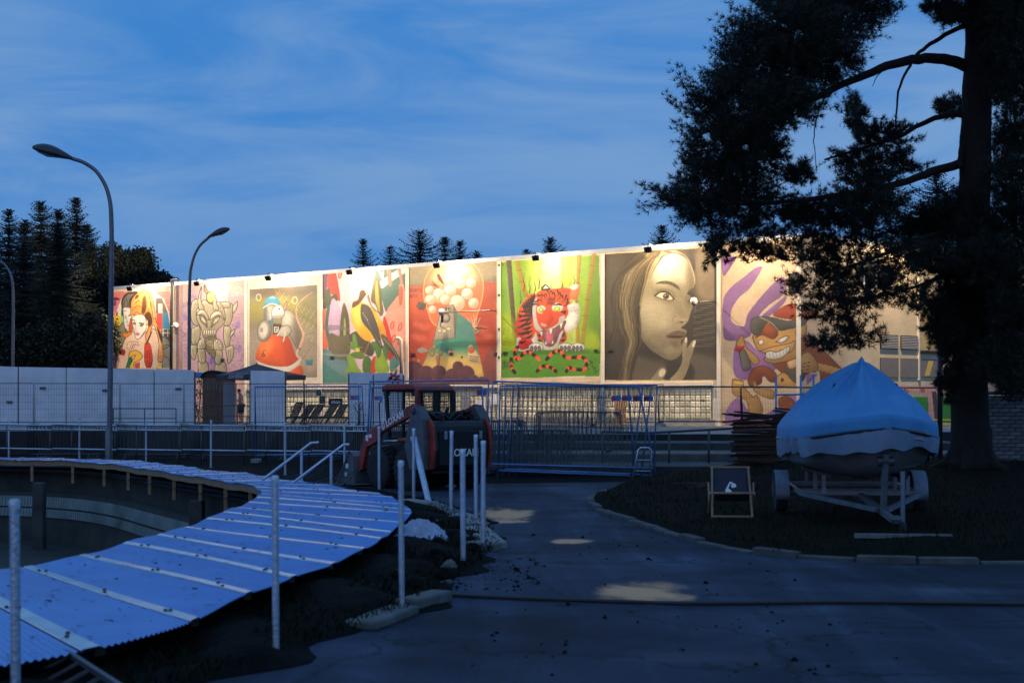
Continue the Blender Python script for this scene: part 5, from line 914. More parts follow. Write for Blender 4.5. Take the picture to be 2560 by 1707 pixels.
# ------------------------------------------------------------------ street lamps
LAMPM = mat('lamp_grey', (.16, .17, .18), .45, .7, .2, 6)
def street_lamp(label, Y, z0, path, head, r0, r1):
    b = at(path[0][0], path[0][1], Y); base = Vector((b.x, Y, z0)); t = thing('street_lamp', label, 'street lamp', base, 0, 'curved street lamps')
    pts = [base] + [Vector(q) for q in spline([tuple(at(x, y, Y)) for x, y in path[1:]], 6)]; n = len(pts)
    m = MB(); m.tube([p - base for p in pts], [r0 + (r1 - r0) * min(1, i / (n * .6)) for i in range(n)], 12); m.build('pole', LAMPM, t, smooth=True)
    m = MB(); m.lathe([(r0 * 2, 0), (r0 * 2, .03), (r0 * 1.3, .05), (r0 * 1.3, .9), (r0, 1.0)], n=12); m.build('base_sleeve', LAMPM, t, smooth=30)
    a, e = at(*head[0], Y) - base, at(*head[1], Y) - base; d = e - a; up = Vector((0, 0, 1)); up = (up - d.normalized() * up.dot(d.normalized())).normalized(); sd = d.cross(up).normalized(); L_ = d.length; rows = []
    for k in range(11):
        u = k / 10; w = .045 + .26 * L_ * math.sin(math.pi * min(1, u * .92 + .05)) ** .8 * (.35 + .65 * u); hgt = w * .85
        rows.append([a + d * u + sd * (w * math.cos(q)) + up * ((hgt if math.sin(q) > 0 else hgt * .45) * math.sin(q)) for q in np.linspace(0, 6.283, 14, endpoint=False)])
    m = MB(); m.grid(rows, close=True); m.add(rows[0], [tuple(range(14))]); m.add(rows[-1], [tuple(range(14))]); m.build('lamp_head', mat('lamp_head', (.05, .055, .06), .35, .3, .1, 5), t, smooth=50)
    m = MB(); c = a + d * .62 - up * (.07 * L_); rows = [[c + d * (.28 * math.cos(q) * s_) + sd * (.12 * L_ * math.sin(q) * s_) - up * (.05 * L_ * (1 - s_)) for q in np.linspace(0, 6.283, 12, endpoint=False)] for s_ in (1, .7, .35, .05)]
    m.grid(rows, close=True); m.build('lamp_glass', mat('lamp_glass', (.32, .30, .27), .25, 0, 0), t, smooth=True)
street_lamp('tall curved street lamp nearest to the walkway, arching to the left', 41, 0, [(272, 1159), (274, 1100), (277, 800), (279, 580), (272, 490), (246, 435), (212, 408), (178, 396)], [(182, 398), (83, 370)], .085, .055)
street_lamp('curved street lamp behind the fence arching right in front of the horned figure', 64, .82, [(473, 1063), (473, 900), (474, 720), (480, 660), (497, 618), (524, 592)], [(520, 594), (574, 573)], .085, .06)
street_lamp('curved street lamp at the far left edge in front of the dark trees', 72, .82, [(32, 1058), (32, 900), (33, 760), (30, 700), (14, 664), (-14, 645)], [(-12, 646), (-60, 632)], .085, .06)
# ------------------------------------------------------------------ white hoardings
HOARD = mat('hoarding_panel', (.60, .57, .60), .6, 0, .2, 1.1, .3, 3, col2=(.86, .82, .84))
def hoarding(label, Y, cols, zb=.82, smear=0):
    a = at(cols[0][0], 1020, Y); t = thing('hoarding', label, 'hoarding', (a.x, Y, zb)); o = Vector(t.location)
    for i in range(len(cols) - 1):
        x0, y0 = cols[i]; x1, y1 = cols[i + 1]; p0 = at(x0, y0, Y) - o; p1 = at(x1, y1, Y) - o; g = .025
        m = MB(); dy = .03 * (i % 2); m.add([(p0.x + g, dy, .02), (p1.x - g, dy, .02), (p1.x - g, dy, p1.z), (p0.x + g, dy, p0.z), (p0.x + g, dy + .04, .02), (p1.x - g, dy + .04, .02), (p1.x - g, dy + .04, p1.z), (p0.x + g, dy + .04, p0.z)], [(0, 1, 2, 3), (4, 5, 6, 7), (0, 1, 5, 4), (1, 2, 6, 5), (2, 3, 7, 6), (3, 0, 4, 7)]); m.build('panel', HOARD, t)
    for i, (x0, y0) in enumerate(cols):
        p0 = at(x0, y0, Y) - o; m = MB(); m.box((p0.x, .09, p0.z / 2 - .03), (.07, .07, p0.z - .06)); m.build('post', DARKSTEEL, t)
    return t
hd = hoarding('long row of white hoarding panels on the terrace left of the wooden hut', 62, [(-70, 913), (45, 917), (165, 919), (275, 921), (385, 923), (486, 925)])
for (x, y) in ((105, 970), (262, 976), (445, 972), (22, 1005)):
    p = at(x, y, 61.9) - Vector(hd.location); m = MB(); m.box((p.x, -.03, p.z), (.25, .05, .1)); m.build('fixing_plate', DARKSTEEL, hd)
hoarding('single white hoarding panel standing below the dark canopy', 62, [(625, 926), (713, 928)])
h3 = hoarding('pair of white hoarding panels with red paint marks below the bird mural', 62, [(872, 931), (933, 932), (995, 933), (1008, 934)])
m = MB(); rr_ = random.Random(4); o = Vector(h3.location)
for i in range(16):
    a = rr_.uniform(0, 6.28); c = at(984, 944, 61.9) - o; d = .12 + rr_.random() * .45; m.beam((c.x + math.cos(a) * .08, -.02, c.z + math.sin(a) * .06), (c.x + math.cos(a) * d, -.02, c.z + math.sin(a) * d * .6), .07, .008, (0, 1, 0))
m.build('red_print', mat('red_paint', (.50, .05, .03), .6, 0, .1, 4), h3)
# ------------------------------------------------------------------ temporary mesh fence panels
BLUEST = mat('blue_fence_steel', (.13, .24, .48), .36, .55, .15, 6); SIGN_B = mat('sign_blue', (.06, .22, .62), .4, 0, .05, 4); SIGN_R = mat('sign_red', (.5, .07, .08), .4, 0, .05, 4)
def mesh_fence(label, TL, TR, BR, BL, YT, YB, ma, group, sp=.11, r=.019, wr=.0036, signs=(), Yr=None, feet=True):
    """corner pixels with the depth of the top and the bottom edge"""
    dY = (Yr if Yr is not None else 0); c = [at(*TL, YT), at(*TR, YT + dY), at(*BR, YB + dY), at(*BL, YB)]; o = Vector(c[3]); t = thing('mesh_fence_panel', label, 'fence panel', o, 0, group); tl, tr, br, bl = [p - o for p in c]
    m = MB(); m.tube([bl, tl, tr, br], r, 8); k = .10; m.tube([bl.lerp(tl, k), br.lerp(tr, k)], r * .9, 8); m.build('frame', ma, t, smooth=True)
    m = MB(); n = max(4, int((tr - tl).length / sp)); b0, b1 = bl.lerp(tl, k), br.lerp(tr, k)
    for i in range(1, n): u = i / n; m.tube([b0.lerp(b1, u), tl.lerp(tr, u)], wr, 3, False)
    for v in (.14, .2, .34, .52, .7, .86): m.tube([b0.lerp(tl, v), b1.lerp(tr, v)], wr, 3, False)
    tag(m.build('wire_mesh', DARKSTEEL, t), kind='stuff')
    if feet:
        for q in (bl, br): m = MB(); m.box((q.x, q.y, q.z + .06), (.22, .6, .12)); m.build('foot_block', CONC, t, bevel=.02)
    for (x, y, w) in signs:
        p = at(x, y, (YT + YB) / 2 + dY * .5 - .06) - o; W_ = w / F * YT; m = MB(); m.box(p, (W_, .006, W_ * .52)); sg = m.build('sign_plate', SIGN_B, t); m = MB(); m.box(p + Vector((-W_ * .25, -.005, 0)), (W_ * .42, .004, W_ * .36)); m.build('sign_print', SIGN_R, sg)
    return t
ords = ['first', 'second', 'third', 'fourth', 'fifth', 'sixth', 'seventh', 'eighth', 'ninth', 'tenth', 'eleventh', 'twelfth', 'thirteenth', 'fourteenth', 'fifteenth', 'sixteenth']
xs = [-117, 85, 300, 460, 620, 764, 898, 1096, 1300, 1480, 1660]
for i in range(len(xs) - 1):
    mesh_fence('grey mesh fence panel on the terrace, ' + ords[i] + ' from the left edge', (xs[i] + 2, 958 + i * .3), (xs[i + 1] - 2, 958 + i * .3), (xs[i + 1] - 2, 1066), (xs[i] + 2, 1066), 58, 58, DARKSTEEL, 'grey fence panels along the terrace')
GF = 'blue fence panels on the forecourt'
mesh_fence('single blue fence panel left of the loader', (637, 967), (905, 966), (914, 1152), (640, 1157), 41, 41, BLUEST, GF, r=.03, signs=((887, 994, 22),))
mesh_fence('tall blue fence panel right behind the cab of the loader', (925, 954), (1222, 950), (1214, 1192), (915, 1188), 36, 35.6, BLUEST, GF, r=.03, signs=((1204, 981, 26),))
mesh_fence('lower blue fence panel leaning behind the loader', (930, 968), (1205, 967), (1212, 1190), (921, 1190), 35.6, 35.2, BLUEST, GF, r=.03, signs=((946, 995, 20),))
stk = [((1232, 953), (1597, 966), (1642, 1194), (1225, 1183)), ((1250, 965), (1608, 964), (1574, 1215), (1244, 1200)), ((1265, 964), (1629, 963), (1600, 1212), (1258, 1196)), ((1283, 964), (1570, 966), (1590, 1210), (1272, 1196)), ((1296, 963), (1642, 962), (1634, 1215), (1290, 1194))]
desc = ['frontmost', 'second', 'third', 'fourth', 'rearmost']
for i, (tl, tr, br, bl) in enumerate(stk):
    mesh_fence(desc[i] + ' blue panel in the leaning stack right of the loader', tl, tr, br, bl, 33.0 + .28 * i, 32.6 + .28 * i, BLUEST, GF, r=.027, wr=.0042, feet=False, signs=(((1540 + 27 * i, 996, 24),) if i < 4 else ()))
for i, (x0, x1) in enumerate(((1644, 1850), (1853, 2050), (2053, 2262), (2265, 2470))):
    mesh_fence('dark fence panel before the right end of the building, ' + ords[i] + ' from the portrait', (x0, 966 + i), (x1, 967 + i), (x1 + 4, 1063), (x0 + 4, 1063), 60, 60, mat('dark_blue_steel', (.03, .045, .08), .45, .4, .15, 6), 'dark fence panels before the right end of the building', r=.034 if i != 1 else .045)
# ------------------------------------------------------------------ crowd barriers
def barrier_mesh():
    m = MB(); w, h = 2.2, 1.08; m.tube([(-w / 2, 0, .16), (-w / 2, 0, h - .08), (-w / 2 + .08, 0, h), (w / 2 - .08, 0, h), (w / 2, 0, h - .08), (w / 2, 0, .16), (-w / 2, 0, .16)], .018, 6)
    fr = m.mesh('frame', True); m = MB()
    for i in range(1, 19): x = -w / 2 + w * i / 19; m.tube([(x, 0, .16), (x, 0, h)], .008, 5, False)
    bars = m.mesh('bars', True); m = MB()
    for x in (-.8, .8): m.tube([(x, -.3, .015), (x, -.26, .03), (x, 0, .17), (x, .26, .03), (x, .3, .015)], .016, 6)
    return fr, bars, m.mesh('feet', True)
BFR, BBA, BFE = barrier_mesh()
for q in (BFR, BBA, BFE): q.materials.append(DARKSTEEL)
def barrier(label, x, y, z, rz, tilt, group):
    t = thing('crowd_barrier', label, 'barrier', (x, y, z), rz, group); t.rotation_euler = (tilt, 0, rz); tag(child('frame', BFR, t)); o = child('bars', BBA, t); o['kind'] = 'stuff'; child('feet', BFE, t); return t
spots = [(160, 44.5, 'left of the tall lamp'), (380, 44.0, 'right of the tall lamp'), (575, 43.5, 'in front of the wooden hut'), (770, 42.5, 'in front of the sun loungers'), (1300, 33.6, 'behind the leaning blue panels'), (1195, 36.2, 'right behind the loader'), (1440, 37.6, 'on the steps behind the leaning blue panels'), (945, 41.0, 'left behind the loader cab')]
for k, (px, Y, where) in enumerate(spots):
    x = (px - 1280) / F * Y
    for j in range(4):
        barrier(['front', 'second', 'third', 'rear'][j] + ' barrier of the stack ' + where, x + .05 * j, Y + .13 * j, float(np.interp(Y, [33.9, 34, 36.9, 37, 39.9], [0, .21, .21, .415, .415])) if px > 1000 else 0.0, R(-2 + 3 * (k % 3)), R(-9 + (20 if k == 0 else 0)), 'crowd barriers stacked between walkway and terrace')
# pipe railings
for i in range(6):
    Y0 = 42.0 - i * .55; px0 = -30 + i * 162; a = at(px0, 1020, Y0); b = at(px0 + 158, 1020, Y0 - .5); t = thing('pipe_railing', 'blue grey pipe railing beyond the walkway, ' + ords[i] + ' section from the left edge', 'railing', (a.x, a.y, 0), 0, 'pipe railings beyond the walkway'); d = Vector((b.x - a.x, b.y - a.y, 0))
    for nm, z in (('top_rail', 1.12), ('second_rail', .98), ('middle_rail', .42)): m = MB(); m.tube([Vector((0, 0, z)), d + Vector((0, 0, z - .02))], .024, 8); m.build(nm, GALV, t, smooth=True)
    for u in (.3, .98): m = MB(); m.tube([d * u, d * u + Vector((0, 0, 1.1))], .018, 8); m.build('post', DARKSTEEL, t, smooth=True)
t = thing('pipe_railing', 'dark pipe railing on the steps right of the leaning fence panels', 'railing', at(1505, 1195, 36), 0, 'pipe railings beyond the walkway'); o = Vector(t.location)
pr = [at(1505, 1079, 36) - o, at(1620, 1082, 36) - o, at(1830, 1071, 36) - o]; m = MB(); m.tube(pr, .03, 8); m.build('top_rail', DARKSTEEL, t, smooth=True)
for (x, y0, y1) in ((1506, 1080, 1180), (1673, 1080, 1180), (1772, 1076, 1165)): m = MB(); m.tube([at(x, y0, 36) - o, at(x, y1, 36) - o], .028, 8); m.build('post', DARKSTEEL, t, smooth=True)
# ------------------------------------------------------------------ fence posts around the walkway
POSTS = [(22, 1150, 1047, 'at the left edge beyond the walkway'), (198, 1152, 1043, 'beyond the walkway left of the tall lamp'), (365, 1159, 1048, 'beyond the walkway right of the tall lamp'), (527, 1170, 1050, 'beyond the walkway below the hut'), (713, 1189, 1056, 'beyond the stair handrails, before the single panel'), (862, 1212, 1060, 'left of the loader bucket'), (948, 1232, 1066, 'in front of the loader front wheel'), (1034, 1258, 1071, 'in front of the loader arm'), (1127, 1290, 1077, 'left of the two posts on the slab, before the loader rear'), (1190, 1312, 1087, 'standing before the middle of the loader rear'), (1208, 1376, 1102, 'on the end of the pale kerb slab'), (1158, 1412, 1123, 'in the weeds left of the pale kerb slab'), (1005, 1530, 1152, 'beside the broken kerb in the foreground'), (690, 1648, 1190, 'in the foreground before the middle of the walkway')]
def fence_post(label, p, h, r=.033):
    t = thing('fence_post', label, 'post', p, rs.uniform(0, 6), 'bare metal posts around the walkway'); lx, ly = rs.uniform(-.012, .012), rs.uniform(-.01, .01)
    m = MB(); m.tube([(0, 0, -.05), (lx, ly, h - .012)], r, 14); m.build('pole', GALV, t, smooth=40)
    m = MB(); m.lathe([(r * 1.12, h - .04), (r * 1.12, h - .01), (r * .9, h + .004), (.005, h + .006)], (lx, ly, 0), 14); m.build('cap', GALV, t, smooth=40)
    m = MB(); m.box((0, 0, .01), (.12, .12, .02)); m.build('base_plate', DARKSTEEL, t)
for (x, by, ty, w) in POSTS:
    p = gnd(x, by); fence_post('bare metal post ' + w, p, EYE - (ty - HZ) * p.y / F, .028 if p.y > 13 else .0225)
p = at(40, 1707, 6.9); fence_post('bare metal post nearest to the camera at the left edge', (p.x, 6.9, 0), 1.155, .024)
a, b = at(1034, 1094, 24.2), gnd(1072, 1264); t = thing('leaning_pole', 'pale metal pole leaning against the post before the loader arm', 'pole', b); m = MB(); m.tube([(0, 0, .04), a - b], .05, 14); m.build('pole', GALV, t, smooth=40); m = MB(); m.lathe([(.05, -.01), (.056, 0), (.056, .05), (.05, .06)], a - b - Vector((0, 0, .04)), 12); m.build('collar', GALV, t)
# ------------------------------------------------------------------ stair handrails
for k, (pts, post, where) in enumerate((([(655, 1200), (778, 1107), (797, 1106)], (754, 1124, 1190), 'farther'), ([(728, 1210), (860, 1111), (873, 1111)], (828, 1135, 1214), 'nearer'))):
    Y = 26.8 - k * .9; o = at(post[0], post[2], Y); t = thing('stair_handrail', where + ' of the two sloping blue stair handrails by the walkway', 'handrail', o, 0, 'stair handrails'); m = MB(); m.tube([at(x, y, Y) - o for x, y in pts], .028, 10); m.build('rail', GALV, t, smooth=40)
    m = MB(); m.tube([Vector((0, 0, -.1)), at(post[0], post[1], Y) - o], .03, 10); m.build('post', GALV, t, smooth=40); m = MB()
    for i in range(9):
        u = i / 9; q0 = at(pts[0][0] + (pts[1][0] - pts[0][0]) * u + 18, pts[0][1] + 2 - u * 6, Y) - o; q1 = at(pts[0][0] + (pts[1][0] - pts[0][0]) * u + 62, pts[0][1] - 36 - u * 42 + 30, Y) - o
        m.tube([q0, q1], .006, 4)
    tag(m.build('infill_bars', DARKSTEEL, t), kind='stuff')
# ------------------------------------------------------------------ compact loader
RED = mat('loader_red', (.17, .022, .014), .45, 0, .4, 4, .15, 20, col2=(.46, .05, .028)); GREYP = mat('loader_grey', (.10, .105, .115), .5, .1, .25, 5, .2, 30)
WHT = mat('white_print', (.8, .8, .8), .5, 0, 0)
lp = at(1062, 1020, 28.5); ld = thing('compact_loader', 'red and black compact wheel loader with mesh cab parked behind the posts', 'loader', (lp.x, 28.5, 0), math.atan2(.78, -.62))
tyre = MB(); tyre.lathe([(.24, -.13), (.36, -.135), (.395, -.11), (.405, 0), (.395, .11), (.36, .135), (.24, .13)], n=28, axis='y')
for i in range(22):
    a = 2 * math.pi * i / 22; rot = Matrix.Rotation(-a, 3, 'Y'); 
    for sd in (-1, 1): tyre.box(rot @ Vector((.405, sd * .06, 0)), (.03, .13, .055), rot @ Matrix.Rotation(R(28 * sd), 3, 'X'))
tyre_me = tyre.mesh('tyre', 40); tyre_me.materials.append(RUBBER); rim = MB(); rim.lathe([(.05, -.06), (.2, -.05), (.235, -.10), (.245, -.13), (.245, .13), (.2, .11), (.19, .05), (.08, .04), (.03, .07)], n=24, axis='y')
for i in range(6): a = i * math.pi / 3; rim.lathe([(.016, .04), (.016, .06), (.004, .065)], (.12 * math.cos(a), 0, .12 * math.sin(a)), 6, 'y')
rim_me = rim.mesh('rim', 40); rim_me.materials.append(mat('loader_rim', (.30, .31, .33), .5, .5, .2, 8))
for x in (-.47, .5):
    for sy in (-1, 1):
        w = bpy.data.objects.new('wheel', tyre_me); COL.objects.link(w); w.parent = ld; w.location = (x, sy * .68, .405); w.rotation_euler = (0, 0, 0 if sy > 0 else math.pi); child('rim', rim_me, w)
m = MB(); m.prism([(-1.0, .32), (.9, .32), (1.05, .5), (1.0, .82), (-.2, .95), (-1.0, 1.0)], -.52, .52, 'y'); m.build('chassis', BLACK, ld, bevel=.03)
m = MB(); m.prism([(-1.0, .38), (-1.22, .45), (-1.28, .8), (-1.24, 1.22), (-1.12, 1.36), (-.3, 1.36), (-.3, .95), (-1.0, .95)], -.64, .64, 'y'); m.build('engine_cover', BLACK, ld, bevel=.04)
for sy in (-1, 1): m = MB(); m.prism([(-1.14, .42), (-1.24, .44), (-1.31, .8), (-1.27, 1.25), (-1.16, 1.39), (-1.08, 1.39), (-1.14, 1.2)], sy * .645, sy * .70, 'y'); m.build('rear_corner_guard', RED, ld, bevel=.012)
m = MB(); m.box((-1.286, 0, .83), (.03, 1.12, .66)); m.build('rear_door', mat('grille_black', (.008, .008, .009), .5, 0, .2, 9), ld, bevel=.02)
for y in (-.42, .42): m = MB(); m.box((-1.30, y, 1.08), (.03, .07, .16)); m.build('tail_light', mat('tail_light', (.25, .28, .32), .3, 0, 0), ld, bevel=.01)
tm = text_mesh('LOXAM', .20, .004, 0, .004); tm.materials.append(WHT); o = child('rear_lettering', tm, ld); o.matrix_local = Matrix.Translation((-1.325, 0, .74)) @ Matrix(((0, 0, -1, 0), (-1, 0, 0, 0), (0, 1, 0, 0), (0, 0, 0, 1)))
m = MB(); m.tube([(-.45, .3, 1.44), (-1.0, .3, 1.44)], .09, 12); m.tube([(-1.0, .3, 1.44), (-1.12, .3, 1.46), (-1.2, .3, 1.62)], .035, 8); m.build('muffler', DARKSTEEL, ld, smooth=40)
m = MB(); rq = random.Random(9)
for i in range(14): m.tube([(rq.uniform(-1.1, -.4), rq.uniform(-.6, .6), 1.36), (rq.uniform(-1.1, -.4), rq.uniform(-.6, .6), 1.5 + rq.uniform(0, .08)), (rq.uniform(-1.1, -.4), rq.uniform(-.6, .6), 1.37)], .028, 6)
m.build('hoses', BLACK, ld, smooth=True)
for sy in (-1, 1):
    m = MB(); m.prism([(-1.12, .42), (-.66, .42), (-.48, .85), (-.56, 1.1), (-.66, 1.42), (-.74, 1.62), (-.86, 1.64), (-1.06, 1.40), (-1.14, .9)], sy * .60, sy * .825, 'y'); m.build('rear_upright', GREYP, ld, bevel=.01)
    m = MB(); m.prism([(-.86, 1.66), (-.70, 1.68), (.75, 1.18), (1.02, 1.02), (1.30, .42), (1.22, .30), (1.08, .36), (.92, .80), (.55, .92), (.42, 1.1), (-.72, 1.46), (-.84, 1.5)], sy * .70, sy * .80, 'y'); m.build('lift_arm', RED, ld, bevel=.015)
    m = MB(); m.tube([(-.66, sy * .62, 1.0), (.0, sy * .62, .96)], .05, 10); cy = m.build('lift_cylinder', RED, ld, smooth=40); m = MB(); m.tube([(.0, sy * .62, .96), (.55, sy * .62, .93)], .025, 8); m.build('piston_rod', GALV, cy, smooth=True)
    m = MB(); m.lathe([(.06, -.02), (.06, .02), (.03, .03)], (-.80, sy * .83, 1.54), 12, 'y'); m.build('pivot_pin', DARKSTEEL, ld)
tm = text_mesh('LOXAM', .19, .004, 0, .006); tm.materials.append(WHT); o = child('arm_lettering', tm, ld); th = math.atan2(1.18 - 1.68, .75 + .70)
ex = Vector((-math.cos(th), 0, -math.sin(th))); ez = Vector((0, 1, 0)); ey = ez.cross(ex); c = Vector((-.12, .806, 1.385)); M4 = Matrix((( ex.x, ey.x, ez.x, c.x), (ex.y, ey.y, ez.y, c.y), (ex.z, ey.z, ez.z, c.z), (0, 0, 0, 1))); o.matrix_local = M4
m = MB(); m.lathe([(.085, 0), (.085, .004), (.05, .004), (.05, 0)], (0, 0, 0), 16); me = m.mesh('emblem', True); me.materials.append(WHT); e_ = child('emblem', me, ld); e_.matrix_local = M4 @ Matrix.Translation((-.43, 0, 0)) @ Matrix.Scale(.7, 4, (1, 0, 0))
m = MB(); m.box((.88, .806, 1.0), (.09, .006, .12)); m.box((.76, .806, 1.04), (.11, .006, .07)); m.build('warning_label', WHT, ld)
zr = 2.08
m = MB(); m.prism([(-.42, 1.92), (-.34, 2.03), (-.2, zr), (.72, zr), (.86, zr - .03), (.88, 1.92), (.80, 1.96), (-.30, 1.96)], -.47, .47, 'y'); m.build('cab_roof', RED, ld, bevel=.03)
for sy in (-1, 1):
    m = MB(); m.beam((-.36, sy * .43, .95), (-.36, sy * .43, 1.95), .10, .09); m.build('cab_pillar', RED if sy > 0 else BLACK, ld, bevel=.02); m = MB(); m.beam((.60, sy * .43, .9), (.76, sy * .43, 1.95), .07, .08); m.build('cab_pillar', BLACK, ld, bevel=.02)
    m = MB(); m.beam((.12, sy * .43, .98), (.12, sy * .43, 1.93), .05, .05); m.beam((-.32, sy * .43, 1.30), (.66, sy * .43, 1.30), .05, .05); m.beam((-.32, sy * .43, .99), (.62, sy * .43, .99), .06, .06); m.build('side_frame', BLACK, ld)
    m = MB()
    for i in range(1, 18): x = -.33 + i * .058; m.tube([(x, sy * .425, 1.0), (x + .004 * i, sy * .425, 1.93)], .005, 4, False)
    for i in range(1, 17): z = 1.0 + i * .057; m.tube([(-.33, sy * .425, z), (.68, sy * .425, z)], .005, 4, False)
    tag(m.build('window_mesh', BLACK, ld), kind='stuff')
m = MB(); m.beam((-.38, 0, 1.36), (-.38, 0, 1.95), .10, .06); m.beam((-.38, -.42, 1.37), (-.38, .42, 1.37), .08, .07); m.beam((-.38, -.42, 1.93), (-.38, .42, 1.93), .06, .06); m.build('rear_frame', BLACK, ld)
m = MB()
for i in range(1, 15): y = -.43 + i * .058; m.tube([(-.37, y, 1.38), (-.37, y, 1.93)], .005, 4, False)
for i in range(1, 10): z = 1.38 + i * .056; m.tube([(-.37, -.42, z), (-.37, .42, z)], .005, 4, False)
tag(m.build('rear_window_mesh', BLACK, ld), kind='stuff')
m = MB(); m.prism([(-.25, .95), (.15, .95), (.15, 1.08), (-.12, 1.12), (-.2, 1.55), (-.28, 1.55)], -.24, .24, 'y'); m.build('seat', BLACK, ld, bevel=.04)
m = MB(); m.tube([(.80, .5, 1.0), (.86, .5, 1.1), (.9, .5, 1.7), (.82, .5, 1.75)], .014, 6); m.build('mirror_arm', BLACK, ld)
for sy in (-1, 1): m = MB(); m.box((.87, sy * .34, 1.90), (.06, .14, .09)); m.build('work_light', mat('work_light', (.35, .37, .4), .3, 0, 0), ld, bevel=.01)
m = MB(); m.prism([(1.22, .08), (1.95, .04), (2.0, .07), (1.42, .16), (1.34, .30), (1.36, .5), (1.5, .66), (1.44, .72), (1.26, .62), (1.2, .4)], -.86, .86, 'y'); bk_ = m.build('bucket', GREYP, ld, bevel=.008)
for sy in (-1, 1): m = MB(); m.prism([(1.22, .08), (1.95, .05), (1.75, .3), (1.5, .68), (1.26, .62)], sy * .862, sy * .885, 'y'); m.build('bucket_side', GREYP, bk_)
m = MB(); m.box((1.5, .892, .42), (.1, .006, .09)); m.box((1.55, .892, .25), (.08, .006, .08)); m.build('bucket_sticker', WHT, bk_)
m = MB(); m.tube([(1.3, .84, 1.05), (1.75, .95, .05)], .015, 6); m.build('support_bar', DARKSTEEL, ld)
# ------------------------------------------------------------------ boat, tarpaulin, trailer
BO = Vector((4.98, 21.6, .1)); BRZ = math.atan2(-4.3, -.42)
boat = thing('boat', 'small pale motor boat resting on the trailer under a blue cover', 'boat', BO, BRZ)
SX = np.array([0, .6, 1.2, 2.4, 3.3, 4.0, 4.42]); SB = [.93, .96, .98, .95, .79, .46, .04]; SZ = [1.08, 1.08, 1.08, 1.10, 1.15, 1.22, 1.28]; CB = [.84, .87, .88, .80, .58, .25, .02]; CZ = [.74, .73, .72, .74, .82, .98, 1.2]; KZ = [.54, .53, .52, .54, .60, .78, 1.15]
def sec(x): f = lambda A: float(np.interp(x, SX, A)); return f(SB), f(SZ), f(CB), f(CZ), f(KZ)
rows = []
for x in np.linspace(0, 4.42, 30):
    b, z, cb, cz, kz = sec(x); half = [(b, z), (b * .985, z - .09), (b * .96 + .015, z - .11), (cb * .55 + b * .45, cz * .6 + z * .4), (cb, cz + .035), (cb - .05, cz), (cb * .62, cz * .55 + kz * .45 + .02), (cb * .56, cz * .5 + kz * .5 - .012), (0, kz)]
    rows.append([(x + .16 * (z - cz) * (x / 4.4), -yy, zz) for yy, zz in half] + [(x + .16 * (z - cz) * (x / 4.4), yy, zz) for yy, zz in half[-2::-1]])
m = MB(); m.grid(rows); n = len(rows[0]); m.add(rows[0], [tuple(range(n))]); m.build('hull', mat('hull_gelcoat', (.26, .25, .24), .32, 0, .1, 1.5), boat, smooth=38)
m = MB(); m.tube([(r_[0][0], r_[0][1] * 1.01, r_[0][2] - .03) for r_ in rows] + [(r_[-1][0], r_[-1][1] * 1.01, r_[-1][2] - .03) for r_ in rows[::-1]], .025, 6); m.build('rub_rail', BLACK, boat, smooth=True)
cov = thing('boat_cover', 'blue fabric cover pulled to a peak over the boat', 'boat cover', BO, BRZ)
out = [(x, sec(x)[0]) for x in np.linspace(0, 4.42, 40)]; loop = [(x, -y) for x, y in out] + [(x, y) for x, y in out[::-1]]; loop += [(-.02, y) for y in np.linspace(.9, -.9, 10)]
L2 = np.array(loop + [loop[0]]); ac = np.concatenate([[0], np.cumsum(np.linalg.norm(np.diff(L2, axis=0), axis=1))]); NN = 150; peak = np.array((2.25, .0)); rows = []; hem = []; rc = np.random.RandomState(2); ph = rc.rand(8) * 6.28
for k in range(26):
    row = []
    for i in range(NN):
        s_ = ac[-1] * i / NN; q = np.array([np.interp(s_, ac, L2[:, 0]), np.interp(s_, ac, L2[:, 1])]); th = 2 * math.pi * i / NN; zs = float(np.interp(q[0], SX, SZ)) + .03; dirv = (q - peak) / np.linalg.norm(q - peak)
        fold = sum(math.sin((7 + 5 * j) * th + ph[j]) / (1 + .5 * j) for j in range(5)); pleat = (.6 * (1 - abs(math.sin(5 * th + .4 + .5 * math.sin(3 * th)))) ** 2 + .4 * (1 - abs(math.sin(11 * th + 1.3))) ** 2 - .22) ; qq = q + dirv * .02
        if k <= 18:
            t = k / 18; xy = peak + (qq - peak) * (t * .94 + .06 * t * t); z = float(np.interp(t, [0, .05, .3, .6, .8, .93, 1], [2.22, 2.12, 1.90, 1.67, 1.52, 1.36, zs + .12])) + .21 * math.sin(math.pi * min(1, t * 1.04)) * pleat
            if k == 0: z = 2.21
            elif k == 1: z -= .012
        else:
            t = (k - 18) / 7; xy = qq + dirv * (.025 * math.sin(t * 3.1) + .018 * fold * t - .03 * t); z = zs + .12 - t * (.40 + .04 * math.sin(3 * th + 1) + .02 * fold)
        row.append((xy[0], xy[1], z)); hrow = hrow + [(xy[0] + dirv[0] * .014, xy[1] + dirv[1] * .014, z)] if i else [(xy[0] + dirv[0] * .014, xy[1] + dirv[1] * .014, z)]
    rows.append(row)
    if k > 20: hem.append(hrow)
def cover_material():
    M = mat('blue_canvas', (.05, .24, .52), .7, 0, .2, 1.4, .5, 160, col2=(.09, .32, .60)); return M
m = MB(); m.grid(rows, close=True); ct = m.build('cover', cover_material(), cov, smooth=True)
HEM = mat('faded_canvas', (.20, .27, .38), .75, 0, .25, 2, .4, 120)
m = MB(); m.grid(hem, close=True); m.build('hem', HEM, cov, smooth=True)
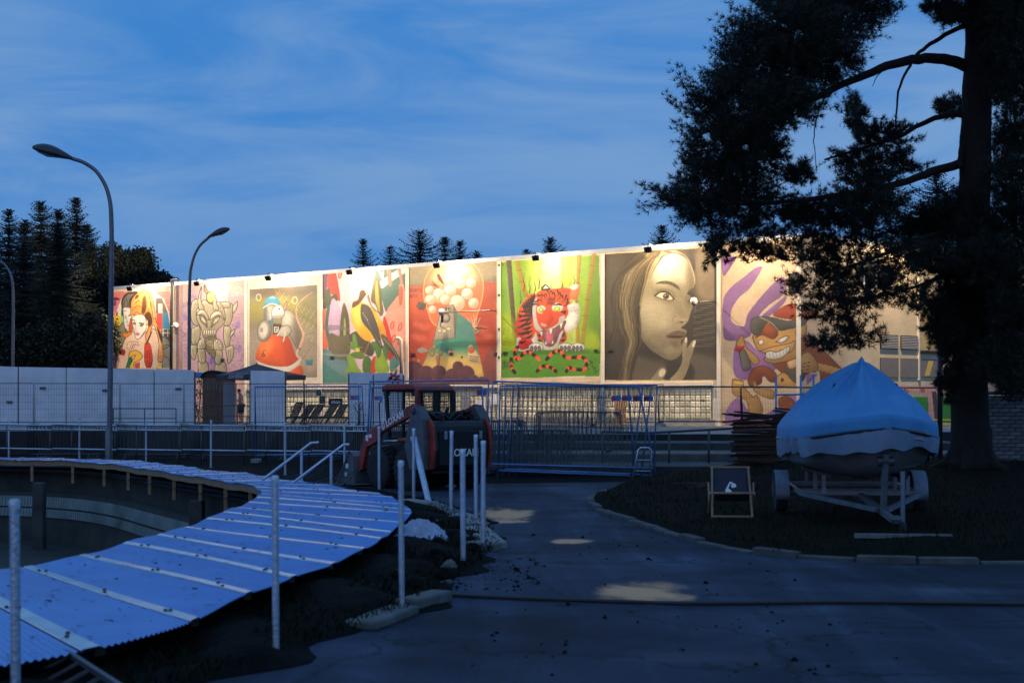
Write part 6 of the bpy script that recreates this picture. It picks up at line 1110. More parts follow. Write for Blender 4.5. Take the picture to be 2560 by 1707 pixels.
for yy, a in ((-.30, -1), (.30, 1)):
    c = Vector((2.48, yy * .95, 1.84)); m = MB(); m.tube([c, c + Vector((.12, a * .10, -.06))], [.06, .055], 12, False); vt = m.build('vent_sleeve', cover_material(), cov, smooth=True); m = MB(); m.lathe([(.052, 0), (.0, .002)], (0, 0, 0), 12); me = m.mesh('vent_opening'); me.materials.append(BLACK); v_ = child('vent_opening', me, vt); v_.location = c + Vector((.105, a * .088, -.052)); v_.rotation_euler = Vector((.7, a * .7, -.1)).to_track_quat('Z', 'Y').to_euler()
TST = mat('trailer_steel', (.20, .23, .27), .5, .7, .3, 6)
tr_ = thing('boat_trailer', 'galvanised boat trailer with two wheels standing on the dark grass', 'trailer', BO, BRZ)
for sy in (-1, 1):
    m = MB(); m.beam((.1, sy * .80, .36), (2.15, sy * .80, .33), .05, .06); m.build('side_beam', TST, tr_); m = MB(); m.beam((2.13, sy * .80, .33), (3.95, sy * .07, .24), .05, .06); m.build('drawbar_beam', TST, tr_)
    w = thing('wheel', None, None); w.parent = tr_; w.location = (.95, sy * .97, .27); m = MB(); m.lathe([(.15, -.08), (.25, -.085), (.275, -.06), (.28, 0), (.275, .06), (.25, .085), (.15, .08)], n=22, axis='y'); m.build('tyre', RUBBER, w, smooth=40); m = MB(); m.lathe([(.03, -.05), (.15, -.04), (.16, .05), (.03, .05)], n=18, axis='y'); m.build('rim', GALV, w, smooth=40)
    m = MB(); rw = [[(.95 + .34 * math.cos(a), sy * .97 + dy, .27 + .33 * math.sin(a) - (.02 if abs(dy) > .1 else 0)) for a in np.linspace(-.25, math.pi + .25, 16)] for dy in (-.10, -.09, .09, .10)]; m.grid(rw); fd = m.build('fender', mat('fender_plastic', (.16, .20, .27), .45, 0, .3, 4), tr_, smooth=True); so = fd.modifiers.new('s', 'SOLIDIFY'); so.thickness = .012
    for x in (.5, 1.6, 2.6): m = MB(); m.beam((x, sy * .55, .36), (x, sy * .55, .60), .05); m.build('bunk_post', TST, tr_)
    m = MB(); m.beam((.2, sy * .55, .60), (2.9, sy * .45, .60), .10, .05); m.build('bunk', DARKWOOD, tr_)
for x, z in ((.1, .36), (.95, .30), (2.1, .34)): m = MB(); m.beam((x, -.83, z), (x, .83, z), .06, .06); m.build('cross_beam', TST, tr_)
m = MB(); m.beam((1.9, 0, .32), (4.95, 0, .17), .06, .07); m.build('tongue', TST, tr_); m = MB(); m.lathe([(.02, 0), (.06, .02), (.07, .07), (.04, .11), (.01, .12)], (4.98, 0, .13), 12); m.build('coupling', DARKSTEEL, tr_, smooth=40)
m = MB(); m.beam((4.05, 0, .22), (4.25, 0, .95), .07, .07); wp = m.build('winch_post', TST, tr_); m = MB(); m.tube([(4.2, -.1, .85), (4.2, .1, .85)], .06, 12); m.build('winch_drum', DARKSTEEL, wp)
m = MB(); m.tube([(4.72, .12, .05), (4.72, .12, .75)], .028, 10); jk = m.build('jockey_stand', TST, tr_, smooth=40); m = MB(); m.lathe([(.02, -.03), (.08, -.03), (.09, 0), (.08, .03), (.02, .03)], (4.72, .12, .07), 14, 'y'); m.build('jockey_wheel', RUBBER, jk)
m = MB(); m.beam((4.22, .05, .86), (3.9, -.22, 1.10), .05, .006); m.beam((3.9, -.22, 1.10), (3.78, -.36, 1.18), .05, .006); m.build('strap', mat('red_strap', (.5, .04, .02), .6, 0, .1, 6), tr_)
m = MB(); m.box((5.15, .05, .02), (.10, 1.1, .05)); bl_ = m.build('wooden_block', mat('grey_plank', (.16, .17, .16), .85, 0, .3, 5), None); bl_.location = BO; bl_.rotation_euler = (0, 0, BRZ); tag(bl_, 'weathered plank lying on the grass under the trailer coupling', 'plank')
# ------------------------------------------------------------------ deck chair
dc = thing('deck_chair', 'folding wooden deck chair with dark canvas and a white emblem beside the boat', 'deck chair', (3.02, 19.6, .11), R(-6))
for sx in (-1, 1):
    m = MB(); m.beam((sx * .27, -.30, .0), (sx * .25, .34, .66), .028, .045); m.build('back_frame_rail', WOOD, dc); m = MB(); m.beam((sx * .30, .28, .0), (sx * .29, -.34, .34), .028, .04); m.build('seat_frame_rail', WOOD, dc); m = MB(); m.beam((sx * .30, -.05, .18), (sx * .31, .10, .46), .022, .03); m.build('prop_arm', WOOD, dc)
for y, z in ((.34, .66), (-.34, .34), (-.30, .02)): m = MB(); m.tube([(-.28, y, z), (.28, y, z)], .016, 8); m.build('cross_bar', WOOD, dc)
CV = []
for i in range(15): u = i / 14; y = .34 - .68 * u; z = .66 - .32 * u - .30 * math.sin(math.pi * u) ** 1.0 * (1 - .2 * u); CV.append([(-.235, y, z), (.235, y, z)])
m = MB(); m.grid(CV); m.build('canvas', mat('dark_canvas', (.028, .03, .045), .8, 0, .2, 5, .3, 100), dc, smooth=True)
m = MB(); c = Vector((0, .185, .40)); nrm = Vector((0, -.8, .35)).normalized(); ux = Vector((1, 0, 0)); uy = Vector((0, .44, .9)).normalized(); em = [(-.08, -.06), (-.02, .06), (.0, .08), (.07, .04), (.08, .0), (.02, -.02), (.0, .02), (.03, .04), (-.005, .045), (-.03, -.02), (.02, -.07), (-.05, -.09)]
m.add([c + ux * a + uy * b - Vector((0, .03, 0)) for a, b in em], [tuple(range(len(em)))]); m.build('emblem', WHT, dc)
# ------------------------------------------------------------------ plank stacks, scrap, scaffold, ladder
def plank(label, p, ln, rz, tilt, group, ma=DARKWOOD, w=.16, h=.035):
    m = MB(); m.box((0, 0, 0), (ln, w, h)); o = m.build('plank', ma); o.location = p; o.rotation_euler = (0, tilt, rz); return tag(o, label, 'plank', group)
rp = random.Random(21)
for k, (px, Y, n, zb, lab) in enumerate(((1893, 33.0, 27, .28, 'dark plank in the tall stack left of the boat'), (1985, 35.5, 26, .40, 'dark plank in the stack behind the boat cover'))):
    for j in range(n): plank(lab, ((px - 1280) / F * Y + rp.uniform(-.07, .07), Y + rp.uniform(-.15, .15), zb + .039 * j), rp.uniform(1.0, 1.35), R(rp.uniform(-9, 9)), R(rp.uniform(-1.2, 1.2)), lab.replace('dark plank in', 'planks of'))
    for j in range(6): plank('loose dark board on top of ' + ['the stack left of the boat', 'the stack behind the boat cover'][k], ((px - 1280) / F * Y + rp.uniform(-.3, .3), Y + rp.uniform(-.1, .1), zb + .039 * n + .02 + .02 * j), rp.uniform(.9, 1.6), R(rp.uniform(-40, 40)), R(rp.uniform(-10, 10)), 'loose boards on stack %s' % ('one', 'two')[k], w=.12)
for j in range(9): plank('pale scrap batten lying by the foot of the plank stack', ((1770 + rp.uniform(-60, 60) - 1280) / F * 27, 27 + rp.uniform(-1, 1), gh(3.7, 27) + .03), rp.uniform(.3, .9), R(rp.uniform(0, 180)), R(rp.uniform(-6, 6)), 'scrap battens by the plank stack', DARKWOOD, .04, .03)
sc_o = at(1940, 1066, 46); sf = thing('scaffold_tower', 'blue steel scaffold frame standing between the ape mural and the boat', 'scaffold', (sc_o.x, 46, .45)); o = Vector(sf.location)
for x, y0 in ((1940, 940), (2002, 938), (2034, 937)): m = MB(); m.tube([at(x, y0, 46) - o, Vector((at(x, 1020, 46).x - o.x, 0, 0))], .035, 8); m.build('upright', BLUEST, sf, smooth=True)
for x0, x1, y in ((1940, 2034, 987), (1940, 2090, 1024), (2002, 2060, 985)): m = MB(); m.tube([at(x0, y, 46) - o, at(x1, y - 2, 46) - o], .03, 8); m.build('ledger', BLUEST, sf, smooth=True)
m = MB(); m.tube([at(1942, 1026, 46) - o, at(1990, 1066, 46) - o], .026, 8); m.build('brace', BLUEST, sf, smooth=True)
la = at(1600, 1200, 31.5); lad = thing('steel_trestle', 'small pale metal trestle behind the legs of the leaning fence panels', 'trestle', (la.x, 31.5, 0)); o = Vector(lad.location)
m = MB(); m.tube([at(x, y, 31.5) - o for x, y in ((1580, 1206), (1596, 1124), (1602, 1119), (1622, 1119), (1628, 1126), (1628, 1206))], .022, 8); m.build('hoop', GALV, lad, smooth=True)
for y in (1150, 1177): m = MB(); m.tube([at(1589, y, 31.5) - o, at(1628, y, 31.5) - o], .016, 6); m.build('rung', GALV, lad)
# ------------------------------------------------------------------ brick garden wall
bwall = thing('brick_wall', 'low dark brick wall at the right edge behind the pine trunk', 'wall', ((2430 - 1280) / F * 31, 31.2, .40)); BRK = mat('old_brick', (.15, .14, .145), .9, 0, .35, 9, .5, 40); BRK2 = mat('pale_old_brick', (.21, .20, .205), .9, 0, .3, 9, .5, 40)
m = MB(); m.box((1.65, .12, .72), (3.3, .20, 1.5)); m.build('mortar_core', mat('mortar', (.05, .05, .052), .95, 0, .2, 8), bwall)
m = MB(); m.box((0, 0, 0), (.238, .05, .07)); bme = m.mesh('brick'); bme.materials.append(BRK); bme2 = bme.copy(); bme2.materials.clear(); bme2.materials.append(BRK2)
for r_ in range(17):
    for c_ in range(13):
        b = child('brick', bme if rp.random() < .6 else bme2, bwall); b.location = (.13 + c_ * .25 + (.125 if r_ % 2 else 0), .0 + rp.uniform(-.006, .006), .05 + r_ * .085); b.rotation_euler = (rp.uniform(-.01, .01), 0, rp.uniform(-.015, .015))
m = MB(); m.box((1.7, .10, 1.53), (3.5, .34, .07)); m.build('coping', OLDCONC, bwall, bevel=.015)
# tall post by the pine
pp = at(2350, 1130, 33.5); tp = thing('lamp_post', 'slim blue grey lamp post close to the left of the pine trunk', 'lamp post', (pp.x, 33.5, .42)); m = MB(); m.tube([(0, 0, 0), (0, 0, 5.0)], [.065, .05], 12); m.build('pole', LAMPM, tp, smooth=True); m = MB(); m.box((.12, 0, 5.0), (.34, .12, .06)); m.build('lamp_head', WHITEP, tp, bevel=.01)
# ------------------------------------------------------------------ terrace: hut, canopy, person, loungers, signs
HB = at(492, 1058, 70); hut = thing('wooden_hut', 'brown wooden hut with a rounded blue edged roof on the terrace', 'hut', (HB.x, 70, .82), 0); hw = (563 - 510) / F * 70; x0 = (506 - 492) / F * 70; zh = EYE - (945 - HZ) / F * 70 - .82; zt = EYE - (928 - HZ) / F * 70 - .82; xc = x0 + hw / 2
m = MB(); prof = [(x0, 0), (x0 + hw, 0), (x0 + hw, zh)] + [(xc + hw / 2 * math.cos(a), zh + (zt - zh) * math.sin(a)) for a in np.linspace(.1, math.pi - .1, 9)] + [(x0, zh)]; m.prism(prof, 0, 3.0, 'y'); m.build('body', DARKWOOD, hut)
for i in range(9): xx = x0 + hw * (i + .5) / 9; m = MB(); m.box((xx, -.012, zh / 2), (hw / 9 - .012, .025, zh)); m.build('wall_board', mat('hut_boards', (.20, .095, .055), .75, 0, .35, 5, .3, 25), hut)
m = MB(); rws = [[(xc + (hw / 2 + .1) * math.cos(a), y_, zh + (zt - zh + .05) * math.sin(a)) for a in np.linspace(.02, math.pi - .02, 12)] for y_ in (-.12, 3.1)]; m.grid(rws); rf = m.build('roof', mat('roof_felt', (.03, .028, .03), .8, 0, .2, 4), hut, smooth=True); so = rf.modifiers.new('s', 'SOLIDIFY'); so.thickness = .05
m = MB(); a_, b_ = at(488, 931, 70.5), at(536, 930, 70.5); c_ = at(508, 943, 70.5); o = Vector(hut.location); m.add([a_ - o, b_ - o, Vector((b_.x, 70.5, b_.z - .15)) - o, c_ - o, Vector((a_.x, 70.5, c_.z)) - o, a_ - o + Vector((0, .6, .02)), b_ - o + Vector((0, .6, .02)), Vector((b_.x, 71.1, b_.z - .15)) - o, c_ - o + Vector((0, .6, 0)), Vector((a_.x, 71.1, c_.z)) - o], [(0, 1, 2, 3, 4), (5, 6, 7, 8, 9), (0, 1, 6, 5), (3, 4, 9, 8)]); m.build('side_awning', mat('blue_awning', (.06, .26, .70), .5, 0, .1, 2), hut)
m = MB(); m.box((xc, -.03, zh * .80), (hw * .8, .02, .34)); wn = m.build('window_lattice_frame', HOLE, hut)
for i in range(12): m = MB(); m.box((xc - hw * .38 + i * hw * .069, -.05, zh * .80), (.035, .02, .32)); m.build('lattice_bar', WOOD, wn)
cn = at(641, 1020, 68); can = thing('pyramid_canopy', 'dark fabric pyramid canopy with pale lettering on its valance', 'canopy', (cn.x, 68, .82)); o = Vector(can.location); FAB = mat('dark_canopy_fabric', (.05, .048, .06), .7, 0, .2, 2)
ap = at(641, 909, 68) - o; cr = [Vector(((548 - 641) / F * 68 - .1, -.3, 0)), Vector(((648 - 641) / F * 68, -2.1, 0)), Vector(((762 - 641) / F * 68, .3, 0)), Vector(((655 - 641) / F * 68, 2.1, 0))]; ez_ = EYE - (938 - HZ) / F * 68 - .82
m = MB(); vs = [ap]; fs = []
for i in range(4):
    A_, B_ = cr[i] + Vector((0, 0, ez_)), cr[(i + 1) % 4] + Vector((0, 0, ez_)); k0 = len(vs)
    for j in range(7):
        for q in range(7): u, v = j / 6, q / 6; e = A_.lerp(B_, v); p_ = ap.lerp(e, u); p_.z -= .10 * math.sin(math.pi * u) * (.4 + .6 * math.sin(math.pi * v)); vs.append(p_)
    for j in range(6):
        for q in range(6): fs.append((k0 + j * 7 + q, k0 + j * 7 + q + 1, k0 + (j + 1) * 7 + q + 1, k0 + (j + 1) * 7 + q))
m.add(vs, fs); m.build('roof_fabric', FAB, can, smooth=60)
m = MB()
for i in range(4):
    A_, B_ = cr[i] + Vector((0, 0, ez_)), cr[(i + 1) % 4] + Vector((0, 0, ez_)); m.add([A_, B_, B_ - Vector((0, 0, .22)), A_ - Vector((0, 0, .22))], [(0, 1, 2, 3)])
m.build('valance', FAB, can)
for c in cr: m = MB(); m.tube([c * .96, c * .96 + Vector((0, 0, ez_))], .03, 8); m.build('pole', DARKSTEEL, can)
m = MB(); m.lathe([(.05, 0), (.05, .06), (.01, .1)], ap, 8); m.build('finial', WHITEP, can)
tm = text_mesh('corelino', .34, .004, .35, .004); tm.materials.append(mat('pale_print', (.42, .42, .45), .6, 0, 0)); A_, B_ = cr[0], cr[1]; o2 = child('valance_lettering', tm, can); dd = (B_ - A_).normalized(); o2.location = A_.lerp(B_, .58) + Vector((0, 0, ez_ - .08)) + Vector((dd.y, -dd.x, 0)) * .03; o2.rotation_euler = (R(90), 0, math.atan2(dd.y, dd.x))
cb = at(540, 1020, 68.6); m = MB(); m.box((0, 0, 1.0), (.56, .5, 2.0)); cab = m.build('metal_cabinet', mat('grey_cabinet', (.30, .29, .32), .5, .2, .15, 2), None, bevel=.02); cb = at(575, 1020, 69.0); cab.location = (cb.x, 69.0, .82); tag(cab, 'plain grey metal cabinet between the hut and the person', 'cabinet')
def person(label, loc, rz):
    t = thing('person', label, 'person', loc, rz)
    V = [(0, 0, .95), (0, .0, 1.15), (.02, 0, 1.36), (.05, 0, 1.48), (.09, 0, 1.56), (.12, 0, 1.66), (.13, 0, 1.73)]; Rr = [.19, .175, .215, .09, .075, .105, .085]; E = [(i, i + 1) for i in range(6)]
    def chain(start, pts, rad):
        p_ = start
        for q, r_ in zip(pts, rad): V.append(q); Rr.append(r_); E.append((p_, len(V) - 1)); p_ = len(V) - 1
    for s_ in (-1, 1):
        chain(2, [(.02, s_ * .19, 1.40), (.06, s_ * .24, 1.15), (.26, s_ * .13, 1.20), (.32, s_ * .09, 1.23)], [.08, .065, .052, .05]); chain(0, [(0, s_ * .10, .88), (.03 + .05 * s_, s_ * .11, .48), (-.03 + .06 * s_, s_ * .11, .09), (.10 + .06 * s_, s_ * .13, .03)], [.12, .085, .06, .05])
    me = bpy.data.meshes.new('body'); me.from_pydata(V, E, []); o = bpy.data.objects.new('body', me); COL.objects.link(o); sk = o.modifiers.new('s', 'SKIN'); 
    for i, v in enumerate(me.skin_vertices[0].data): v.radius = (Rr[i] * (.85 if i < 3 else 1), Rr[i]); v.use_root = (i == 0)
    ss = o.modifiers.new('u', 'SUBSURF'); ss.levels = 2; dg = bpy.context.evaluated_depsgraph_get(); me2 = bpy.data.meshes.new_from_object(o.evaluated_get(dg)); bpy.data.objects.remove(o); me2.shade_smooth(); me2.materials.clear(); me2.materials.append(mat('skin', (.48, .24, .14), .55, 0, .1, 6)); child('body', me2, t)
    m = MB()
    for s_ in (-1, 1): m.lathe([(.15, .52), (.155, .75), (.165, .92)], (.02 + .04 * s_, s_ * .10, 0), 14)
    m.lathe([(.20, .84), (.21, .95), (.2, 1.0)], (0, 0, 0), 16); m.build('shorts', mat('dark_shorts', (.02, .025, .04), .8, 0, .2, 6), t, smooth=True)
    m = MB(); m.lathe([(.092, 1.66), (.1, 1.71), (.09, 1.76), (.05, 1.80), (.01, 1.81)], (.115, 0, 0), 14); m.build('hair', mat('dark_hair', (.03, .015, .01), .7, 0, .2, 9), t, smooth=True)
    for s_ in (-1, 1): m = MB(); m.box((.09 + .06 * s_, s_ * .13, .035), (.26, .1, .07)); m.build('shoe', BLACK, t, bevel=.02)
    m = MB(); m.lathe([(.03, 0), (.035, .1), (.02, .11)], (.36, 0, 1.18), 10); m.build('cup', WHITEP, t)
pe = at(603, 1020, 75.5); person('shirtless person in dark shorts looking down beside the hut', (pe.x, 75.5, .82), R(200))
def lounger(label, x, y, rz, back):
    t = thing('sun_lounger', label, 'sun lounger', (x, y, .82), rz, 'dark sun loungers on the terrace')
    for s_ in (-1, 1):
        m = MB(); m.beam((-.8, s_ * .29, .30), (.9, s_ * .29, .30), .04, .06); m.build('side_rail', DARKWOOD, t)
        for xx in (-.65, .6): m = MB(); m.beam((xx - .12, s_ * .29, 0), (xx + .12, s_ * .29, .30), .04, .05); m.build('leg', DARKWOOD, t)
    for i in range(6): m = MB(); m.box((-.72 + i * .17, 0, .345), (.12, .56, .02)); m.build('seat_slat', DARKWOOD, t)
    for i in range(7): u = i / 6; m = MB(); m.box((.32 + u * .75 * math.cos(back), 0, .36 + u * .75 * math.sin(back)), (.105, .62, .02), Matrix.Rotation(-back, 3, 'Y')); m.build('back_slat', DARKWOOD, t)
    for s_ in (-1, 1): m = MB(); m.beam((.30, s_ * .27, .34), (.32 + .8 * math.cos(back), s_ * .27, .36 + .8 * math.sin(back)), .035, .04); m.build('back_rail', DARKWOOD, t)
for i, (px, Y, b) in enumerate(((722, 71, 62), (748, 72, 48), (772, 71.5, 50), (806, 71, 50), (832, 72, 52))): lounger('dark slatted sun lounger, ' + ords[i] + ' from the single hoarding panel', (px - 1280) / F * Y, Y, R(48), R(b))
def guard(label, Y, x0, x1, yt, n):
    o = at(x0, 1020, Y); t = thing('guard_rail', label, 'guard rail', (o.x, Y, .82), 0, 'thin guard rails on the terrace'); w = (x1 - x0) / F * Y; h = EYE - (yt - HZ) / F * Y - .82
    for nm, z in (('top_rail', h), ('middle_rail', h * .45)): m = MB(); m.tube([(0, 0, z), (w, 0, z)], .022, 6); m.build(nm, DARKSTEEL, t)
    for i in range(n): m = MB(); m.tube([(w * i / (n - 1), 0, 0), (w * i / (n - 1), 0, h)], .022, 6); m.build('post', DARKSTEEL, t)
guard('thin guard rail in front of the hut and the person', 65, 523, 664, 1014, 3); guard('thin guard rail in front of the sun loungers', 66, 729, 858, 1015, 3); guard('thin guard rail in front of the white hoarding row', 60, 283, 440, 1021, 3)
sb = at(839, 1004, 73.5); sg = thing('sign_board', 'black sign board with white lettering above the sun loungers', 'sign', (sb.x, 73.5, .82)); m = MB(); m.box((0, 0, sb.z - .82), (.72, .04, .36)); m.build('board', BLACK, sg, bevel=.01); tm = text_mesh('lifelab', .21, .004, .25, .004); tm.materials.append(WHT); o = child('lettering', tm, sg); o.location = (.0, -.026, sb.z - .82 - .02); o.rotation_euler = (R(90), 0, 0)
for s_ in (-.3, .3): m = MB(); m.tube([(s_, .03, 0), (s_, .03, sb.z - .9)], .018, 6); m.build('leg', DARKSTEEL, sg)
for i, (x0, x1, y0, y1) in enumerate(((791, 803, 974, 989), (799, 813, 990, 1009))):
    p0, p1 = at(x0, y1, 74.0), at(x1, y0, 74.0); t = thing('chalk_board', ['small dark chalk board hanging above another by the loungers', 'larger dark chalk board hanging below another by the loungers'][i], 'board', (p0.x, 74.0, p0.z)); m = MB(); m.box(((p1.x - p0.x) / 2, 0, (p1.z - p0.z) / 2), (p1.x - p0.x, .03, p1.z - p0.z)); m.build('board', BLACK, t); m = MB()
    for k in range(4): m.box(((p1.x - p0.x) * .5, -.02, (p1.z - p0.z) * (.2 + .2 * k)), ((p1.x - p0.x) * .7, .004, .02))
    m.build('chalk_lines', mat('chalk', (.35, .35, .35), .9, 0, 0), t)
def leafy(label, name, p, w, h, n, ma, cat='plant', depth=None):
    t = thing(name, label, cat, p); r_ = random.Random(int(abs(p[0] * 97) + n)); m = MB(); d_ = depth or w * .5
    for i in range(n):
        c = Vector((r_.gauss(0, w * .33), r_.gauss(0, d_ * .35), h * r_.random() ** .8)); a = Vector((r_.uniform(-1, 1), r_.uniform(-1, 1), r_.uniform(-.4, 1))).normalized(); b = a.orthogonal().normalized(); L_ = r_.uniform(.05, .11); m.add([c, c + a * L_ * .5 + b * L_ * .25, c + a * L_, c + a * L_ * .5 - b * L_ * .25], [(0, 1, 2, 3)])
    m.build('leaves', ma, t); m = MB()
    for k in range(4): m.tube([(r_.uniform(-w, w) * .2, 0, 0), (r_.uniform(-w, w) * .3, 0, h * .5), (r_.uniform(-w, w) * .4, 0, h * .95)], .012, 5)
    m.build('stems', DARKWOOD, t); return t
LEAF = mat('dark_leaves', (.03, .042, .016), .6, 0, .5, 4)
q = at(494, 1058, 66); leafy('dark climbing shrub between the hoarding row and the hut', 'shrub', (q.x, 66, .82), .75, 2.2, 700, LEAF, 'shrub'); q = at(895, 1055, 61); leafy('small leafy plant in front of the marked hoarding panels', 'potted_plant', (q.x, 61, .82), .6, 1.0, 130, LEAF)
# ------------------------------------------------------------------ foreground odds and ends
hp = [gnd(x, y) for x, y in ((860, 1462), (1000, 1478), (1100, 1491), (1300, 1501), (1500, 1508), (1700, 1514), (1900, 1513), (2100, 1511), (2330, 1513), (2560, 1516), (2900, 1519))]
m = MB(); m.tube([(p[0], p[1], .022) for p in spline([tuple(p) for p in hp], 6)], .017, 8); tag(m.build('hose', mat('dark_hose', (.02, .014, .014), .5, 0, .2, 3), None, smooth=True), 'dark hose lying straight across the asphalt road', 'hose')
hp = [gnd(x, y) for x, y in ((1920, 1707), (1990, 1685), (2060, 1672), (2185, 1668))]; 
g0 = gnd(300, 1640); gr = thing('metal_grating', 'bent metal grating propped under the near edge of the walkway', 'grating', (-2.45, 7.75, .02), R(-60)); m = MB()
for i in range(5): m.beam((-.5 + .25 * i, -.16, .0), (-.5 + .25 * i + .1, .12, .16), .018, .018)
m.build('bars', DARKSTEEL, gr); m = MB(); m.beam((-.62, -.17, 0), (.6, -.17, .0), .03, .03); m.beam((-.5, .13, .17), (.72, .13, .17), .03, .03); m.build('edges', DARKSTEEL, gr)
m = MB(); m.lathe([(.0, 0), (.42, .0), (.44, .03), (.42, .06), (.0, .065)], (-2.62, 7.25, .02), 24); tag(m.build('concrete_lid', CONC, None, smooth=40), 'round concrete lid half under the near end of the walkway', 'lid')
m = MB(); c = gnd(1050, 1352); rows = []; rt = np.random.RandomState(8)
for i in range(22):
    rows.append([(c.x + (j - 11) * .032, c.y + (i - 11) * .04, .02 + max(0, .16 * (1 - ((i - 11) / 11) ** 2) * (1 - ((j - 11) / 11) ** 2)) * (1 + .5 * math.sin(i * 1.3 + j * .7)) + rt.rand() * .035) for j in range(23)])
m.grid(rows); tag(m.build('crumpled_sheet', mat('pale_sheet', (.36, .38, .50), .7, 0, .2, 8), None, smooth=True), 'crumpled pale plastic sheet lying in the soil behind the foreground post', 'plastic sheet')
m = MB(); m.beam(at(1010, 1265, 18.2), at(1028, 1262, 18.6), .25, .015); rk = random.Random(31)
for i in range(26):
    p = gnd(1060 + rk.uniform(-110, 130), rk.uniform(1285, 1500)); 
    if p.x > pole_x(p.y) + .1: continue
    r_ = rk.uniform(.03, .09); m = MB(); m.lathe([(r_ * .3, -.02), (r_, r_ * .2), (r_ * .8, r_ * .7), (r_ * .2, r_ * .95)], (0, 0, 0), 7); me = m.mesh('rock')
    for v in me.vertices: v.co *= 1 + rk.uniform(-.22, .22)
    me.materials.append(OLDCONC if i % 3 == 0 else SOIL); o = bpy.data.objects.new('rock', me); COL.objects.link(o); o.location = (p.x, p.y, .05); tag(o, 'rough stone lying in the soil beside the walkway', 'rock', 'stones in the soil strip')
# ------------------------------------------------------------------ trees
def tri_mesh(name, V, ma, parent, n=3):
    """V: (k, n, 3) array of k faces"""
    k = len(V); me = bpy.data.meshes.new(name); me.vertices.add(k * n); me.vertices.foreach_set('co', V.astype(np.float32).ravel()); me.loops.add(k * n); me.loops.foreach_set('vertex_index', np.arange(k * n, dtype=np.int32))
    me.polygons.add(k); me.polygons.foreach_set('loop_start', np.arange(0, k * n, n, dtype=np.int32)); me.polygons.foreach_set('loop_total', np.full(k, n, np.int32)); me.update(calc_edges=True); me.materials.append(ma)
    o = bpy.data.objects.new(name, me); COL.objects.link(o); o.parent = parent; return o
def unit(a): return a / np.maximum(1e-9, np.linalg.norm(a, axis=-1, keepdims=True))
BARK = mat('pine_bark', (.016, .011, .009), .95, 0, .5, 9, 1.0, 26); NEED = mat('pine_needles', (.007, .011, .004), .7, 0, .4, .8); SPRN = mat('spruce_needles', (.007, .012, .006), .7, 0, .4, .5); BRLF = mat('broad_leaves', (.012, .016, .006), .7, 0, .5, .6)
# ---- the big pine
PY = 28.0; pb = at(2432, 1175, PY); pine = thing('pine_tree', 'huge dark pine at the right whose branches hang before the building', 'tree', (pb.x, PY, .38)); o = Vector(pine.location); rn = np.random.RandomState(12)
tk = [(2433, 1190, .56), (2431, 1150, .46), (2427, 1080, .385), (2424, 960, .345), (2428, 760, .33), (2436, 500, .31), (2442, 260, .29), (2447, 60, .26), (2452, -250, .22), (2458, -700, .14), (2462, -1100, .04)]
pts = spline([(*(at(x, y, PY) - o), r) for x, y, r in tk], 5); m = MB(); m.tube([p[:3] + np.array((rn.uniform(-.012, .012), rn.uniform(-.012, .012), 0)) for p in pts], [p[3] * rn.uniform(.96, 1.04) for p in pts], 18); tr = m.build('trunk', BARK, pine, smooth=True)
for a in (0.4, 1.7, 2.9, 4.2, 5.3): m = MB(); m.tube([(.25 * math.cos(a), .25 * math.sin(a), .45), (.5 * math.cos(a), .5 * math.sin(a), .12), (.95 * math.cos(a), .95 * math.sin(a), -.06)], [.16, .11, .04], 8); m.build('root', BARK, tr, smooth=True)
LIMBS = [([(2425, 168), (2360, 148), (2280, 150), (2200, 172), (2100, 215), (2000, 262), (1900, 300), (1820, 330)], .12, .03, -1.0), ([(2430, 55), (2350, 95), (2300, 130), (2275, 165), (2245, 230), (2240, 330)], .05, .015, -.6), ([(2420, 285), (2350, 292), (2290, 318), (2240, 345), (2160, 370), (2060, 400)], .065, .02, .5),
         ([(2420, 405), (2330, 430), (2260, 455), (2150, 480), (2000, 500), (1850, 510), (1700, 490)], .095, .018, -1.2), ([(2412, 320), (2403, 370), (2400, 420)], .06, .05, -.3), ([(2440, -20), (2300, -40), (2150, 0), (2000, 60), (1900, 120)], .10, .03, .9), ([(2450, 120), (2520, 100), (2640, 80)], .09, .03, -.8), ([(2445, 400), (2520, 430), (2640, 450)], .08, .03, .8),
         ([(2440, 620), (2500, 690), (2600, 740)], .07, .02, -1), ([(2425, 640), (2350, 690), (2280, 720), (2180, 745)], .06, .015, .4), ([(2425, 560), (2300, 600), (2200, 640), (2080, 680)], .07, .015, -1.0), ([(2265, 595), (2240, 660), (2205, 730), (2140, 765)], .03, .014, -.9), ([(2440, 780), (2500, 840), (2570, 900)], .05, .015, -.8), ([(2080, 220), (2050, 270), (2035, 340), (2040, 420)], .018, .006, -.9), ([(2240, 160), (2200, 185), (2180, 215)], .015, .006, -.8), ([(1830, 520), (1760, 500), (1680, 490), (1605, 470)], .02, .008, -1.3), ([(1800, 330), (1740, 260), (1690, 180)], .018, .006, -1.2)]
limb_pts = []
for (px, r0, r1, dy) in LIMBS:
    n = len(px); P = [tuple(at(x, y, PY + dy * (i / (n - 1))) - o) for i, (x, y) in enumerate(px)]; q = spline(P, 5); k = len(q)
    m = MB(); m.tube([p + rn.uniform(-.012, .012, 3) for p in q], [r0 + (r1 - r0) * (i / (k - 1)) for i in range(k)], 9); m.build('limb', BARK, tr, smooth=True); limb_pts += [p for p in q]
limb_pts = np.array(limb_pts)
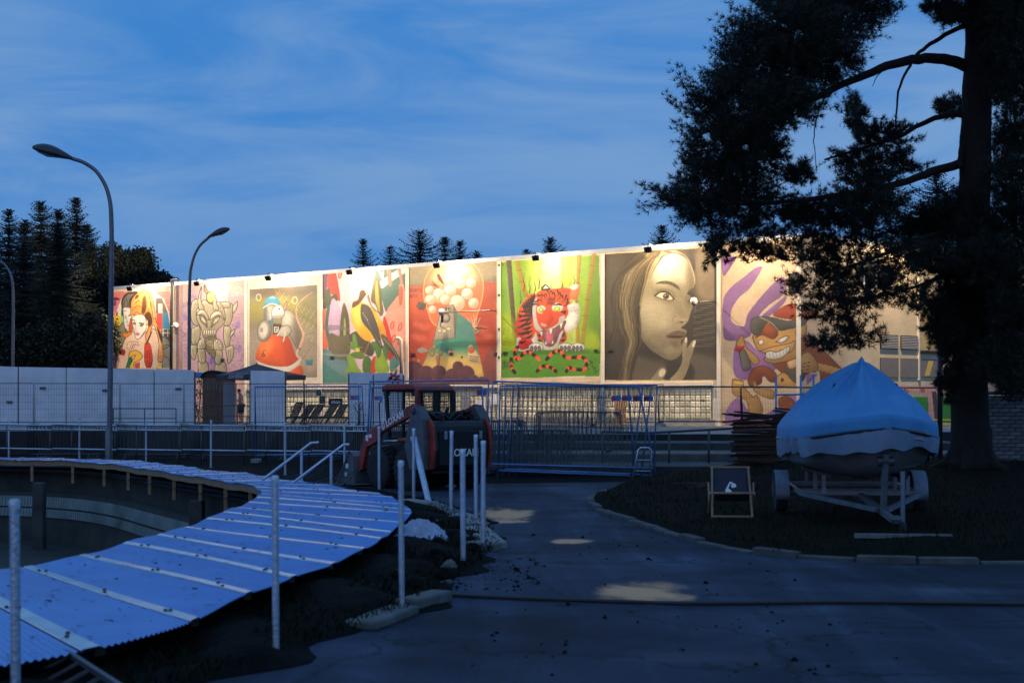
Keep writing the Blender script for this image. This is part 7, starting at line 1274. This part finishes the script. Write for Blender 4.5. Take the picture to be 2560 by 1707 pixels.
BLOBS = [(2100, 20, 150, 75), (1990, 75, 170, 85), (1900, 160, 130, 85), (2060, 150, 110, 70), (1850, 260, 135, 90), (1960, 250, 110, 70), (1820, 360, 110, 80), (1900, 380, 80, 70), (1780, 450, 85, 65), (1860, 480, 95, 65), (1700, 490, 65, 28), (1770, 530, 80, 40), (1950, 540, 90, 50), (1850, 580, 85, 50), (2060, 520, 110, 45), (2170, 500, 110, 50), (2110, 570, 150, 50), (2230, 570, 120, 55), (2000, 620, 110, 40), (1800, 620, 42, 45),
         (1900, 630, 60, 30), (2120, 650, 130, 45), (2260, 650, 95, 50), (2060, 700, 95, 50), (2170, 720, 100, 50), (2290, 740, 60, 45), (2090, 770, 95, 45), (2150, 830, 70, 42), (2060, 850, 55, 30), (2200, 330, 85, 35), (2150, 390, 75, 35), (2260, 400, 70, 30), (2130, 300, 35, 60), (2170, 440, 85, 30), (2380, 265, 45, 26), (2370, 40, 45, 22), (2350, 15, 50, 28), (2390, 520, 60, 50), (2330, 560, 80, 60), (2400, 700, 60, 80), (2330, 640, 60, 40), (2390, 860, 40, 70), (2370, 960, 25, 50),
         (2510, 60, 75, 90), (2540, 200, 60, 80), (2530, 330, 55, 70), (2520, 440, 60, 70), (2530, 560, 70, 80), (2500, 680, 80, 80), (2540, 800, 70, 80), (2500, 900, 70, 60), (2550, 960, 60, 40), (2620, 100, 80, 140), (2640, 350, 80, 140), (2650, 620, 90, 140), (2640, 880, 80, 100), (2450, -120, 200, 90), (2200, -110, 170, 80), (2620, -100, 140, 120), (1960, -20, 90, 50), (2000, 430, 45, 35), (1730, 400, 22, 26), (2490, 20, 110, 70), (2470, 640, 80, 60), (2360, 800, 50, 80), (2470, 820, 60, 80), (2500, 200, 50, 60), (2440, 560, 60, 40), (2490, 760, 60, 60)]
HOLES = [(2290, 225, 70, 62), (2085, 300, 40, 26), (2340, 365, 52, 36), (2110, 345, 38, 38), (2290, 90, 60, 40), (2300, 395, 30, 20), (2195, 245, 45, 35), (2340, 190, 50, 60), (1770, 345, 14, 14), (1862, 372, 14, 10), (2005, 345, 26, 40)]
TIPS = [((1760, 300), (1689, 165)), ((1760, 300), (1676, 245)), ((1720, 490), (1602, 460)), ((1740, 500), (1609, 513)), ((1770, 530), (1694, 562)), ((1780, 350), (1688, 312)), ((1790, 430), (1707, 393)), ((1900, 120), (1837, 22)), ((1860, 150), (1797, 85)), ((1830, 210), (1761, 178)), ((1800, 250), (1725, 235)), ((1790, 590), (1770, 665)), ((2380, 270), (2340, 250)), ((2200, 370), (2330, 335))]
starts, ends = [], []
for (cx, cy, rx, ry) in BLOBS:
    Yc = PY + rn.uniform(-1.9, 1.6); n = int(rx * ry / ((29 if cx < 2300 else 23) if cy < 540 or cx > 2300 else 54)) + 8
    for _ in range(n):
        a = rn.uniform(0, 6.283); rr = math.sqrt(rn.rand()) * (1.04 if rn.rand() < .8 else 1.3); ex, ey = cx + rx * rr * math.cos(a), cy + ry * rr * math.sin(a); sx, sy = cx + (ex - cx) * rn.uniform(.1, .75) + 12 * rn.randn(), cy + (ey - cy) * rn.uniform(.1, .75) + 10 + 8 * rn.randn(); Yo = Yc + rn.uniform(-.9, .9); starts.append(tuple(at(sx, sy, Yo))); ends.append(tuple(at(ex, ey, Yo + rn.uniform(-.3, .3))))
for (s_, e_) in TIPS:
    for _ in range(7): Yo = PY - 1.2 + rn.uniform(-.25, .25); starts.append(tuple(at(s_[0] + 10 * rn.randn(), s_[1] + 8 * rn.randn(), Yo))); ends.append(tuple(at(e_[0] + 10 * rn.randn(), e_[1] + 9 * rn.randn(), Yo)))
st, en = np.array(starts), np.array(ends); d = en - st; ln = np.linalg.norm(d, axis=1, keepdims=True); en = st + d / np.maximum(ln, 1e-6) * np.clip(ln, .18, 1.1); K_ = 6
u = np.linspace(.25, 1, K_)[None, :, None]; C = (st[:, None] + (en - st)[:, None] * u + rn.normal(0, .018, (len(st), K_, 3))).reshape(-1, 3); D = np.repeat(unit(en - st)[:, None] + np.array((0, 0, .25)), K_, 1).reshape(-1, 3)
px_, py_ = 1280 + C[:, 0] / C[:, 1] * F, HZ - (C[:, 2] - EYE) / C[:, 1] * F; keep = np.ones(len(C), bool)
for (cx, cy, rx, ry) in HOLES: keep &= ((px_ - cx) / rx) ** 2 + ((py_ - cy) / ry) ** 2 > 1 - .5 * rn.rand(len(C))
C, D = C[keep], unit(D[keep]); NN_ = 13; n = len(C); A_ = unit(D[:, None] * .75 + rn.normal(0, .62, (n, NN_, 3))); L_ = rn.uniform(.08, .15, (n, NN_, 1)); B_ = unit(np.cross(A_, rn.normal(0, 1, (n, NN_, 3)))) * .0056; c3 = np.repeat(C[:, None], NN_, 1)
V = np.stack([c3 - B_, c3 + B_, c3 + A_ * L_], 2).reshape(-1, 3, 3) - np.array(o); cr_ = tri_mesh('crown', V, NEED, pine); print('pine tris', len(V))
tw = unit(np.cross(en - st, np.array((0, 0, 1.)))) * .006; V = np.stack([st - tw, st + tw, en], 1) - np.array(o); tri_mesh('twigs', V, BARK, cr_); tag(cr_.children[0], kind='stuff')
# ---- spruces
def spruce(label, name, px, py, Y, w, group, zb=.82, seed=1, dens=1.0, lean=0):
    r = np.random.RandomState(seed); top = at(px, py, Y); H_ = top.z - zb; t = thing(name, label, 'tree', (top.x, Y, zb), 0, group)
    m = MB(); m.tube([(0, 0, 0), (0, 0, H_ * .5), (lean, 0, H_ * .99)], [.028 * H_, .016 * H_, .01], 8); m.build('trunk', BARK, t); tris = []; z = H_ * .12; V = []
    while z < H_ * .992:                                  # separate whorls of drooping branches with upturned tips
        f = 1 - z / H_; Lb = w * (f ** .78) + .05; nb = max(5, int(r.randint(7, 11) * dens)); a0 = r.uniform(0, 6.28)
        for b in range(nb):
            a = a0 + 6.283 * b / nb + r.uniform(-.25, .25); l = Lb * r.uniform(.5, 1.18); dirv = np.array((math.cos(a), math.sin(a), 0)); sdv = np.array((-math.sin(a), math.cos(a), 0)); base = np.array((lean * (1 - f), 0, z + r.uniform(-.05, .05)))
            dr = -.42 * min(1, f * 3.2) + .45 * max(0, 1 - f * 7); ns = max(4, int(l / .13))
            def bp(u_): return base + dirv * (l * u_) + np.array((0, 0, l * (dr * u_ + .30 * u_ ** 3)))
            V.append((bp(0) - (0, 0, .025), bp(0) + (0, 0, .025), bp(1.0)))
            for k in range(ns):
                uu = (k + .7) / ns; c = bp(uu); tl = (.06 + .30 * min(1, l * .5) * (1 - uu * .72)) * r.uniform(.6, 1.15)
                for sd in (-1, 1):
                    e = c + sdv * (sd * tl) + dirv * (tl * .75) + np.array((0, 0, -tl * r.uniform(.1, .9))); wv = dirv * .045 + np.array((0, 0, .02)); V.append((c - wv, c + wv, e))
                if r.rand() < .8: e = c + np.array((r.uniform(-.04, .04), r.uniform(-.04, .04), -tl * r.uniform(.7, 1.7))); wv = dirv * .045; V.append((c - wv, c + wv, e))
        z += (.13 + .27 * min(1, f * 3.0)) * r.uniform(.6, 1.3)
    tri_mesh('crown', np.array(V), SPRN, t); return t
LT_ = [(22, 523, 96, 5.4), (102, 500, 94, 6.2), (190, 493, 97, 6.0), (-60, 560, 93, 5.6), (145, 560, 88, 5.4), (60, 610, 89, 5.0), (228, 600, 92, 5.0), (62, 548, 101, 7.0), (146, 522, 102, 7.0), (-15, 570, 100, 7.0), (216, 560, 103, 6.5), (255, 655, 99, 6.0)]
ll = ['leftmost tall spruce behind the white hoarding row', 'tall spruce with the middle peak behind the white hoarding row', 'tallest spruce left of the tall street lamp', 'spruce cut by the left edge of the picture', 'broad lower spruce before the tall pair at the left', 'low spruce before the leftmost tall spruce', 'lower spruce right behind the tall street lamp', 'rear spruce between the leftmost and the middle peak', 'rear spruce between the two tallest peaks at the left', 'rear spruce close to the left edge', 'rear spruce just right of the tallest one', 'lowest rear spruce beside the rounded broadleaf tree']
for i, (x, y, Y, w) in enumerate(LT_): spruce(ll[i], 'spruce_tree', x, y, Y, w, 'dark spruces at the left', seed=20 + i)
BT = [(908, 597, 1.9, 'small spruce top above the bird mural'), (975, 614, 2.0, 'low spruce top between bird and balloon murals'), (1050, 573, 2.9, 'largest spruce top behind the roof'), (1112, 590, 2.2, 'spruce top just right of the largest one behind the roof'), (1150, 600, 1.9, 'thin spruce top above the balloon mural'), (1192, 626, 1.8, 'low spruce top right of the thin one above the balloon mural'), (1316, 622, 1.7, 'low spruce top left above the tiger mural'), (1376, 592, 2.3, 'spruce top above the tiger mural'), (1656, 562, 2.6, 'spruce top above the portrait mural'), (2342, 425, 2.8, 'spruce top showing through the pine near its trunk')]
for i, (x, y, w, lab) in enumerate(BT): spruce(lab, 'spruce_tree', x, y, 112 if x < 2000 else 84, w * 3.0, 'spruces behind the building', seed=50 + i, dens=.75)
def broadleaf(label, px, py, Y, blobs, seed, n=1500):
    r = np.random.RandomState(seed); b = at(px, 1060, Y); t = thing('broadleaf_tree', label, 'tree', (b.x, Y, .82), 0, 'broadleaf trees at the left'); o = np.array(t.location); V = []
    m = MB(); top = at(px, py, Y).z - .82; m.tube([(0, 0, 0), (.2, 0, top * .5), (0, 0, top * .85)], [.35, .22, .06], 8); tk_ = m.build('trunk', BARK, t)
    for (cx, cy, rx, ry) in blobs:
        k = int(n * 2.2 * rx * ry / 2500); c = np.array(at(cx, cy, Y)) + np.array((0, r.uniform(-1, 1), 0)); R3_ = np.array((rx / F * Y, min(rx, 70) / F * Y * .8, ry / F * Y)); d_ = unit(r.normal(0, 1, (k, 3))); rad = r.rand(k, 1) ** .45 * (1 + .15 * r.normal(0, 1, (k, 1))); p = c + d_ * rad * R3_; a = unit(r.normal(0, 1, (k, 3))); bb = unit(np.cross(a, r.normal(0, 1, (k, 3)))); s_ = r.uniform(.07, .15, (k, 1)); V.append(np.stack([p - a * s_, p + bb * s_ * .6, p + a * s_, p - bb * s_ * .6], 1))
        m = MB(); m.tube([(0, 0, top * .4), tuple(c - o)], [.12, .03], 6); m.build('limb', BARK, tk_)
    tri_mesh('crown', np.concatenate(V) - o, BRLF, t, 4)
broadleaf('rounded broadleaf tree beside the left end of the building', 310, 640, 93, [(300, 680, 62, 48), (345, 665, 48, 45), (370, 700, 42, 32), (270, 730, 60, 50), (400, 694, 24, 18), (330, 740, 70, 40), (285, 640, 34, 30), (355, 640, 26, 22), (415, 702, 12, 8)], 3)
broadleaf('low bushy tree behind the left end of the hoarding row', 60, 800, 86, [(30, 870, 70, 50), (110, 860, 70, 60), (200, 850, 60, 60), (250, 850, 50, 70), (-40, 850, 60, 60)], 5, 1000)
